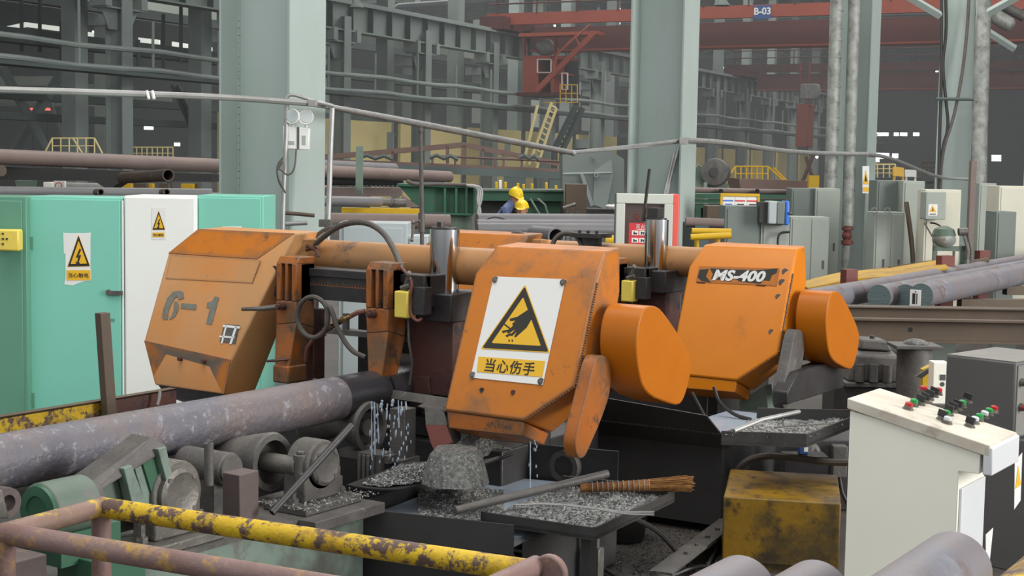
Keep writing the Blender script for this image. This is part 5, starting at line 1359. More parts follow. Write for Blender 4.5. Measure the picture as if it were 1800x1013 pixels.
mk(MB().hull([DK(a, b, z) for b in (-.012, dep+.012) for a, z in ((L*.955, zf), (L+.012, zf-.01), (L*.955, zf-.125), (L+.012, zf-.125))]), 'front_edge', M['desk_white'], t, bev=.006)
up = np.cross(DK(L, 0, zf)-DK(0, 0, zb), DK.y); up = up/np.linalg.norm(up); up = up if up[2] > 0 else -up
DT = Fr(DK(0, 0, zb), ax=(DK(L, 0, zf)-DK(0, 0, zb))/np.linalg.norm(DK(L, 0, zf)-DK(0, 0, zb)), ay=DK.y, az=up)
def on_top(x, y):
    r = ray(x, y)
    return _C + r*(((DT.o-_C)@DT.z)/(r@DT.z))
def knob(x, y, kind):
    c = on_top(x, y)
    k = mk(MB().cyl(c, c+up*.004, .024, 18).cyl(c+up*.004, c+up*.014, .019, 18), 'selector_knob' if kind == 'dark' else 'push_button', M['iron_worn'], t)
    if kind == 'dark':
        mk(MB().hull([c+up*h+DT.x*a+DT.y*b for h in (.014, .042) for a, b in ((-.02, .006), (.02, -.004), (.017, -.012), (-.023, -.0))]), 'knob_handle', M['black_plastic'], k)
    else:
        m = {'red': 'red_plastic', 'green': 'green_plastic', 'pale': 'lens_grey'}[kind]
        mk(MB().lathe([(.017, .014), (.017, .026), (.011, .03)], c, up, 16), 'button_cap', M[m], k)
for x, y, kd in ((1596, 719, 'red'), (1605, 713, 'green'), (1617, 711, 'dark'), (1625, 707, 'dark'), (1633, 702, 'dark'), (1641, 697, 'dark'), (1648, 693, 'red'), (1622, 690, 'red'),
                 (1655, 738, 'dark'), (1662, 733, 'green'), (1667, 729, 'dark'), (1674, 724, 'dark'), (1682, 720, 'dark'), (1690, 715, 'green'), (1700, 707, 'dark'),
                 (1704, 750, 'dark'), (1712, 744, 'pale'), (1720, 739, 'green'), (1729, 734, 'pale'), (1737, 729, 'green'), (1746, 725, 'red'), (1664, 744, 'pale')):
    knob(x, y, kd)
fr = Fr(DK(L*.79+.013, .0, 0), ax=DK.y, ay=-DK.x)
mk(MB().prism([on(fr, 1733, 940, .001), on(fr, 1746, 928, .001), on(fr, 1740, 985, .001), on(fr, 1733, 975, .001)], fr.y*.001), 'torn_label', M['white'], t)

# ================================================================== dark grey desk behind
q0, q1, q2 = P(1663, 627, 8.2), P(1786, 634, 7.9), P(1716, 600, 8.6)
dxy = V(q1[0]-q0[0], q1[1]-q0[1], 0); L2 = np.linalg.norm(dxy)
GD = Fr((q0[0], q0[1], 0), ax=dxy/L2, ay=V(-dxy[1], dxy[0], 0)/L2)
zt = (q0[2]+q1[2])/2
t = thing('control_desk', 'dark grey control box desk with buttons on its side behind the cream one', 'control desk', GD(L2/2, .25, 0))
mk(MB().box((0, 0, zt-.42), (L2, .55, zt), GD), 'head_box', M['grey_desk'], t, bev=.012)
mk(MB().box((.005, .005, zt-.001), (L2-.005, .545, zt+.003), GD), 'top_sheet', M['grey_desk_top'], t)
mk(MB().box((.04, .04, 0), (L2+.18, .5, zt-.42), GD), 'pedestal', M['grey_desk'], t, bev=.006)
mk(MB().box((L2, .02, zt-.40), (L2+.006, .53, zt-.02), GD), 'button_panel', M['grey_desk_top'], t)
for j, z in enumerate((.11, .245)):
    for i in range(6):
        c = GD(L2+.006, .06+.075*i, zt-z)
        k = mk(MB().cyl(c, c+GD.x*.018, .022, 16), 'push_button', M['iron_worn'], t)
        mk(MB().cyl(c+GD.x*.018, c+GD.x*.034, .018, 16), 'button_cap', M['red_plastic' if j else ('green_plastic' if i in (2, 3) else 'grey_desk')], k)
fr = Fr(GD(L2+.18, 0, 0), ax=GD.y, ay=-GD.x)
sl = mk(MB().prism([on(fr, 1784, 812, .001), on(fr, 1797, 796, .001), on(fr, 1794, 880, .001), on(fr, 1783, 896, .001)], fr.y*.001), 'warning_label', M['white'], t)
mk(MB().prism([on(fr, 1790, 818, .003), on(fr, 1795, 852, .003), on(fr, 1785, 860, .003)], fr.y*.001), 'triangle', M['sign_yellow'], sl)
# ================================================================== things in the middle distance
def kbox(x0, x1, yt, d, dep, z0=0., name='body', m=None, root=None, bev=.004, yaw=0., top=None, yb=None):
    """an upright box square to the view (yaw turns it), its front top edge seen from x0 to x1 at height yt"""
    a = P(x0, yt, d)
    fr = Fr((a[0], a[1], 0), 33.+yaw)
    wd = (x1-x0)*d/FPX/max(.2, cos(radians(yaw)))
    zt = a[2]
    if yb is not None: z0 = P(x0, yb, d)[2]
    return fr, wd, zt, (MB().box((0, 0, z0), (wd, dep, zt), fr))
def cabinet(name, label, x0, x1, yt, d, dep, m, group=None, cat='cabinet', doors=1, yaw=0., z0=0., inset=.03, yb=None, grip=True):
    fr, wd, zt, mb = kbox(x0, x1, yt, d, dep, yaw=yaw, z0=z0, yb=yb)
    if yb is not None: z0 = P(x0, yb, d)[2]
    t = thing(name, label, cat, fr(wd/2, dep/2, z0), group)
    mk(mb, 'body', M[m], t, bev=.005)
    for k in range(doors):
        a, b = wd*k/doors, wd*(k+1)/doors
        mk(MB().box((a+inset, -.012, z0+inset*2), (b-inset, 0, zt-inset), fr), 'door', M[m], t, bev=.003)
        if grip: mk(MB().box((b-inset-.05, -.03, (z0+zt)/2), (b-inset-.03, -.012, (z0+zt)/2+.12), fr), 'handle', M['grime'], t)
    return t, fr, wd, zt

# ---- teal and white electrical cabinets on the left
DC = 10.6
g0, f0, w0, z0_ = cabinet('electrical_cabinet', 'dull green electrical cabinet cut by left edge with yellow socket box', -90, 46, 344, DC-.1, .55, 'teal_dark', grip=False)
g1, f1, w1, z1_ = cabinet('electrical_cabinet', 'teal electrical cabinet with paint splashed shock warning sign', 48, 216, 345, DC, .55, 'teal', inset=.018, grip=False)
g2, f2_, w2, z2_ = cabinet('electrical_cabinet', 'off white electrical cabinet between two teal ones', 218, 345, 344, DC, .55, 'cab_white', inset=.012, grip=False)
g3, f3, w3, z3_ = cabinet('electrical_cabinet', 'teal electrical cabinet half hidden behind the numbered saw cover', 346, 463, 343, DC+.05, .55, 'teal', inset=.018, grip=False)
mk(MB().box((.012, -.03, 1.5), (.045, -.012, 1.58), f1).box((.012, -.03, .35), (.045, -.012, .45), f1), 'hinge', M['teal_dark'], g1)
mk(MB().box((w1-.10, -.035, 1.17), (w1+.0, -.012, 1.20), f1).cyl(f1(w1-.1, -.03, 1.19), f1(w1-.1, -.012, 1.19), .02, 12), 'latch', M['grime'], g1)
mk(MB().box((w1-.14, -.016, .98), (w1-.06, -.012, 1.0), f1).box((w1-.14, -.016, .7), (w1-.13, -.012, 1.0), f1), 'cut_line', M['teal_dark'], g1)
mk(MB().box((w1-.006, -.008, .05), (w1+.006, 0, z1_-.02), f1), 'seal_strip', M['cab_white'], g1)
bx = Fr(f0(w0, -.0, 0), 33.)
p = P(0, 440, DC-.2); q = P(32, 403, DC-.2)
sk = single(MB().box((0, 0, 0), ((32+12)*DC/FPX, .1, 37*DC/FPX), Fr(P(-12, 441, DC-.22), 33.)), 'socket_box', M['plastic_yellow'], 'cream yellow socket box on the dull green cabinet', 'box', bev=.012)
hb = MB()
fr = Fr(P(-12, 441, DC-.222), 33.)
for x, y in ((5, 411), (5, 420), (12, 420), (5, 429)): hb.cyl(on(fr, x, y, .0), on(fr, x, y, .004), .008, 8)
hb2 = mk(hb, 'socket_hole', M['ink'], None); hb2.parent = sk; hb2.location = V(*LOC[hb2.name])-V(*LOC[sk.name])
def shock_sign(root, fr, x0, x1, y0, y1, tri, cap, txt=True, splash=False):
    s = mk(plate(fr, [(x0, y0), (x1, y0), (x1, y1), (x0, y1)], .014, .001), 'warning_sign', M['white'], root)
    (ax_, ay_), (bx_, by_), (cx_, cy_) = tri
    c = ((ax_+bx_+cx_)/3, (ay_+by_+cy_)/3+(by_-ay_)*.03)
    warning_triangle(s, 'x', fr, *tri, V(0, 0, 0), flash(c[0], c[1], (by_-ay_)/75), .015)
    mk(plate(fr, [(cap[0], cap[1]), (cap[2], cap[1]), (cap[2], cap[3]), (cap[0], cap[3])], .0155, .001), 'caption_strip', M['sign_yellow'], s)
    if txt:
        o = on(fr, (cap[0]+cap[2])/2, (cap[1]+cap[3])/2, .0168)
        sz = np.linalg.norm(on(fr, cap[0], cap[1])-on(fr, cap[2], cap[1]))
        mk(text_mb('当心触电', o, fr.x, (0, 0, 1), sz*.215, .0006, spacing=1.05), 'caption_text', M['ink'], s)
    if splash:
        mk(plate(fr, [(111, 409), (127, 412), (160, 409), (159, 418), (128, 420), (118, 447), (112, 446)], .0136, .0003), 'paint_splash', M['white'], s)
        mk(MB().add(*_tri(fr, [(116, 480), (160, 474), (160, 492), (140, 497), (128, 502), (113, 500)], .0136, V(0, 0, 0))), 'paint_splash', M['white'], s)
    return s
sfr = lambda f: Fr(f(0, 0, 0), ax=f.x, ay=f.y)
shock_sign(g1, sfr(f1), 115, 159, 410, 494, ((138, 414), (119, 469), (158, 468)), (117, 475, 159, 493), True, True)
shock_sign(g2, sfr(f2_), 267, 291, 365, 421, ((279, 371), (268, 404), (290, 404)), (268, 409, 289, 417))
shock_sign(g3, sfr(f3), 391, 425, 398, 460, ((408, 401), (394, 440), (422, 440)), (394, 446, 422, 458))

# ---- emergency light and conduits on the first column
el = Fr(P(497, 262, 11.75), 33.)
s_ = 11.75/FPX
t = thing('emergency_light', 'white twin lamp emergency light on the nearest column', 'lamp', el(.1, 0, 0))
mk(MB().hull([el(a, b, c) for b in (0, .07) for a, c in ((.0, .0), (0, 41*s_), (47*s_, 37*s_), (46*s_, -.006))]), 'battery_box', M['plastic_white'], t, bev=.008)
mk(MB().box((25*s_, -.004, .0), (29*s_, .0, 39*s_), el), 'strap', M['grime'], t)
mk(MB().box((8*s_, -.003, 8*s_), (20*s_, 0, 14*s_), el).box((34*s_, -.003, 8*s_), (40*s_, 0, 24*s_), el), 'label_print', M['cab_grey'], t)
for x, y, dx in ((514, 205, -.3), (538, 206, -.1)):
    c = P(x, y, 11.72)
    di = -_F*.9+_R*dx; di /= np.linalg.norm(di)
    k = mk(MB().lathe([(.02, -.05), (.055, -.03), (.062, 0), (.058, .012), (.05, .008)], c, di, 24), 'lamp_head', M['plastic_white'], t)
    mk(MB().cyl(c+di*.006, c+di*.012, .045, 20), 'lens', M['lens_grey'], k)
    mk(MB().tube([c-di*.03, P(x, y+18, 11.76)], .012, 8), 'bracket', M['plastic_white'], k)
def conduit(name, label, pts, r, m='galv', n=8, smooth=2):
    return single(MB().tube(chaikin_open([P(*p) for p in pts], smooth), r, n), name, M[m], label, 'conduit' if 'cable' not in name else 'cable')
D2 = float((H(0, kc[1], 2)-_C)@_F); D3 = float((H(-.35, kc[2], 2)-_C)@_F); D4 = float((H(-.35, kc[3], 2)-_C)@_F)
conduit('conduit', 'grey conduit pipe from the left edge to the nearest column', [(-30, 157, 10.3), (120, 161, 10.6), (265, 166, 11), (400, 171, 11.4), (545, 182, 11.7)], .024)
single(MB().tube([P(258, 160, 10.97), P(262, 174, 10.95)], .012, 6).tube([P(268, 160, 10.97), P(271, 174, 10.95)], .012, 6), 'pipe_clip', M['white'], 'pale clip pair on the conduit left of the nearest column', 'clip')
conduit('conduit', 'short bent conduit above the emergency light', [(500, 178, 11.72), (506, 168, 11.72), (516, 166, 11.72), (545, 176, 11.72), (585, 186, 11.9)], .014)
single(MB().box((0, 0, 0), (.07, .06, .055), Fr(P(541, 187, 11.66), 33.)), 'junction_box', M['galv'], 'small grey junction box on the conduit at the nearest column', 'box', bev=.004)
conduit('conduit', 'sagging conduit from the nearest column to the clamp at mid span', [(545, 182, 11.75), (650, 200, 12.6), (780, 224, 13.8), (920, 251, 15.2), (1008, 268, 16.2)], .022)
conduit('cable', 'cable lashed under the sagging conduit', [(585, 191, 11.95), (690, 212, 12.9), (800, 233, 13.95), (920, 256, 15.2), (1008, 271, 16.2)], .014, 'rubber')
conduit('conduit', 'conduit rising from the mid span clamp to the second column', [(1008, 268, 16.2), (1060, 263, 16.9), (1130, 255, 17.9), (1205, 246, D2-.1)], .022)
conduit('conduit', 'thin conduit above the rising one left of second column', [(1012, 268, 16.25), (1100, 262, 17.4), (1170, 254, 18.4), (1205, 249, D2-.1)], .012)
conduit('conduit', 'drooping conduit from the second column to the lagged pipes', [(1205, 246, D2-.1), (1290, 252, D2+1.5), (1360, 264, D2+3), (1420, 269, D3-1), (1525, 271, D3-.5)], .034)
conduit('conduit', 'conduit dropping from lagged pipe column to the looped cable column', [(1525, 271, D3-.5), (1560, 276, D3+1), (1600, 292, D3+3), (1650, 313, D4-.6), (1704, 315, D4-.5)], .034)
single(MB().ball(P(1008, 269, 16.15), .035, 10, 6), 'pipe_clamp', M['galv'], 'clamp at the lowest point of the sagging conduit', 'clamp')
single(MB().box((0, 0, 0), (.11, .06, .09), Fr(P(1194, 254, D2-.3), 33.)), 'junction_box', M['galv'], 'small grey junction box on the second column', 'box', bev=.004)
conduit('conduit', 'vertical pale conduit right of the nearest column', [(584, 190, 11.85), (581, 260, 11.85), (579, 330, 11.85), (575, 430, 11.85)], .022, smooth=0)
conduit('conduit', 'vertical white conduit down the nearest column edge', [(504, 170, 11.74), (503, 240, 11.74), (499, 330, 11.74), (496, 430, 11.74)], .018, smooth=0)
single(MB().cyl(P(497, 374, 11.93), P(553, 379, 11.97), .016, 8), 'stub_pipe', M['rust_beam'], 'rusty stub pipe on the nearest column, upper of two', 'pipe')
single(MB().ringtube(P(497, 394, 11.93), P(540, 392, 11.97), .018, .012, 12), 'stub_pipe', M['galv'], 'grey stub pipe on the nearest column, lower of two', 'pipe')
single(MB().box((0, 0, 0), (.1, .08, .06), Fr(P(560, 399, 11.8), 33.)), 'pipe_support', M['grime'], 'small steel pipe support at the foot of the pale conduit', 'support', bev=.004)
conduit('cable', 'looped cable hanging below the emergency light', [(521, 262, 11.7), (518, 300, 11.68), (505, 310, 11.68), (492, 296, 11.68), (488, 300, 11.68), (500, 280, 11.68), (488, 292, 11.68), (487, 310, 11.68), (502, 340, 11.7)], .007, 'rubber')
conduit('cable', 'thin cable curled against the web of the nearest column', [(502, 275, 11.8), (492, 282, 11.8), (486, 296, 11.8), (489, 318, 11.8), (498, 334, 11.78)], .007, 'rubber')
for i, (x0, x1) in enumerate(((1185, 1167), (1193, 1171))):
    conduit('conduit', ['pale rod leaning in the second column, left of two', 'pale rod leaning in the second column, right of two'][i], [(x0, 270 if i == 0 else 258, D2+.2), (x1, 345, D2+.1)], .022, smooth=0)

# ---- lagged pipes of the third column, silver pipe of the fourth
t = thing('lagged_pipe', 'white lagged pipe on the third column, left of two', 'pipe', P(1458, 500, D3-.5))
mk(MB().tube([P(1472, -40, D3-.45), P(1459, 345, D3-.45), P(1456, 480, D3-.45)], .105, 16), 'lagging', M['insul'], t)
t = thing('lagged_pipe', 'white lagged pipe with rusty flanged valve, right of two', 'pipe', P(1487, 500, D3-.5))
mk(MB().tube([P(1503, -40, D3-.5), P(1490, 398, D3-.5)], .1, 16), 'lagging', M['insul'], t)
mk(MB().tube([P(1490, 398, D3-.5), P(1488, 432, D3-.5)], .06, 12).cyl(P(1490, 399, D3-.5), P(1490, 405, D3-.5), .1, 14).cyl(P(1489, 423, D3-.5), P(1489, 430, D3-.5), .1, 14).ball(P(1489, 414, D3-.5), .09, 10, 8), 'valve', M['red_brown'], t)
mk(MB().tube([P(1488, 432, D3-.5), P(1486, 462, D3-.5), P(1484, 476, D3-.5)], [.075, .07, .03], 12), 'lagging_end', M['insul'], t)
mb = MB()
for k in range(14):
    for x0, dx, rr in ((1472, -.034, .108), (1503, -.031, .103)):
        y = -10+26*k+9*random.random()
        mb.ringtube(P(x0+dx*y, y, D3-.45), P(x0+dx*(y+1.2), y+1.2, D3-.45), rr, .09, 16)
single(mb, 'lagging_band', M['insul'], 'wire bands around the white lagged pipes', 'bands', kind='stuff')
t = thing('lagged_pipe', 'silver lagged pipe beside the looped cable column', 'pipe', P(1722, 480, D4-.5))
mk(MB().tube([P(1729, -40, D4-.4), P(1727, 60, D4-.4), P(1722, 250, D4-.4), P(1720, 370, D4-.4)], .165, 16), 'lagging', M['insul'], t)
mk(MB().cyl(P(1719, 372, D4-.4), P(1719, 380, D4-.4), .19, 14).ball(P(1719, 385, D4-.4), .16, 10, 8).cyl(P(1719, 390, D4-.4), P(1719, 396, D4-.4), .19, 14).cyl(P(1714, 395, D4-.4), P(1710, 440, D4-.4), .05, 10), 'valve', M['grime'], t)
single(MB().cyl(P(1738, 22, D4+1), P(1772, 42, D4+1), .16, 16).ball(P(1772, 42, D4+1), .16, 12, 8), 'lagged_pipe', M['insul'], 'short white lagged pipe at the upper right corner', 'pipe')
single(MB().cyl(P(1765, 10, D4+2), P(1800, 30, D4+2), .12, 12), 'lagged_pipe', M['grime'], 'grey pipe above the white one at upper right corner', 'pipe')
single(MB().tube([P(1590, -10, D4-1), P(1652, 27, D4-.6)], .09, 4), 'brace', M['steel_green'], 'slanting brace meeting the looped cable column from the left', 'brace')
single(MB().tube([P(1738, 22, D4-1), P(1810, -18, D4-1.6)], .09, 4), 'brace', M['steel_green'], 'slanting brace from the silver pipe to the upper right', 'brace')
single(MB().tube([P(1735, 55, D4+3), P(1784, 86, D4+3)], .09, 4), 'brace', M['steel_green'], 'slanting brace below the white pipe at upper right', 'brace')
for i, pts in enumerate(([(1662, -20), (1664, 60), (1656, 110), (1662, 170), (1668, 225), (1656, 260), (1650, 345)], [(1704, -20), (1700, 60), (1690, 140), (1676, 210), (1656, 265), (1652, 345)], [(1655, -20), (1655, 130), (1651, 260), (1650, 345)])):
    conduit('cable', ['dark cable looping down the left of fourth column', 'long grey cable swinging across the fourth column', 'straight dark cable at the left flange of fourth column'][i], [(x, y, D4-.35) for x, y in pts], .035, 'rubber' if i == 1 else 'rubber_black')
single(MB().cyl(P(1645, 174, D4-.4), P(1718, 175, D4-.4), .04, 6), 'tie_bar', M['steel_dark'], 'thin tie bar across the fourth column', 'bar')
# sign on third column flange
sf = Fr(P(1514, 340, D3-.7), 33.)
t = thing('column_sign', 'narrow warning sign on the third column flange', 'sign', P(1521, 345, D3-.7))
mk(plate(sf, [(1516, 292), (1528, 292), (1528, 340), (1516, 340)], .0, .01), 'sign_plate', M['white'], t)
mk(MB().add(*_tri(sf, [(1522, 298), (1516.8, 324), (1527.4, 324)], .006, V(0, 0, 0))), 'triangle', M['sign_yellow'], t)
mk(MB().add(*_tri(sf, [(1522, 307), (1519.5, 319), (1524.5, 319)], .009, V(0, 0, 0))), 'pictogram', M['ink'], t)
mk(MB().add(*_tri(sf, [(1517, 329), (1527.2, 329), (1527.2, 337), (1517, 337)], .006, V(0, 0, 0))), 'caption_strip', M['sign_yellow'], t)

# ---- rusty pipes on the left rack
def bigpipe(label, a, b, r, m, hollow=None, group=None):
    mb = MB().cyl(a, b, r, 28) if hollow is None else MB().ringtube(a, b, r, hollow, 28)
    return single(mb, 'steel_pipe', M[m], label, 'pipe', group)
bigpipe('big rusty steel pipe lying high behind the teal cabinets', P(-40, 274, 22), P(520, 297, 26.4), .118, 'pipe_rust')
bigpipe('big rusty steel pipe end resting above the green press, front one', P(520, 299, 26.4), P(790, 311, 30), .112, 'pipe_rust')
bigpipe('grey steel pipe behind the front pipe end', P(560, 291, 28), P(693, 297, 30), .11, 'pipe_grey')
single(MB().prism([P(-40, 292, 22.2), P(372, 306, 24), P(372, 320, 24), P(215, 318, 23.2), P(190, 334, 23), P(165, 318, 23), P(-40, 316, 22.2)], K.y*.6), 'pipe_shadow_beam', M['dark_void'], 'dark beam standing in for the shadow under the big rusty pipe', 'beam')  # dark prism put in for the shadow under the big pipe
single(MB().ringtube(P(215, 313, 22.3), P(296, 308, 20.5), .085, .07, 24), 'steel_pipe', M['rust_beam'], 'open ended rusty pipe pointing right under the dark beam', 'pipe')
single(MB().cyl(P(-10, 300, 22), P(2, 300, 21.8), .085, 20), 'steel_pipe', M['rust_beam'], 'rusty pipe end at left edge under the dark beam', 'pipe')
bigpipe('dark grey pipe just above the teal cabinets', P(-40, 337, 16), P(372, 341, 17), .06, 'pipe_grey')
bigpipe('black pipe under the rusty pipe right of nearest column', P(560, 318, 27), P(705, 323, 29), .07, 'dark_void')
for i, (x, y) in enumerate(((177, 338), (293, 338))):
    single(MB().ringtube(P(x, y, 15.2), P(x-8, y, 16), .036, .026, 18), 'pipe_end', M['rust_beam'], ['small open pipe end above the teal cabinet', 'small open pipe end above the white cabinet'][i], 'pipe')
bigpipe('silvery pipe behind the dark beam above the white cabinet', P(110, 328, 25), P(185, 330, 25), .075, 'galv')
single(MB().box((0, 0, 0), (.18, .1, .16), Fr(P(94, 335, 24.5), 33.)), 'round_sign', M['white'], 'small white board with red ring behind the teal cabinets', 'sign')
single(MB().ringtube(P(103, 327, 24.4), P(103, 327, 24.36), .06, .045, 20), 'red_ring', M['red_print'], 'red ring printed on the small white board', 'print')
single(MB().box((0, 0, 0), (.16, .2, .14), Fr(P(76, 335, 24.8), 33.)), 'small_carton', M['cream'], 'small cream carton left of the red ring board', 'carton', bev=.01)
single(MB().hull([P(30, 334, 26), P(64, 334, 26), P(26, 318, 26), P(66, 317, 26), P(45, 314, 26.3), P(48, 333, 26.3)]), 'green_cloth', M['bracket_green'], 'green tarpaulin lump above the dull green cabinet', 'tarpaulin')
single(MB().box((0, 0, 0), (1.0, .2, .05), Fr(P(-10, 335, 25), 33.)), 'yellow_beam', M['yellow'], 'yellow beam behind the dull green cabinet', 'beam')
for i, x in enumerate((150, 214, 236, 258, 280, 318, 338)):
    single(MB().box((0, 0, -P(x, 336, 27+i*.2)[2]), (.1+.06*(i % 3), .2, .14), Fr(P(x, 336, 27+i*.2), 33.)), 'yellow_stand', M['yellow' if i % 2 else 'rust_beam'], '%s small stand glimpsed under the dark beam' % ['first rusty', 'second yellow', 'third rusty', 'fourth yellow', 'fifth rusty', 'sixth yellow', 'seventh rusty'][i], 'stand')
wbp = P(-40, 338, 23.6)
t = thing('workbench', 'long grey bench behind the teal cabinets carrying odds and ends', 'bench', wbp*V(1, 1, 0))
wf = Fr(wbp*V(1, 1, 0), 33.)
mk(MB().box((0, 0, wbp[2]-.1), (3.9, 3., wbp[2]-.005), wf), 'bench_top', M['cab_grey_dark'], t)
mk(MB().box((.1, .1, 0), (.25, .25, wbp[2]-.1), wf).box((3.6, .1, 0), (3.75, .25, wbp[2]-.1), wf), 'bench_leg', M['steel_dark'], t)
for i, (x0, x1, y, d) in enumerate([(785, 818, 323, 29.9), (866, 884, 420, 16.2), (1050, 1068, 421, 16.6), (600, 640, 326, 27.5), (640, 690, 396, 14.75), (1222, 1246, 397, 16.4), (948, 966, 420, 14.0), (1085, 1100, 430, 14.1)]):
    a = P(x0, y, d)
    single(MB().box((0, 0, 0), ((x1-x0)*d/FPX, 1.2, a[2]), Fr(a*V(1, 1, 0), 33.)), 'pipe_trestle', M['steel_dark'], ['dark trestle under the front pipe end behind the green press', 'dark trestle under the left of the grey pipe stack', 'dark trestle under the right of the grey pipe stack', 'dark trestle behind the vertical pale conduit', 'dark trestle behind the pale grey control cabinet', 'dark trestle under the rusty pipe behind the yellow barrier', 'dark trestle under the short open grey pipe', 'dark trestle under the yellow pipe stub'][i], 'trestle')
# yellow railing left
def railing(label, x0, x1, yt, yb, d, n, m='yellow', group=None, mids=1, slopes=()):
    t = thing('guard_railing', label, 'railing', P((x0+x1)/2, yb, d), group)
    mk(MB().tube([P(x0, yt, d), P(x1, yt, d)], .026, 6), 'top_rail', M[m], t)
    for k in range(mids):
        y = yt+(yb-yt)*(k+1)/(mids+1)
        mk(MB().tube([P(x0, y, d), P(x1, y, d)], .018, 6), 'mid_rail', M[m], t)
    for k in range(n+1):
        x = x0+(x1-x0)*k/n
        mk(MB().tube([P(x, yt, d), P(x, yb, d)], .022, 6), 'post', M[m], t)
    pf_, wp_, zp_, mb_ = kbox(x0-2, x1+2, yb, d, 1.2, z0=0)
    mk(MB().box((0, -.1, zp_-.12), (wp_, 1.2, zp_), pf_), 'platform', M['steel_dark'], t)
    mk(MB().box((.1, 0, 0), (.25, .15, zp_-.12), pf_).box((wp_-.25, 0, 0), (wp_-.1, .15, zp_-.12), pf_), 'platform_leg', M['steel_dark'], t)
    for a, b, c, e in slopes:
        mk(MB().tube([P(a, b, d), P(c, e, d)], .028, 6), 'sloping_rail', M[m], t)
    return t
railing('pale yellow railing above the big rusty pipe at left', 92, 166, 243, 270, 45, 5, 'yellow_wall', slopes=((92, 243, 78, 270), (166, 243, 180, 270), (128, 243, 145, 270)))
railing('dull yellow railing just left of the nearest column', 222, 304, 259, 280, 50, 9, 'yellow_wall')
railing('yellow stair railing between second and third columns', 1293, 1350, 293, 318, 40, 6, slopes=((1293, 293, 1276, 318), (1350, 293, 1378, 318), (1360, 295, 1383, 318)))
railing('yellow railing behind the grey cabinets right of third column', 1532, 1574, 289, 312, 45, 4, 'yellow_wall', mids=2)
railing('rusty railing left of the fourth column', 1622, 1645, 286, 312, 45, 3, 'rust_beam', mids=2)
single(MB().prism([P(1570, 293, 44), P(1589, 295, 44), P(1589, 311, 44), P(1570, 309, 44)], K.y*.1).tube([P(1572, 309, 44.1), P(1572, 309, 44.1)*V(1, 1, 0)], .04, 5).tube([P(1587, 309, 44.1), P(1587, 309, 44.1)*V(1, 1, 0)], .04, 5), 'yellow_board', M['sign_yellow'], 'orange yellow board right of third column', 'board')
single(MB().prism([P(1591, 298, 44), P(1611, 299, 44), P(1611, 311, 44), P(1591, 311, 44)], K.y*.1).tube([P(1593, 309, 44.1), P(1593, 309, 44.1)*V(1, 1, 0)], .04, 5).tube([P(1609, 309, 44.1), P(1609, 309, 44.1)*V(1, 1, 0)], .04, 5), 'white_board', M['white'], 'pale blue white board next to the yellow board', 'board')
single(MB().prism([P(1299, 314, 38), P(1436, 319, 38), P(1426, 395, 38), P(1312, 395, 38)], K.y*2), 'skip_bin', M['truss_brown'], 'dark brown open steel bin below the yellow stair railing', 'bin')
single(MB().box((0, 0, -P(1422, 333, 37)[2]), (.25, .2, .35), Fr(P(1422, 333, 37), 33.)), 'yellow_post_box', M['yellow'], 'yellow box at the right end of the brown bin', 'box')
single(MB().tube([P(1385, 402, 50)*V(1, 1, 0), P(1411, 318, 50), P(1430, 270, 50)], .07, 5).tube([P(1460, 402, 50)*V(1, 1, 0), P(1430, 318, 50), P(1416, 275, 50)], .07, 5), 'trestle', M['truss_brown'], 'crossed brown trestle left of the third column', 'trestle')
# winch motor right of second column
c = P(1255, 303, 31)
t = thing('winch_motor', 'green winch with dark round motor right of second column', 'motor', P(1240, 335, 31))
mk(MB().lathe([(.12, 0), (.28, .03), (.3, .2), (.26, .6)], c, K.y*.95+K.x*.3, 24), 'motor_body', M['grime'], t)
mk(MB().cyl(c-K.y*.03, c+K.y*.05, .1, 16), 'motor_hub', M['oily_black'], t)
mk(MB().hull([P(x, y, dd) for dd in (31.3, 31.9) for x, y in ((1215, 478), (1282, 478), (1216, 300), (1228, 288), (1240, 296), (1280, 325))]), 'winch_body', M['bracket_green'], t, bev=.02)
single(MB().hull([P(x, y, dd) for dd in (30.6, 30.9) for x, y in ((1236, 484), (1250, 484), (1237, 321), (1243, 320))]), 'pale_green_block', M['pale_green'], 'small pale green block in front of the winch', 'block')

# ---- green press, hydraulic cylinder and pale cabinet behind the near saw
t = thing('green_press', 'green ribbed steel beam on a post behind the chrome cylinder', 'machine', P(800, 440, 19))
dg = 19.
mk(MB().prism([P(700, 326, dg), P(836, 330, dg), P(836, 374, dg), P(742, 373, dg)], K.y*.5), 'beam_web', M['machine_green'], t)
mk(MB().prism([P(698, 323, dg-.1), P(840, 327, dg-.1), P(840, 331, dg-.1), P(698, 327, dg-.1)], K.y*.7), 'beam_flange', M['machine_green'], t)
for x in (780, 800, 818, 832): mk(MB().prism([P(x, 331, dg-.1), P(x+4, 331, dg-.1), P(x+4, 375, dg-.1), P(x, 375, dg-.1)], K.y*.12), 'rib', M['machine_green'], t)
mk(MB().prism([P(777, 376, dg-.05), P(828, 377, dg-.05), P(826, 584, dg-.05), P(777, 584, dg-.05)], K.y*.5), 'post', M['bracket_green'], t)
mk(MB().prism([P(774, 374, dg-.15), P(830, 375, dg-.15), P(830, 379, dg-.15), P(774, 378, dg-.15)], K.y*.6), 'post_plate', M['machine_green'], t)
for k in range(3): conduit('hose', 'grey hose drooping down the right end of the green press, %s' % ['left', 'middle', 'right'][k], [(820+5*k, 326, dg-.2), (842+3*k, 330, dg-.2), (838+4*k, 355, dg-.2), (846-4*k, 372, dg-.2), (838+3*k, 408, dg-.2)], .018, 'galv')['category'] = 'hose'
conduit('hose', 'dark hose along the top of the green press', [(715, 318, dg-.1), (730, 325, dg-.1), (780, 324, dg-.1), (830, 326, dg-.1)], .022, 'rubber')['category'] = 'hose'
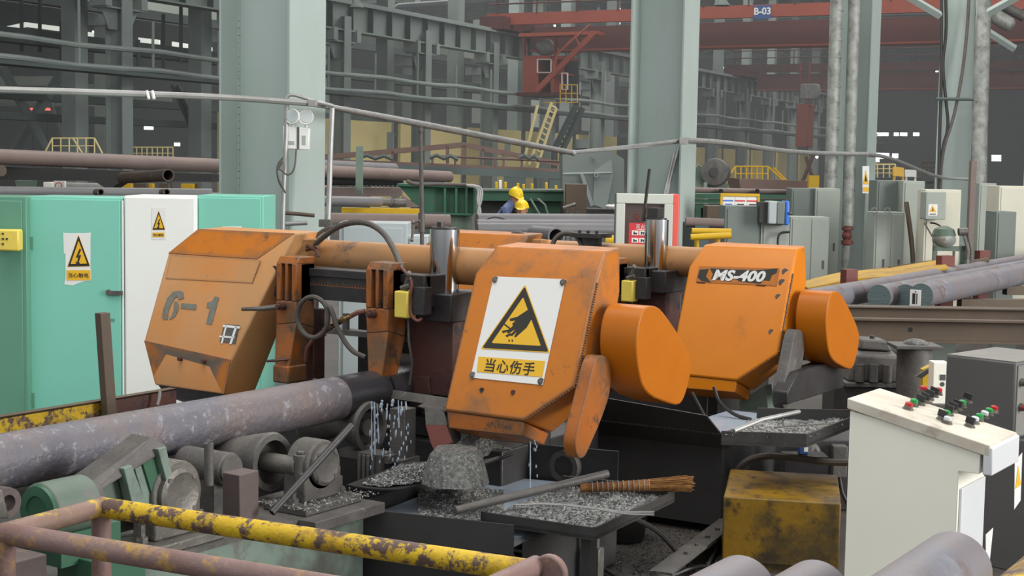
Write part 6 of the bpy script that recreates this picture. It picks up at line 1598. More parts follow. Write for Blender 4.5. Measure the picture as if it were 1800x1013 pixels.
t = thing('hydraulic_cylinder', 'long grey hydraulic cylinder with flanged rod behind the arched hose', 'cylinder', P(640, 368, 18))
mk(MB().cyl(P(540, 353, 17.6), P(668, 355, 18.4), .062, 24), 'barrel', M['pipe_grey'], t)
mk(MB().cyl(P(668, 355, 18.4), P(690, 356, 18.5), .045, 18).cyl(P(684, 356, 18.5), P(690, 356, 18.5), .06, 18).cyl(P(690, 356, 18.5), P(712, 357, 18.6), .052, 18), 'rod_end', M['grime'], t)
single(MB().hull([P(708, 344, 18.7), P(738, 364, 18.7), P(690, 364, 18.7), P(708, 344, 19), P(738, 364, 19), P(690, 364, 19)]), 'wedge_block', M['pipe_rust'], 'sloping grey block at the rod end', 'block')
single(MB().box((0, 0, 0), (.95, .2, .06), Fr(P(600, 374, 18.2), 33.)), 'yellow_beam', M['yellow'], 'thin yellow beam below the hydraulic cylinder', 'beam')
single(MB().box((0, 0, 0), (.08, .2, .65), Fr(P(625, 342, 20), 33.)), 'green_post', M['pale_green'], 'pale green post behind the hydraulic cylinder', 'post')
single(MB().prism([P(560, 330, 20.5), P(705, 330, 20.5), P(705, 345, 20.5), P(560, 345, 20.5)], K.y*.3), 'rail_beam', M['pipe_rust'], 'brown rail beam behind the hydraulic cylinder', 'beam')
bt = MB()
for k in range(14): bt.cyl(P(600+k*7.5, 329, 20.4), P(600+k*7.5, 326, 20.4), .02, 6)
single(bt, 'bolt_row', M['grime'], 'row of bolt heads on the brown rail beam', 'bolts', kind='stuff')
bigpipe('brown pipe behind the arched hose, above the pale cabinet', P(540, 387, 14.6), P(790, 390, 15), .075, 'pipe_rust')
pc, fp, wp, zp = cabinet('control_cabinet', 'pale grey control cabinet behind the bow of nearest saw', 596, 716, 391, 12.6, .5, 'cab_pale', inset=.04)
pc2, fp, wp, zp = cabinet('control_cabinet', 'low pale grey cabinet right of the pale control cabinet', 716, 752, 415, 12.7, .4, 'cab_pale', inset=.02)
# clamp rod in front of it
t = thing('clamp_rod', 'tall thin steel rod with a clamp handle behind the guide beam', 'rod', PY(738, 470, 7.1))
mk(MB().tube([PY(739, 228, 7.1), PY(741, 330, 7.1), PY(742, 440, 7.1), V(PY(742, 440, 7.1)[0], 7.1, .6)], .013, 10).cyl(PY(739, 224, 7.1), PY(739, 232, 7.1), .018, 10), 'rod', M['grime'], t)
mk(MB().cyl(PY(741, 374, 7.1), PY(741, 408, 7.1), .02, 12), 'clamp_sleeve', M['grime'], t)
mk(MB().tube([PY(738, 388, 7.06), PY(727, 392, 7.05), PY(724, 422, 7.05)], .009, 8).ball(PY(727, 391, 7.05), .014, 8, 6).ball(PY(724, 422, 7.05), .012, 8, 6), 'clamp_handle', M['iron_worn'], t)

# ---- pipe stack, workers and machines further back
for i, (y0, y1, r, d) in enumerate([(388, 389, .085, 17.0), (398, 398, .075, 16.4), (403, 404, .07, 15.8)]):
    bigpipe(['grey steel pipe on top of the stack behind the far saw', 'grey steel pipe in the middle of the stack behind the far saw', 'grey steel pipe at the front of the stack behind the far saw'][i], P(838, y0, d), P(1084+10*i, y1, d+.5), r, 'pipe_grey', group='stacked grey pipes')
single(MB().ringtube(P(940, 412, 14.5), P(978, 416, 13.9), .085, .07, 24), 'steel_pipe', M['pipe_grey'], 'short open grey pipe below the stack', 'pipe')
conduit('cable', 'thin black cable lying over the pipe stack', [(852, 388, 16.6), (866, 381, 16.6), (880, 383, 16.6), (892, 388, 16.6)], .008, 'rubber_black')
t = thing('green_machine', 'long dark green machine bed behind the two workers', 'machine', P(915, 380, 27))
mk(MB().prism([P(842, 336, 27), P(991, 337, 27), P(991, 354, 27), P(842, 353, 27)], K.y*1.2), 'top_beam', M['machine_green'], t)
mk(MB().prism([P(925, 354, 27.2), P(985, 354, 27.2), P(985, 385, 27.2), P(925, 385, 27.2)], K.y*.9), 'side_panel', M['machine_green'], t)
mk(MB().prism([P(842, 354, 27.6), P(991, 354, 27.6), P(991, 504, 27.6), P(842, 502, 27.6)], K.y*.6), 'under_frame', M['oily_black'], t)
mk(MB().tube([P(932, 349, 26.9), P(948, 376, 26.9)], .02, 6).tube([P(945, 349, 26.9), P(958, 360, 26.9), P(963, 376, 26.9)], .02, 6), 'pipe_run', M['pale_green'], t)
mk(MB().prism([P(842, 333, 26.9), P(991, 334, 26.9), P(991, 337, 26.9), P(842, 336, 26.9)], K.y*1.4), 'top_flange', M['bracket_green'], t)
for i, (x, h, m) in enumerate(((870, 15, 'yellow'), (886, 15, 'yellow'), (908, 13, 'yellow'), (918, 11, 'yellow'), (933, 12, 'yellow'), (958, 14, 'yellow'), (975, 9, 'yellow'), (877, 18, 'white'))):
    single(MB().box((0, 0, 0), (.05, .1, h*.0108), Fr(P(x, 335, 28), 33.)), 'guide_pin', M[m], 'yellow guide pin on the green machine bed, %s from the left of seven' % ('first second third fourth fifth sixth seventh'.split()[i]) if m == 'yellow' else 'white pin among the yellow ones on the green machine bed', 'pin', 'yellow guide pins on the green machine' if m == 'yellow' else None, bev=.01)
single(MB().box((0, 0, 0), (.38, .5, .8), Fr(P(993, 402, 26.5), 33.)), 'brown_cabinet', M['rust_beam'], 'brown cabinet right of the green machine bed', 'cabinet', bev=.01)
single(MB().cyl(P(990, 366, 25.5), P(1012, 359, 25.5), .03, 10).tube([P(1004, 360, 25.5), P(1004, 360, 25.5)*V(1, 1, 0)], .015, 6).tube([P(1014, 359, 25.5), P(1014, 359, 25.5)*V(1, 1, 0)], .015, 6), 'pipe_stand', M['iron_worn'], 'small pipe resting on a thin stand before the brown cabinet', 'stand')
t = thing('grey_hopper', 'large grey steel hopper left of the second column', 'hopper', P(1045, 385, 31))
mk(MB().prism([P(989, 272, 31), P(1075, 266, 31), P(1097, 280, 31), P(1097, 478, 31), P(1000, 478, 31), P(989, 330, 31)], K.y*2), 'hopper_body', M['cab_grey_dark'], t)
mk(MB().tube([P(990, 306, 30.9), P(1075, 304, 30.9)], .03, 6).tube([P(1022, 306, 30.9), P(1040, 362, 30.9)], .05, 6).ringtube(P(1048, 308, 30.95), P(1048, 308, 30.8), .05, .02, 14).ringtube(P(1043, 277, 30.98), P(1043, 277, 30.9), .03, .01, 12), 'hopper_pipe', M['steel_far'], t)
mk(MB().prism([P(1045, 300, 30.97), P(1075, 280, 30.97), P(1078, 310, 30.97), P(1066, 368, 30.97), P(1042, 360, 30.97)], K.y*.03), 'patch_panel', M['steel_far'], t)
single(MB().box((0, 0, 0), (.75, .6, .1), Fr(P(1025, 377, 27), 33.)).ball(P(1035, 380, 27), .04, 8, 6).ball(P(1072, 380, 27), .04, 8, 6), 'flat_trolley', M['oily_black'], 'low black trolley in front of the grey hopper', 'trolley')
lump = single(MB().hull([P(x, y, dd) for dd in (28.2, 28.5) for x, y in ((996, 335), (1006, 322), (1020, 326), (1030, 338))]), 'black_lump', M['oily_black'], 'black machine lump with yellow patch above the brown cabinet', 'machine')
mk(MB().ball(P(1004, 329, 28.0), .06, 8, 6, (1.2, .5, .7)), 'yellow_cap', M['yellow'], lump)
single(MB().ball(P(1072, 363, 26.8), .06, 8, 6, (1.6, .6, .6)).ball(P(1079, 364, 26.8), .05, 8, 6), 'white_cloth', M['white'], 'white cloth on the black trolley', 'cloth')

def skin_body(name, verts, edges, radii, m, parent):
    me = bpy.data.meshes.new(name)
    me.from_pydata([tuple(A(v)-LOC[parent.name]) for v in verts], edges, [])
    ob = bpy.data.objects.new(name, me)
    COL.objects.link(ob)
    ob.parent = parent
    ob.modifiers.new('skin', 'SKIN')
    for i, r in enumerate(radii): me.skin_vertices[0].data[i].radius = (r, r) if np.isscalar(r) else r
    me.skin_vertices[0].data[0].use_root = True
    s = ob.modifiers.new('sub', 'SUBSURF'); s.levels = s.render_levels = 2
    me.materials.append(m)
    for p in me.polygons: p.use_smooth = True
    LOC[ob.name] = LOC[parent.name]
    return ob
def worker(label, x, yh, d, crouch, face_r):
    h = P(x, yh, d)                      # head centre
    f = Fr(h, 33.)
    t = thing('person', label, 'person', V(h[0], h[1], 0))
    q = f
    if not crouch:
        # bending forward to the right, forearms reaching down
        hip = q(-.30, .02, -.66); kn = lambda s: q(-.22+s*.02, -.1*s-.02, -1.1); ft = lambda s: q(-.26, -.1*s, -(h[2]-.03))
        vs = [hip, q(-.28, .02, -.44), q(-.19, .0, -.22), q(-.08, 0, -.12), q(-.02, 0, -.03),
              q(-.17, -.19, -.2), q(-.10, -.23, -.40), q(.07, -.19, -.27), q(-.15, .19, -.2), q(-.06, .2, -.40), q(.08, .14, -.30),
              q(-.30, -.1, -.7), kn(1), ft(1), q(-.30, .12, -.7), kn(-1), ft(-1)]
        ed = [(0, 1), (1, 2), (2, 3), (3, 4), (2, 5), (5, 6), (6, 7), (2, 8), (8, 9), (9, 10), (0, 11), (11, 12), (12, 13), (0, 14), (14, 15), (15, 16)]
        rd = [(.16, .13), (.16, .13), (.17, .12), .07, .055, .075, .055, .045, .075, .055, .045, .10, .07, .05, .10, .07, .05]
        hands = (q(.11, -.18, -.25), q(.12, .13, -.28))
    else:
        hip = q(-.1, .25, -.62)
        vs = [hip, q(-.06, .16, -.42), q(-.0, .06, -.22), q(0, .02, -.12), q(0, 0, -.04),
              q(-.17, .07, -.22), q(-.2, -.05, -.42), q(-.1, -.2, -.40), q(.17, .07, -.22), q(.2, -.05, -.42), q(.1, -.2, -.40),
              q(-.12, .2, -.66), q(-.13, -.15, -.5), q(-.12, -.05, -1.0), q(.1, .2, -.66), q(.13, -.15, -.5), q(.12, -.05, -1.0)]
        ed = [(0, 1), (1, 2), (2, 3), (3, 4), (2, 5), (5, 6), (6, 7), (2, 8), (8, 9), (9, 10), (0, 11), (11, 12), (12, 13), (0, 14), (14, 15), (15, 16)]
        rd = [(.16, .13), (.16, .13), (.17, .12), .07, .055, .075, .055, .045, .075, .055, .045, .10, .07, .05, .10, .07, .05]
        hands = (q(-.08, -.24, -.38), q(.08, -.24, -.38))
    skin_body('work_clothes', vs, ed, rd, M['denim'], t)
    # head turned towards the work
    tilt = V(.35, -.5, -.2) if not crouch else V(-.1, -1, 0)
    fw = tilt[0]*f.x+tilt[1]*f.y+tilt[2]*V(0, 0, 1); fw /= np.linalg.norm(fw)
    sd = np.cross(fw, V(0, 0, 1)); sd /= np.linalg.norm(sd); up_ = np.cross(sd, fw)
    hd = MB().ball((0, 0, 0), 1, 16, 12)
    def hs(v): return h+fw*v[1]*.095+sd*v[0]*.075+up_*v[2]*(.115 if v[2] > 0 else .125-.0*v[1])
    hd.v = [tuple(hs(v)) for v in hd.v]
    hd.hull([h+fw*.09+up_*.01, h+fw*.12-up_*.03, h+fw*.09+sd*.015-up_*.035, h+fw*.09-sd*.015-up_*.035])
    hd.ball(h+sd*.078, .022, 8, 6, (.5, 1, 1.4)).ball(h-sd*.078, .022, 8, 6, (.5, 1, 1.4))
    o = mk(hd, 'head', M['skin'], t)
    mk(MB().ball(h+fw*.088+sd*.03+up_*.012, .008, 6, 4).ball(h+fw*.088-sd*.03+up_*.012, .008, 6, 4), 'eyes', M['hair'], o)
    mk(MB().tube([h+fw*.088+sd*.022-up_*.058, h+fw*.094-up_*.06, h+fw*.088-sd*.022-up_*.058], .005, 6), 'mouth', M['red_brown'], o)
    hr = MB().ball((0, 0, 0), 1, 14, 10)
    hr.v = [tuple(h-fw*.015+fw*v[1]*.093+sd*v[0]*.08+up_*(v[2]*.1+.02)) for v in hr.v]
    mk(hr, 'hair', M['hair'], o)
    hm = MB()
    n = 20
    vs, fs = [], []
    for j in range(7):
        a = pi/2*j/6
        vs += [h+up_*(.035+.135*sin(a))+(fw*cos(2*pi*k/n)*.128+sd*sin(2*pi*k/n)*.112)*max(.02, cos(a)) for k in range(n)]
    for j in range(6): fs += [(j*n+k, j*n+(k+1) % n, (j+1)*n+(k+1) % n, (j+1)*n+k) for k in range(n)]
    fs.append(tuple(range(6*n, 7*n)))
    hm.add(vs, fs)
    hm.hull([h+up_*.03+fw*.1+sd*.08, h+up_*.03+fw*.1-sd*.08, h+up_*.015+fw*.175+sd*.04, h+up_*.015+fw*.175-sd*.04, h+up_*.045+fw*.1+sd*.08, h+up_*.045+fw*.1-sd*.08, h+up_*.022+fw*.17])
    mk(hm, 'hard_hat', M['helmet'], t)
    mk(MB().tube([h+up_*.09-fw*.125, h+up_*.17-fw*.03, h+up_*.172+fw*.03, h+up_*.09+fw*.125], .012, 6), 'hat_ridge', M['helmet'], t)
    for i, c in enumerate(hands):
        di = V(.8, -.2, -.55) if not crouch else V(0, -.7, .4)
        di = di[0]*f.x+di[1]*f.y+di[2]*V(0, 0, 1); di /= np.linalg.norm(di)
        s2 = np.cross(di, V(0, 0, 1)); s2 /= np.linalg.norm(s2); n2 = np.cross(s2, di)
        pm = MB().hull([c+di*a+s2*b+n2*e for a in (-.03, .055) for b in (-.038, .038) for e in (-.012, .012)])
        for k, l in enumerate((.066, .078, .072, .056)):
            b = -.03+.02*k
            pm.tube([c+di*.05+s2*b, c+di*(.05+l*.5)+s2*b-n2*.008, c+di*(.05+l*.85)+s2*b-n2*.032], [.009, .0085, .007], 6)
        sg = 1 if i == 0 else -1
        pm.tube([c+di*.0+s2*.035*sg, c+di*.03+s2*.06*sg-n2*.006, c+di*.06+s2*.066*sg-n2*.014], [.011, .01, .008], 6)
        mk(pm, 'hand', M['skin'], t)
    return t
worker('worker bending in blue jacket and yellow hard hat, taller of two', 906, 347, 23.0, False, 1)
worker('crouching worker in yellow hard hat, face above the grey pipes', 917, 370, 22.4, True, 1)

# ---- fire cabinet and red poster
fcab = 12.6
fr, wd, zt, _ = kbox(1084, 1184, 340, fcab, .3)
t = thing('fire_cabinet', 'white framed glass fire cabinet with red side standing at second column', 'cabinet', fr(wd/2, .15, .5))
fw_ = .075
mk(MB().box((0, 0, zt-.085), (wd, .04, zt), fr).box((0, 0, .75), (fw_, .04, zt-.085), fr).box((wd-fw_, 0, .75), (wd, .04, zt-.085), fr).box((0, 0, .65), (wd, .04, .75), fr), 'door_frame', M['frame_grey'], t, bev=.006)
mk(MB().box((fw_, .025, .75), (wd-fw_, .03, zt-.085), fr), 'glass', M['glass_brown'], t)
mk(text_mb('灭火器', fr(wd*.52, .022, zt-.2), fr.x, (0, 0, 1), .075, .001), 'glass_lettering', M['red_dull'], t)
mk(MB().box((wd, .0, .6), (wd+.05, .3, zt), fr), 'casing', M['red_panel'], t, bev=.006)
mk(MB().box((0, .05, 0), (wd, .3, .6), fr), 'stand', M['cab_grey'], t)
mk(MB().box((.004, .041, .6), (wd-.002, .3, zt-.004), fr), 'casing_back', M['cab_grey_dark'], t)
pf = Fr(P(1105, 435, fcab-.35), 33.)
t = thing('fire_poster', 'red fire equipment poster with two rows of pictures before the fire cabinet', 'poster', P(1128, 436, fcab-.35))
s_ = (fcab-.35)/FPX
mk(MB().box((0, 0, -.15), (48*s_, .01, 43*s_), pf), 'poster_sheet', M['red_print'], t)
mk(MB().box((20*s_, .01, -pf.o[2]), (28*s_, .04, 30*s_), pf), 'poster_stand', M['cab_grey'], t)
for r in range(2):
    for c in range(3):
        a, b = (5+13*c)*s_, (22-13*r)*s_
        k = mk(MB().box((a, -.002, b-.5*s_), (a+11.5*s_, 0, b+8*s_), pf), 'picture', M['white_print'], t)
        mk(MB().box((a+3*s_, -.003, b+.5*s_), (a+5*s_, -.002, b+6*s_), pf).box((a+5*s_, -.003, b+(2+c)*s_), (a+9*s_, -.002, b+(4+c)*s_), pf).box((a+7*s_, -.003, b+.5*s_), (a+8.5*s_, -.002, b+3*s_), pf), 'drawn_figure', M['ink'], k)
mk(text_mb('灭火器', pf(24*s_, -.002, 37*s_), pf.x, (0, 0, 1), 8*s_, .0008, spacing=1.1, bold=.0004), 'heading', M['white_print'], t)
mk(MB().box((14*s_, -.001, 31.6*s_), (36*s_, 0, 32.4*s_), pf).box((10*s_, -.001, 3*s_), (22*s_, 0, 3.8*s_), pf).box((32*s_, -.001, 3*s_), (44*s_, 0, 4.6*s_), pf), 'small_print', M['cream'], t)

# ---- notice board, yellow barrier, pipe
nf = Fr(P(1264, 430, 18.5), 33.)
s_ = 18.5/FPX
t = thing('notice_board', 'yellow framed notice board with printed sheets behind the grey cabinet', 'notice board', P(1298, 440, 18.5))
mk(MB().box((0, 0, 85*s_), (69*s_, .04, 90*s_), nf).box((0, 0, 0), (4*s_, .04, 85*s_), nf).box((65*s_, 0, 0), (69*s_, .04, 85*s_), nf), 'frame', M['yellow'], t, bev=.004)
mk(MB().box((4*s_, .02, 0), (65*s_, .03, 85*s_), nf), 'backboard', M['white'], t)
mk(MB().box((0, 0, -nf.o[2]), (4*s_, .04, 0), nf).box((65*s_, 0, -nf.o[2]), (69*s_, .04, 0), nf), 'post', M['yellow'], t)
for c in range(3):
    a = (5+21*c)*s_
    sh = mk(MB().box((a, .015, 62*s_), (a+18*s_, .02, 84*s_), nf).box((a, .015, 36*s_), (a+18*s_, .02, 58*s_), nf), 'printed_sheet', M['white_print'], t)
    mk(MB().box((a, .012, 76*s_), (a+18*s_, .015, 78.5*s_), nf), 'sheet_stripe', M['blue' if c == 0 else 'red_print'], sh)
    mk(MB().box((a+4*s_, .012, 70*s_), (a+16*s_, .015, 72*s_), nf).box((a+4*s_, .012, 66*s_), (a+15*s_, .015, 67*s_), nf), 'sheet_text', M['ink' if c else 'blue'], sh)
t = thing('pipe_barrier', 'bright yellow pipe barrier left of the grey cabinets', 'barrier', P(1240, 470, 15))
mk(MB().ringtube(P(1216, 406, 15.2), P(1285, 407, 15.2), .03, .022, 16).cyl(P(1214, 417, 14.9), P(1285, 414, 14.9), .032, 16), 'rail', M['yellow'], t)
for x in (1225, 1262): mk(MB().cyl(P(x, 415, 15), P(x, 415, 15)*V(1, 1, 0), .026, 14), 'post', M['yellow'], t)
mk(MB().cyl(P(1265, 432, 14.95), P(1275, 446, 14.95), .025, 10), 'end_cap', M['white'], t)
bigpipe('rusty pipe length above the yellow barrier', P(1205, 390, 16.5), P(1272, 393, 16.5), .052, 'pipe_rust')
single(MB().cyl(P(1080, 425, 14.2), P(1110, 427, 14.2), .045, 14).cyl(P(1064, 422, 14.2), P(1082, 424, 14.2), .055, 14), 'yellow_pipe', M['yellow'], 'yellow pipe stub behind the bow of the far saw', 'pipe')
single(MB().box((0, 0, -P(1242, 383, 19.5)[2]), (.5, .4, .16), Fr(P(1242, 383, 19.5), 33.)), 'wooden_crate', M['rust_beam'], 'brown crate behind the yellow barrier', 'crate', bev=.01)
t = thing('green_rack', 'dark green machine frame right of second column', 'machine', P(1260, 420, 24))
for y0, y1 in ((341, 349), (352, 357), (360, 366)): mk(MB().prism([P(1214, y0, 24), P(1395, y0, 24), P(1395, y1, 24), P(1214, y1, 24)], K.y*.5), 'beam', M['machine_green'], t)
mk(MB().prism([P(1214, 366, 24.3), P(1395, 366, 24.3), P(1395, 532, 24.3), P(1214, 530, 24.3)], K.y*.3), 'under_frame', M['oily_black'], t)
for x in (1222, 1250): mk(MB().prism([P(x, 366, 24), P(x+10, 366, 24), P(x+10, 420, 24), P(x, 420, 24)], K.y*.3), 'post', M['machine_green'], t)
t = thing('roller_beam', 'long pale pipe with dark roller ends above the notice board', 'pipe', P(1300, 340, 23))
mk(MB().cyl(P(1214, 334, 23), P(1392, 338, 23), .042, 16), 'pipe', M['pipe_rust'], t)
for x in (1267, 1331, 1386): mk(MB().cyl(P(x, 336, 22.9), P(x, 336, 22.85), .036, 14), 'roller_end', M['dark_void'], t)

# ---- grey cabinets around the third column
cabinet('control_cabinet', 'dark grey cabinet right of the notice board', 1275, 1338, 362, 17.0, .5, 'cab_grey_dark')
t, fr, wd, zt = cabinet('control_cabinet', 'grey cabinet carrying the blue edged box', 1338, 1388, 391, 17.0, .5, 'cab_grey')
conduit('cable', 'black cable down the grey cabinet with blue edged box', [(1388, 408, 16.9), (1371, 409, 16.9), (1367, 420, 16.9), (1368, 440, 16.9)], .014, 'rubber_black')
s_ = 16.8/FPX
mf = Fr(P(1350, 394, 16.8), 33.)
t = thing('meter_box', 'grey and blue framed meter box on the grey cabinet', 'box', P(1368, 394, 16.8))
mk(MB().box((-14*s_, .05, 2*s_), (0, .3, 38*s_), mf), 'box_back', M['oily_black'], t)
mk(MB().box((0, 0, 0), (17*s_, .3, 40*s_), mf), 'box_body', M['cab_pale'], t, bev=.015)
mk(MB().box((15*s_, -.01, 0), (29*s_, .3, 39*s_), mf), 'screen', M['cab_grey_dark'], t, bev=.01)
mk(MB().box((29*s_, -.02, -2*s_), (37*s_, .28, 41*s_), mf), 'blue_edge', M['blue'], t, bev=.02)
mk(MB().cyl(mf(36*s_, -.03, 20*s_), mf(41*s_, -.03, 19*s_), .016, 10), 'handle', M['grime'], t)
D5 = 22.
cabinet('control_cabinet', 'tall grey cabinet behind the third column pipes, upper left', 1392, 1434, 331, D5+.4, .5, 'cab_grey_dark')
cabinet('control_cabinet', 'tall light grey cabinet left of the lagged pipes', 1434, 1477, 331, D5+.3, .6, 'cab_grey')
cabinet('control_cabinet', 'two door grey cabinet above the far saw cover', 1390, 1458, 381, D5-.8, .5, 'cab_grey', doors=2)
D6 = 21.
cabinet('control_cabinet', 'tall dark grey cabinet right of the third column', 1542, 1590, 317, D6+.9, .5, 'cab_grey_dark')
cabinet('control_cabinet', 'tall grey cabinet behind the leaning stick', 1588, 1626, 318, D6+.6, .6, 'cab_grey')
cabinet('control_cabinet', 'low grey two door cabinet right of the third column', 1538, 1591, 373, D6, .5, 'cab_grey', doors=2)
single(MB().ringtube(P(1537, 370, D6), P(1537, 370, D6+.05), .045, .03, 14), 'lifting_eye', M['cab_grey'], 'lifting eye on the low grey cabinet, left of two', 'eye')
single(MB().ringtube(P(1560, 370, D6), P(1560, 370, D6+.05), .045, .03, 14), 'lifting_eye', M['cab_grey'], 'lifting eye on the low grey cabinet, right of two', 'eye')
conduit('stick', 'pale wooden stick leaning on the tall grey cabinet', [(1593, 356, D6+.3), (1598, 390, D6+.2), (1603, 430, D6+.1), (1606, 480, D6)], .035, 'rust_beam', smooth=1)['category'] = 'stick'
t, fr, wd, zt = cabinet('control_cabinet', 'cream cabinet with a grey switch box on its front', 1627, 1690, 333, 20.5, .4, 'cab_cream')
sb = Fr(P(1626, 386, 20.2), 33.)
s_ = 20.2/FPX
t = thing('switch_box', 'grey wall box with a yellow warning label on the cream cabinet', 'box', P(1644, 386, 20.2))
mk(MB().box((0, 0, 0), (36*s_, .28, 49*s_), sb), 'box_body', M['cab_grey'], t, bev=.012)
mk(MB().box((5*s_, -.004, 7*s_), (21*s_, 0, 27*s_), sb), 'warning_label', M['white'], t)
fsb = Fr(sb(0, -.004, 0), 33.)
mk(MB().add(*_tri(fsb, [(1639.5, 361), (1633.5, 373), (1646, 373)], .003, V(0, 0, 0))), 'triangle', M['sign_yellow'], t)
mk(MB().add(*_tri(fsb, [(1640, 364), (1638.5, 371), (1641, 371)], .006, V(0, 0, 0))).add(*_tri(fsb, [(1634, 376), (1645, 376), (1645, 377.5), (1634, 377.5)], .003, V(0, 0, 0))), 'pictogram', M['ink'], t)
conduit('cable', 'black cable stub below the grey wall box', [(1636, 392, 20.3), (1645, 393, 20.2), (1652, 397, 20.2), (1659, 402, 20.2)], .012, 'rubber_black')
conduit('cable', 'thin cable slanting across the cream cabinet', [(1625, 392, 20.3), (1632, 404, 20.3), (1641, 420, 20.3)], .01, 'rubber')
cabinet('control_cabinet', 'grey cabinet behind the silver pipe', 1722, 1752, 322, 25, .5, 'cab_grey')
cabinet('control_cabinet', 'low dark grey cabinet at the right under the cream one', 1752, 1787, 372, 21.5, .5, 'cab_grey_dark')
cabinet('control_cabinet', 'tall cream cabinet at the right edge of photo', 1757, 1830, 327, 22.5, .6, 'cab_cream')
single(MB().box((0, 0, -P(1700, 470, 19.5)[2]), (.07, .1, 1.4), Fr(P(1700, 470, 19.5), 33.)), 'rusty_post', M['pipe_rust'], 'grey brown post left of the silver pipe valve', 'post')
# pump under wrapped sheet on green frame
t = thing('wrapped_pump', 'round pump wrapped in clear sheet on a small green frame', 'pump', P(1665, 470, 18.5))
bl = MB().ball(P(1660, 420, 18.5), .15, 16, 10, (1, 1, .75))
bl.v = [tuple(A(v)+V(.018*nz(v, 9), .018*nz(A(v)+5, 9), .02*nz(A(v)+9, 9))) for v in bl.v]
mk(bl, 'wrapping', M['insul'], t)
mk(MB().lathe([(.15, .0), (.12, .08), (.04, .12)], P(1659, 414, 18.5), (0, 0, 1), 14), 'cover', M['bracket_green'], t)
mk(MB().box((-.13, -.05, -.45), (-.08, .0, -.05), Fr(P(1658, 420, 18.5), 33.)).box((.22, -.05, -.45), (.27, 0, -.08), Fr(P(1658, 420, 18.5), 33.)).box((-.13, -.05, -.15), (.27, 0, -.09), Fr(P(1658, 420, 18.5), 33.)), 'frame', M['bracket_green'], t)
mk(MB().cyl(P(1685, 408, 18.4), P(1700, 407, 18.4), .05, 14).tube([P(1694, 412, 18.4), P(1702, 440, 18.4), P(1700, 470, 18.4)], .02, 8).tube([P(1702, 412, 18.4), P(1708, 440, 18.4), P(1706, 470, 18.4)], .02, 8), 'pipework', M['iron_worn'], t)

# ---- outfeed table with side stops
OB = Fr(P(1488, 560, 12.6), 33.)
t = thing('outfeed_beam', 'long brown steel channel of the outfeed table', 'beam', P(1640, 640, 12.6))
s_ = 12.6/FPX
mk(MB().box((-.3, 0, -36*s_), (2.2, .02, 0), OB), 'channel_web', M['rust_beam'], t)
mk(MB().box((-.3, -.07, -2*s_), (2.2, .02, 2*s_), OB).box((-.3, -.07, -40*s_), (2.2, .02, -36*s_), OB), 'channel_flange', M['rust_beam'], t, bev=.002)
mk(MB().cyl(OB(113*s_, -.002, -18*s_), OB(113*s_, .001, -18*s_), .02, 14), 'hole', M['dark_void'], t)
t = thing('outfeed_beam', 'upper rusty beam of the outfeed right under the sawn bars', 'beam', P(1640, 560, 13.6))
O2 = Fr(P(1488, 540, 13.6), 33.)
s_ = 13.6/FPX
mk(MB().box((-.2, 0, -18*s_), (2.4, .02, 0), O2).box((-.2, -.08, -20*s_), (2.4, .1, -18*s_), O2).box((-.2, -.05, 0), (2.4, .15, 2*s_), O2), 'channel_web', M['rust_beam'], t)
single(MB().box((0, 0, 0), (3., .12, .13), Fr(P(1690, 548, 15.5), 40.)), 'outfeed_beam', M['rust_beam'], 'short brown beam below the ringed bar at the right', 'beam')
single(MB().box((0, 0, 0), (3., .12, .1), Fr(P(1770, 519, 16.8), 40.)), 'outfeed_beam', M['rust_beam'], 'brown beam end under the bars at the right edge', 'beam')
for i, (x, y, wd, d, lab) in enumerate(((1487, 506, 33, 15.9, 'left stop post'), (1654, 500, 38, 17.6, 'middle stop post'), (1722, 470, 30, 19.4, 'right stop post'))):
    h_ = (506-474, 500-450, 470-441)[i]
    f = Fr(P(x, y, d), 33.+20)
    single(MB().box((0, 0, -f.o[2]), (wd*.72*d/FPX, .12, h_*d/FPX), f), 'stop_post', M['red_brown'], 'red oxide steel %s of the outfeed' % lab, 'stop', bev=.004)
t = thing('yellow_walkway', 'bent yellow boards lying behind the sawn bars', 'plank', P(1530, 490, 18))
for i, q in enumerate(([(1400, 497), (1470, 480), (1500, 490), (1420, 506)], [(1470, 480), (1560, 470), (1584, 484), (1500, 490)], [(1545, 474), (1652, 456), (1668, 470), (1580, 486)])):
    mk(MB().prism([P(x, y, 18.3-1.2*(k > 1)) for k, (x, y) in enumerate(q)], V(0, 0, -.03)), 'board', M['yellow_board'], t, bev=.004)
mk(MB().tube([P(1390, 500, 18.2), P(1500, 480, 18.4), P(1652, 458, 18.6)], .02, 6).tube([P(1690, 466, 18.6), P(1735, 458, 18.8)], .04, 8), 'edge_bar', M['rust_beam'], t)
# gearbox, pedestal and litter under the outfeed
c = P(1530, 640, 11.)
gf = Fr(P(1485, 680, 11.), 33.)
s_ = 11/FPX
t = thing('gearbox', 'grimy cast gearbox under the outfeed channel', 'gearbox', gf(.2, .1, 0))
mk(MB().hull([gf(a*s_, b, c_*s_) for b, pts in ((-.1, ((0, 12), (95, 12), (12, 60), (88, 58))), (.3, ((0, 12), (95, 12), (18, 72), (85, 70)))) for a, c_ in pts]), 'casing', M['grime'], t, bev=.02)
mk(MB().hull([gf(a*s_, b, c_*s_) for b in (0, .25) for a, c_ in ((22, 66), (82, 64), (30, 84), (72, 82))]), 'lid', M['grime'], t, bev=.015)
mk(MB().box((-6*s_, -.14, 4*s_), (104*s_, .34, 12*s_), gf), 'flange', M['grime'], t, bev=.006)
for a in (18, 42, 66): mk(MB().cyl(gf(a*s_, -.13, 14*s_), gf(a*s_, -.13, 44*s_), .035, 12), 'rib', M['grime'], t)
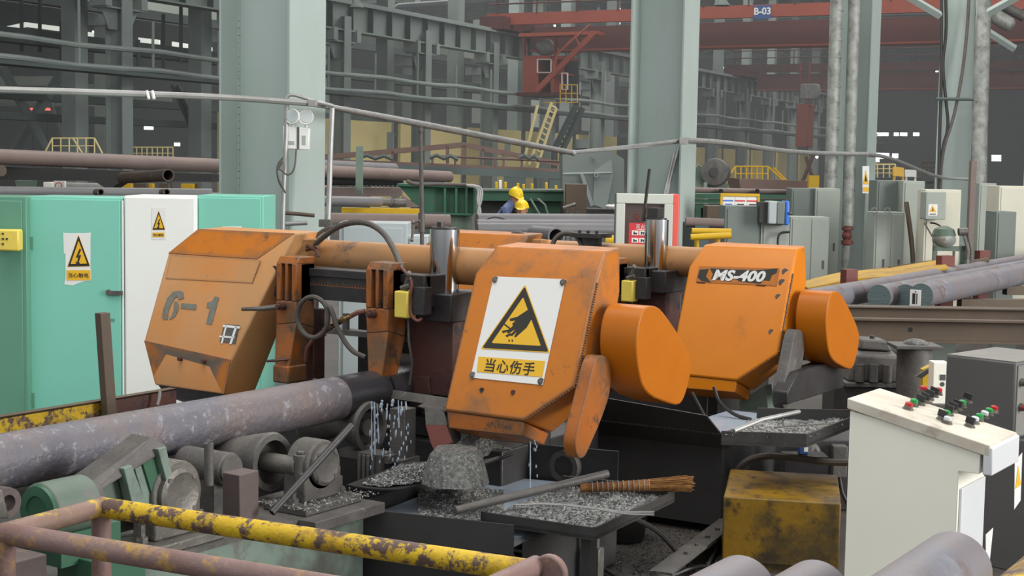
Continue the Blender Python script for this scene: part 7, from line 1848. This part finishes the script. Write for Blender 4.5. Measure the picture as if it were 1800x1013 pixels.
mk(MB().cyl(gf(52*s_, .12, 82*s_), gf(52*s_, .12, 88*s_), .02, 8), 'breather', M['oily_black'], t)
mk(MB().box((-.1, -.1, -(gf.o[2])), (.5, .3, 4*s_), gf), 'plinth', M['oily_black'], t)
t = thing('pedestal', 'grey round pedestal with a flat cap plate under the outfeed', 'pedestal', V(*P(1608, 690, 10.6)[:2], 0))
c0_ = P(1608, 680, 10.6)
mk(MB().cyl(V(c0_[0], c0_[1], 0), P(1608, 612, 10.6), .125, 28), 'drum', M['grime'], t)
mk(MB().box((-.16, -.14, 0), (.17, .14, .025), Fr(P(1606, 611, 10.6), 33.)), 'cap_plate', M['grime'], t, bev=.004)
mk(MB().ball(P(1610, 604, 10.6), .07, 12, 8, (1.3, 1, .5)), 'dirt_lump', M['swarf_dark'], t)
single(MB().box((0, 0, 0), (.22, .1, .42), Fr(P(1580, 690, 12.0), 33.)), 'support_leg', M['oily_black'], 'dark leg of outfeed behind the pedestal', 'leg') if False else None
for i, x in enumerate((1530, 1640, 1745)):
    p = P(x, 600, 12.9)
    single(MB().box((0, 0, -p[2]), (.2, .12, .04), Fr(p, 33.)), 'outfeed_trestle', M['cab_grey_dark'], ['grey outfeed leg behind the gearbox', 'grey outfeed leg right of the pedestal', 'grey outfeed leg behind the dark control desk'][i], 'leg')
single(MB().prism([P(1622, 650, 9.9), P(1642, 640, 9.9), P(1642, 690, 9.9), P(1622, 690, 9.9)], K.y*.06).box((0, 0, -P(1632, 688, 9.92)[2]), (.03, .03, 0), Fr(P(1632, 688, 9.92), 33.)), 'hazard_plate', M['yellow'], 'small yellow hazard plate beside the pedestal', 'sign')
single(MB().prism([P(1610, 662, 9.85), P(1640, 644, 9.85), P(1641, 650, 9.85), P(1620, 666, 9.85)], K.y*.03), 'black_stripe', M['ink'], 'black stripe across the yellow hazard plate', 'stripe')
single(MB().box((-.05, -.03, -P(1639, 710, 9.5)[2]), (.3, .25, -.002), Fr(P(1639, 710, 9.5), 33.)), 'dark_plinth', M['grime'], 'dark block under the small white carton', 'block')
t = thing('white_carton', 'small white carton with a printed bottle left of the dark desk', 'carton', P(1655, 700, 9.5))
cf = Fr(P(1639, 710, 9.5), 33.)
s_ = 9.5/FPX
mk(MB().box((0, 0, 0), (27*s_, .12, 73*s_), cf), 'carton_body', M['cream'], t, bev=.003)
mk(MB().box((11*s_, -.003, 42*s_), (21*s_, 0, 52*s_), cf).cyl(cf(16*s_, -.003, 35*s_), cf(16*s_, 0, 35*s_), 4*s_, 10), 'printed_picture', M['grime'], t)
# hydraulic unit in the dark behind the yellow box
hf = Fr(P(1392, 786, 9.2)*V(1, 1, 0), 33.)
t = thing('hydraulic_unit', 'dark oily hydraulic unit behind the yellow box and cream desk', 'machine', hf(.2, .2, 0))
zz = P(1392, 786, 9.2)[2]
mk(MB().box((-.1, .15, 0), (.62, .6, zz+.02), hf), 'tank_body', M['tank'], t, bev=.01)
mk(MB().tube(chaikin_open([hf(.02, .1, zz-.3), hf(.12, .08, zz-.05), hf(.15, .1, zz+.0), hf(.2, .1, zz-.1), hf(.21, .1, zz-.35)]), .03, 12), 'bent_pipe', M['grime'], t)
mk(MB().box((.27, .05, zz-.2), (.36, .14, zz+.0), hf), 'valve_block', M['grime'], t, bev=.006)
mk(MB().tube([hf(.3, .1, zz-.1), hf(.34, .08, zz-.3), hf(.4, .1, 0.02)], .012, 8), 'pipe', M['oily_black'], t)
cc = P(1413, 800, 9.0)
t = thing('oil_can', 'small blue oil can with a pale label under the far tray', 'can', cc)
mk(MB().box((-.03, 0, 0), (.03, .06, .1), Fr(cc, 33.)), 'can_body', M['blue_sign'], t, bev=.008)
mk(MB().box((.0, -.002, .02), (.025, 0, .07), Fr(cc, 33.)), 'can_label', M['cream'], t)
single(MB().box((-.12, -.05, -cc[2]), (.14, .12, -.002), Fr(cc, 33.)), 'steel_shelf', M['oily_black'], 'dark block carrying the small blue oil can', 'block')
# ================================================================== dusty air beyond the near columns
hz = single(MB().box((-74, -28, .02), (59, 189, 17.2), B), 'dusty_air', haze(.0017), 'thin grey dust haze filling the deep hall', 'haze', kind='stuff', smooth=0)
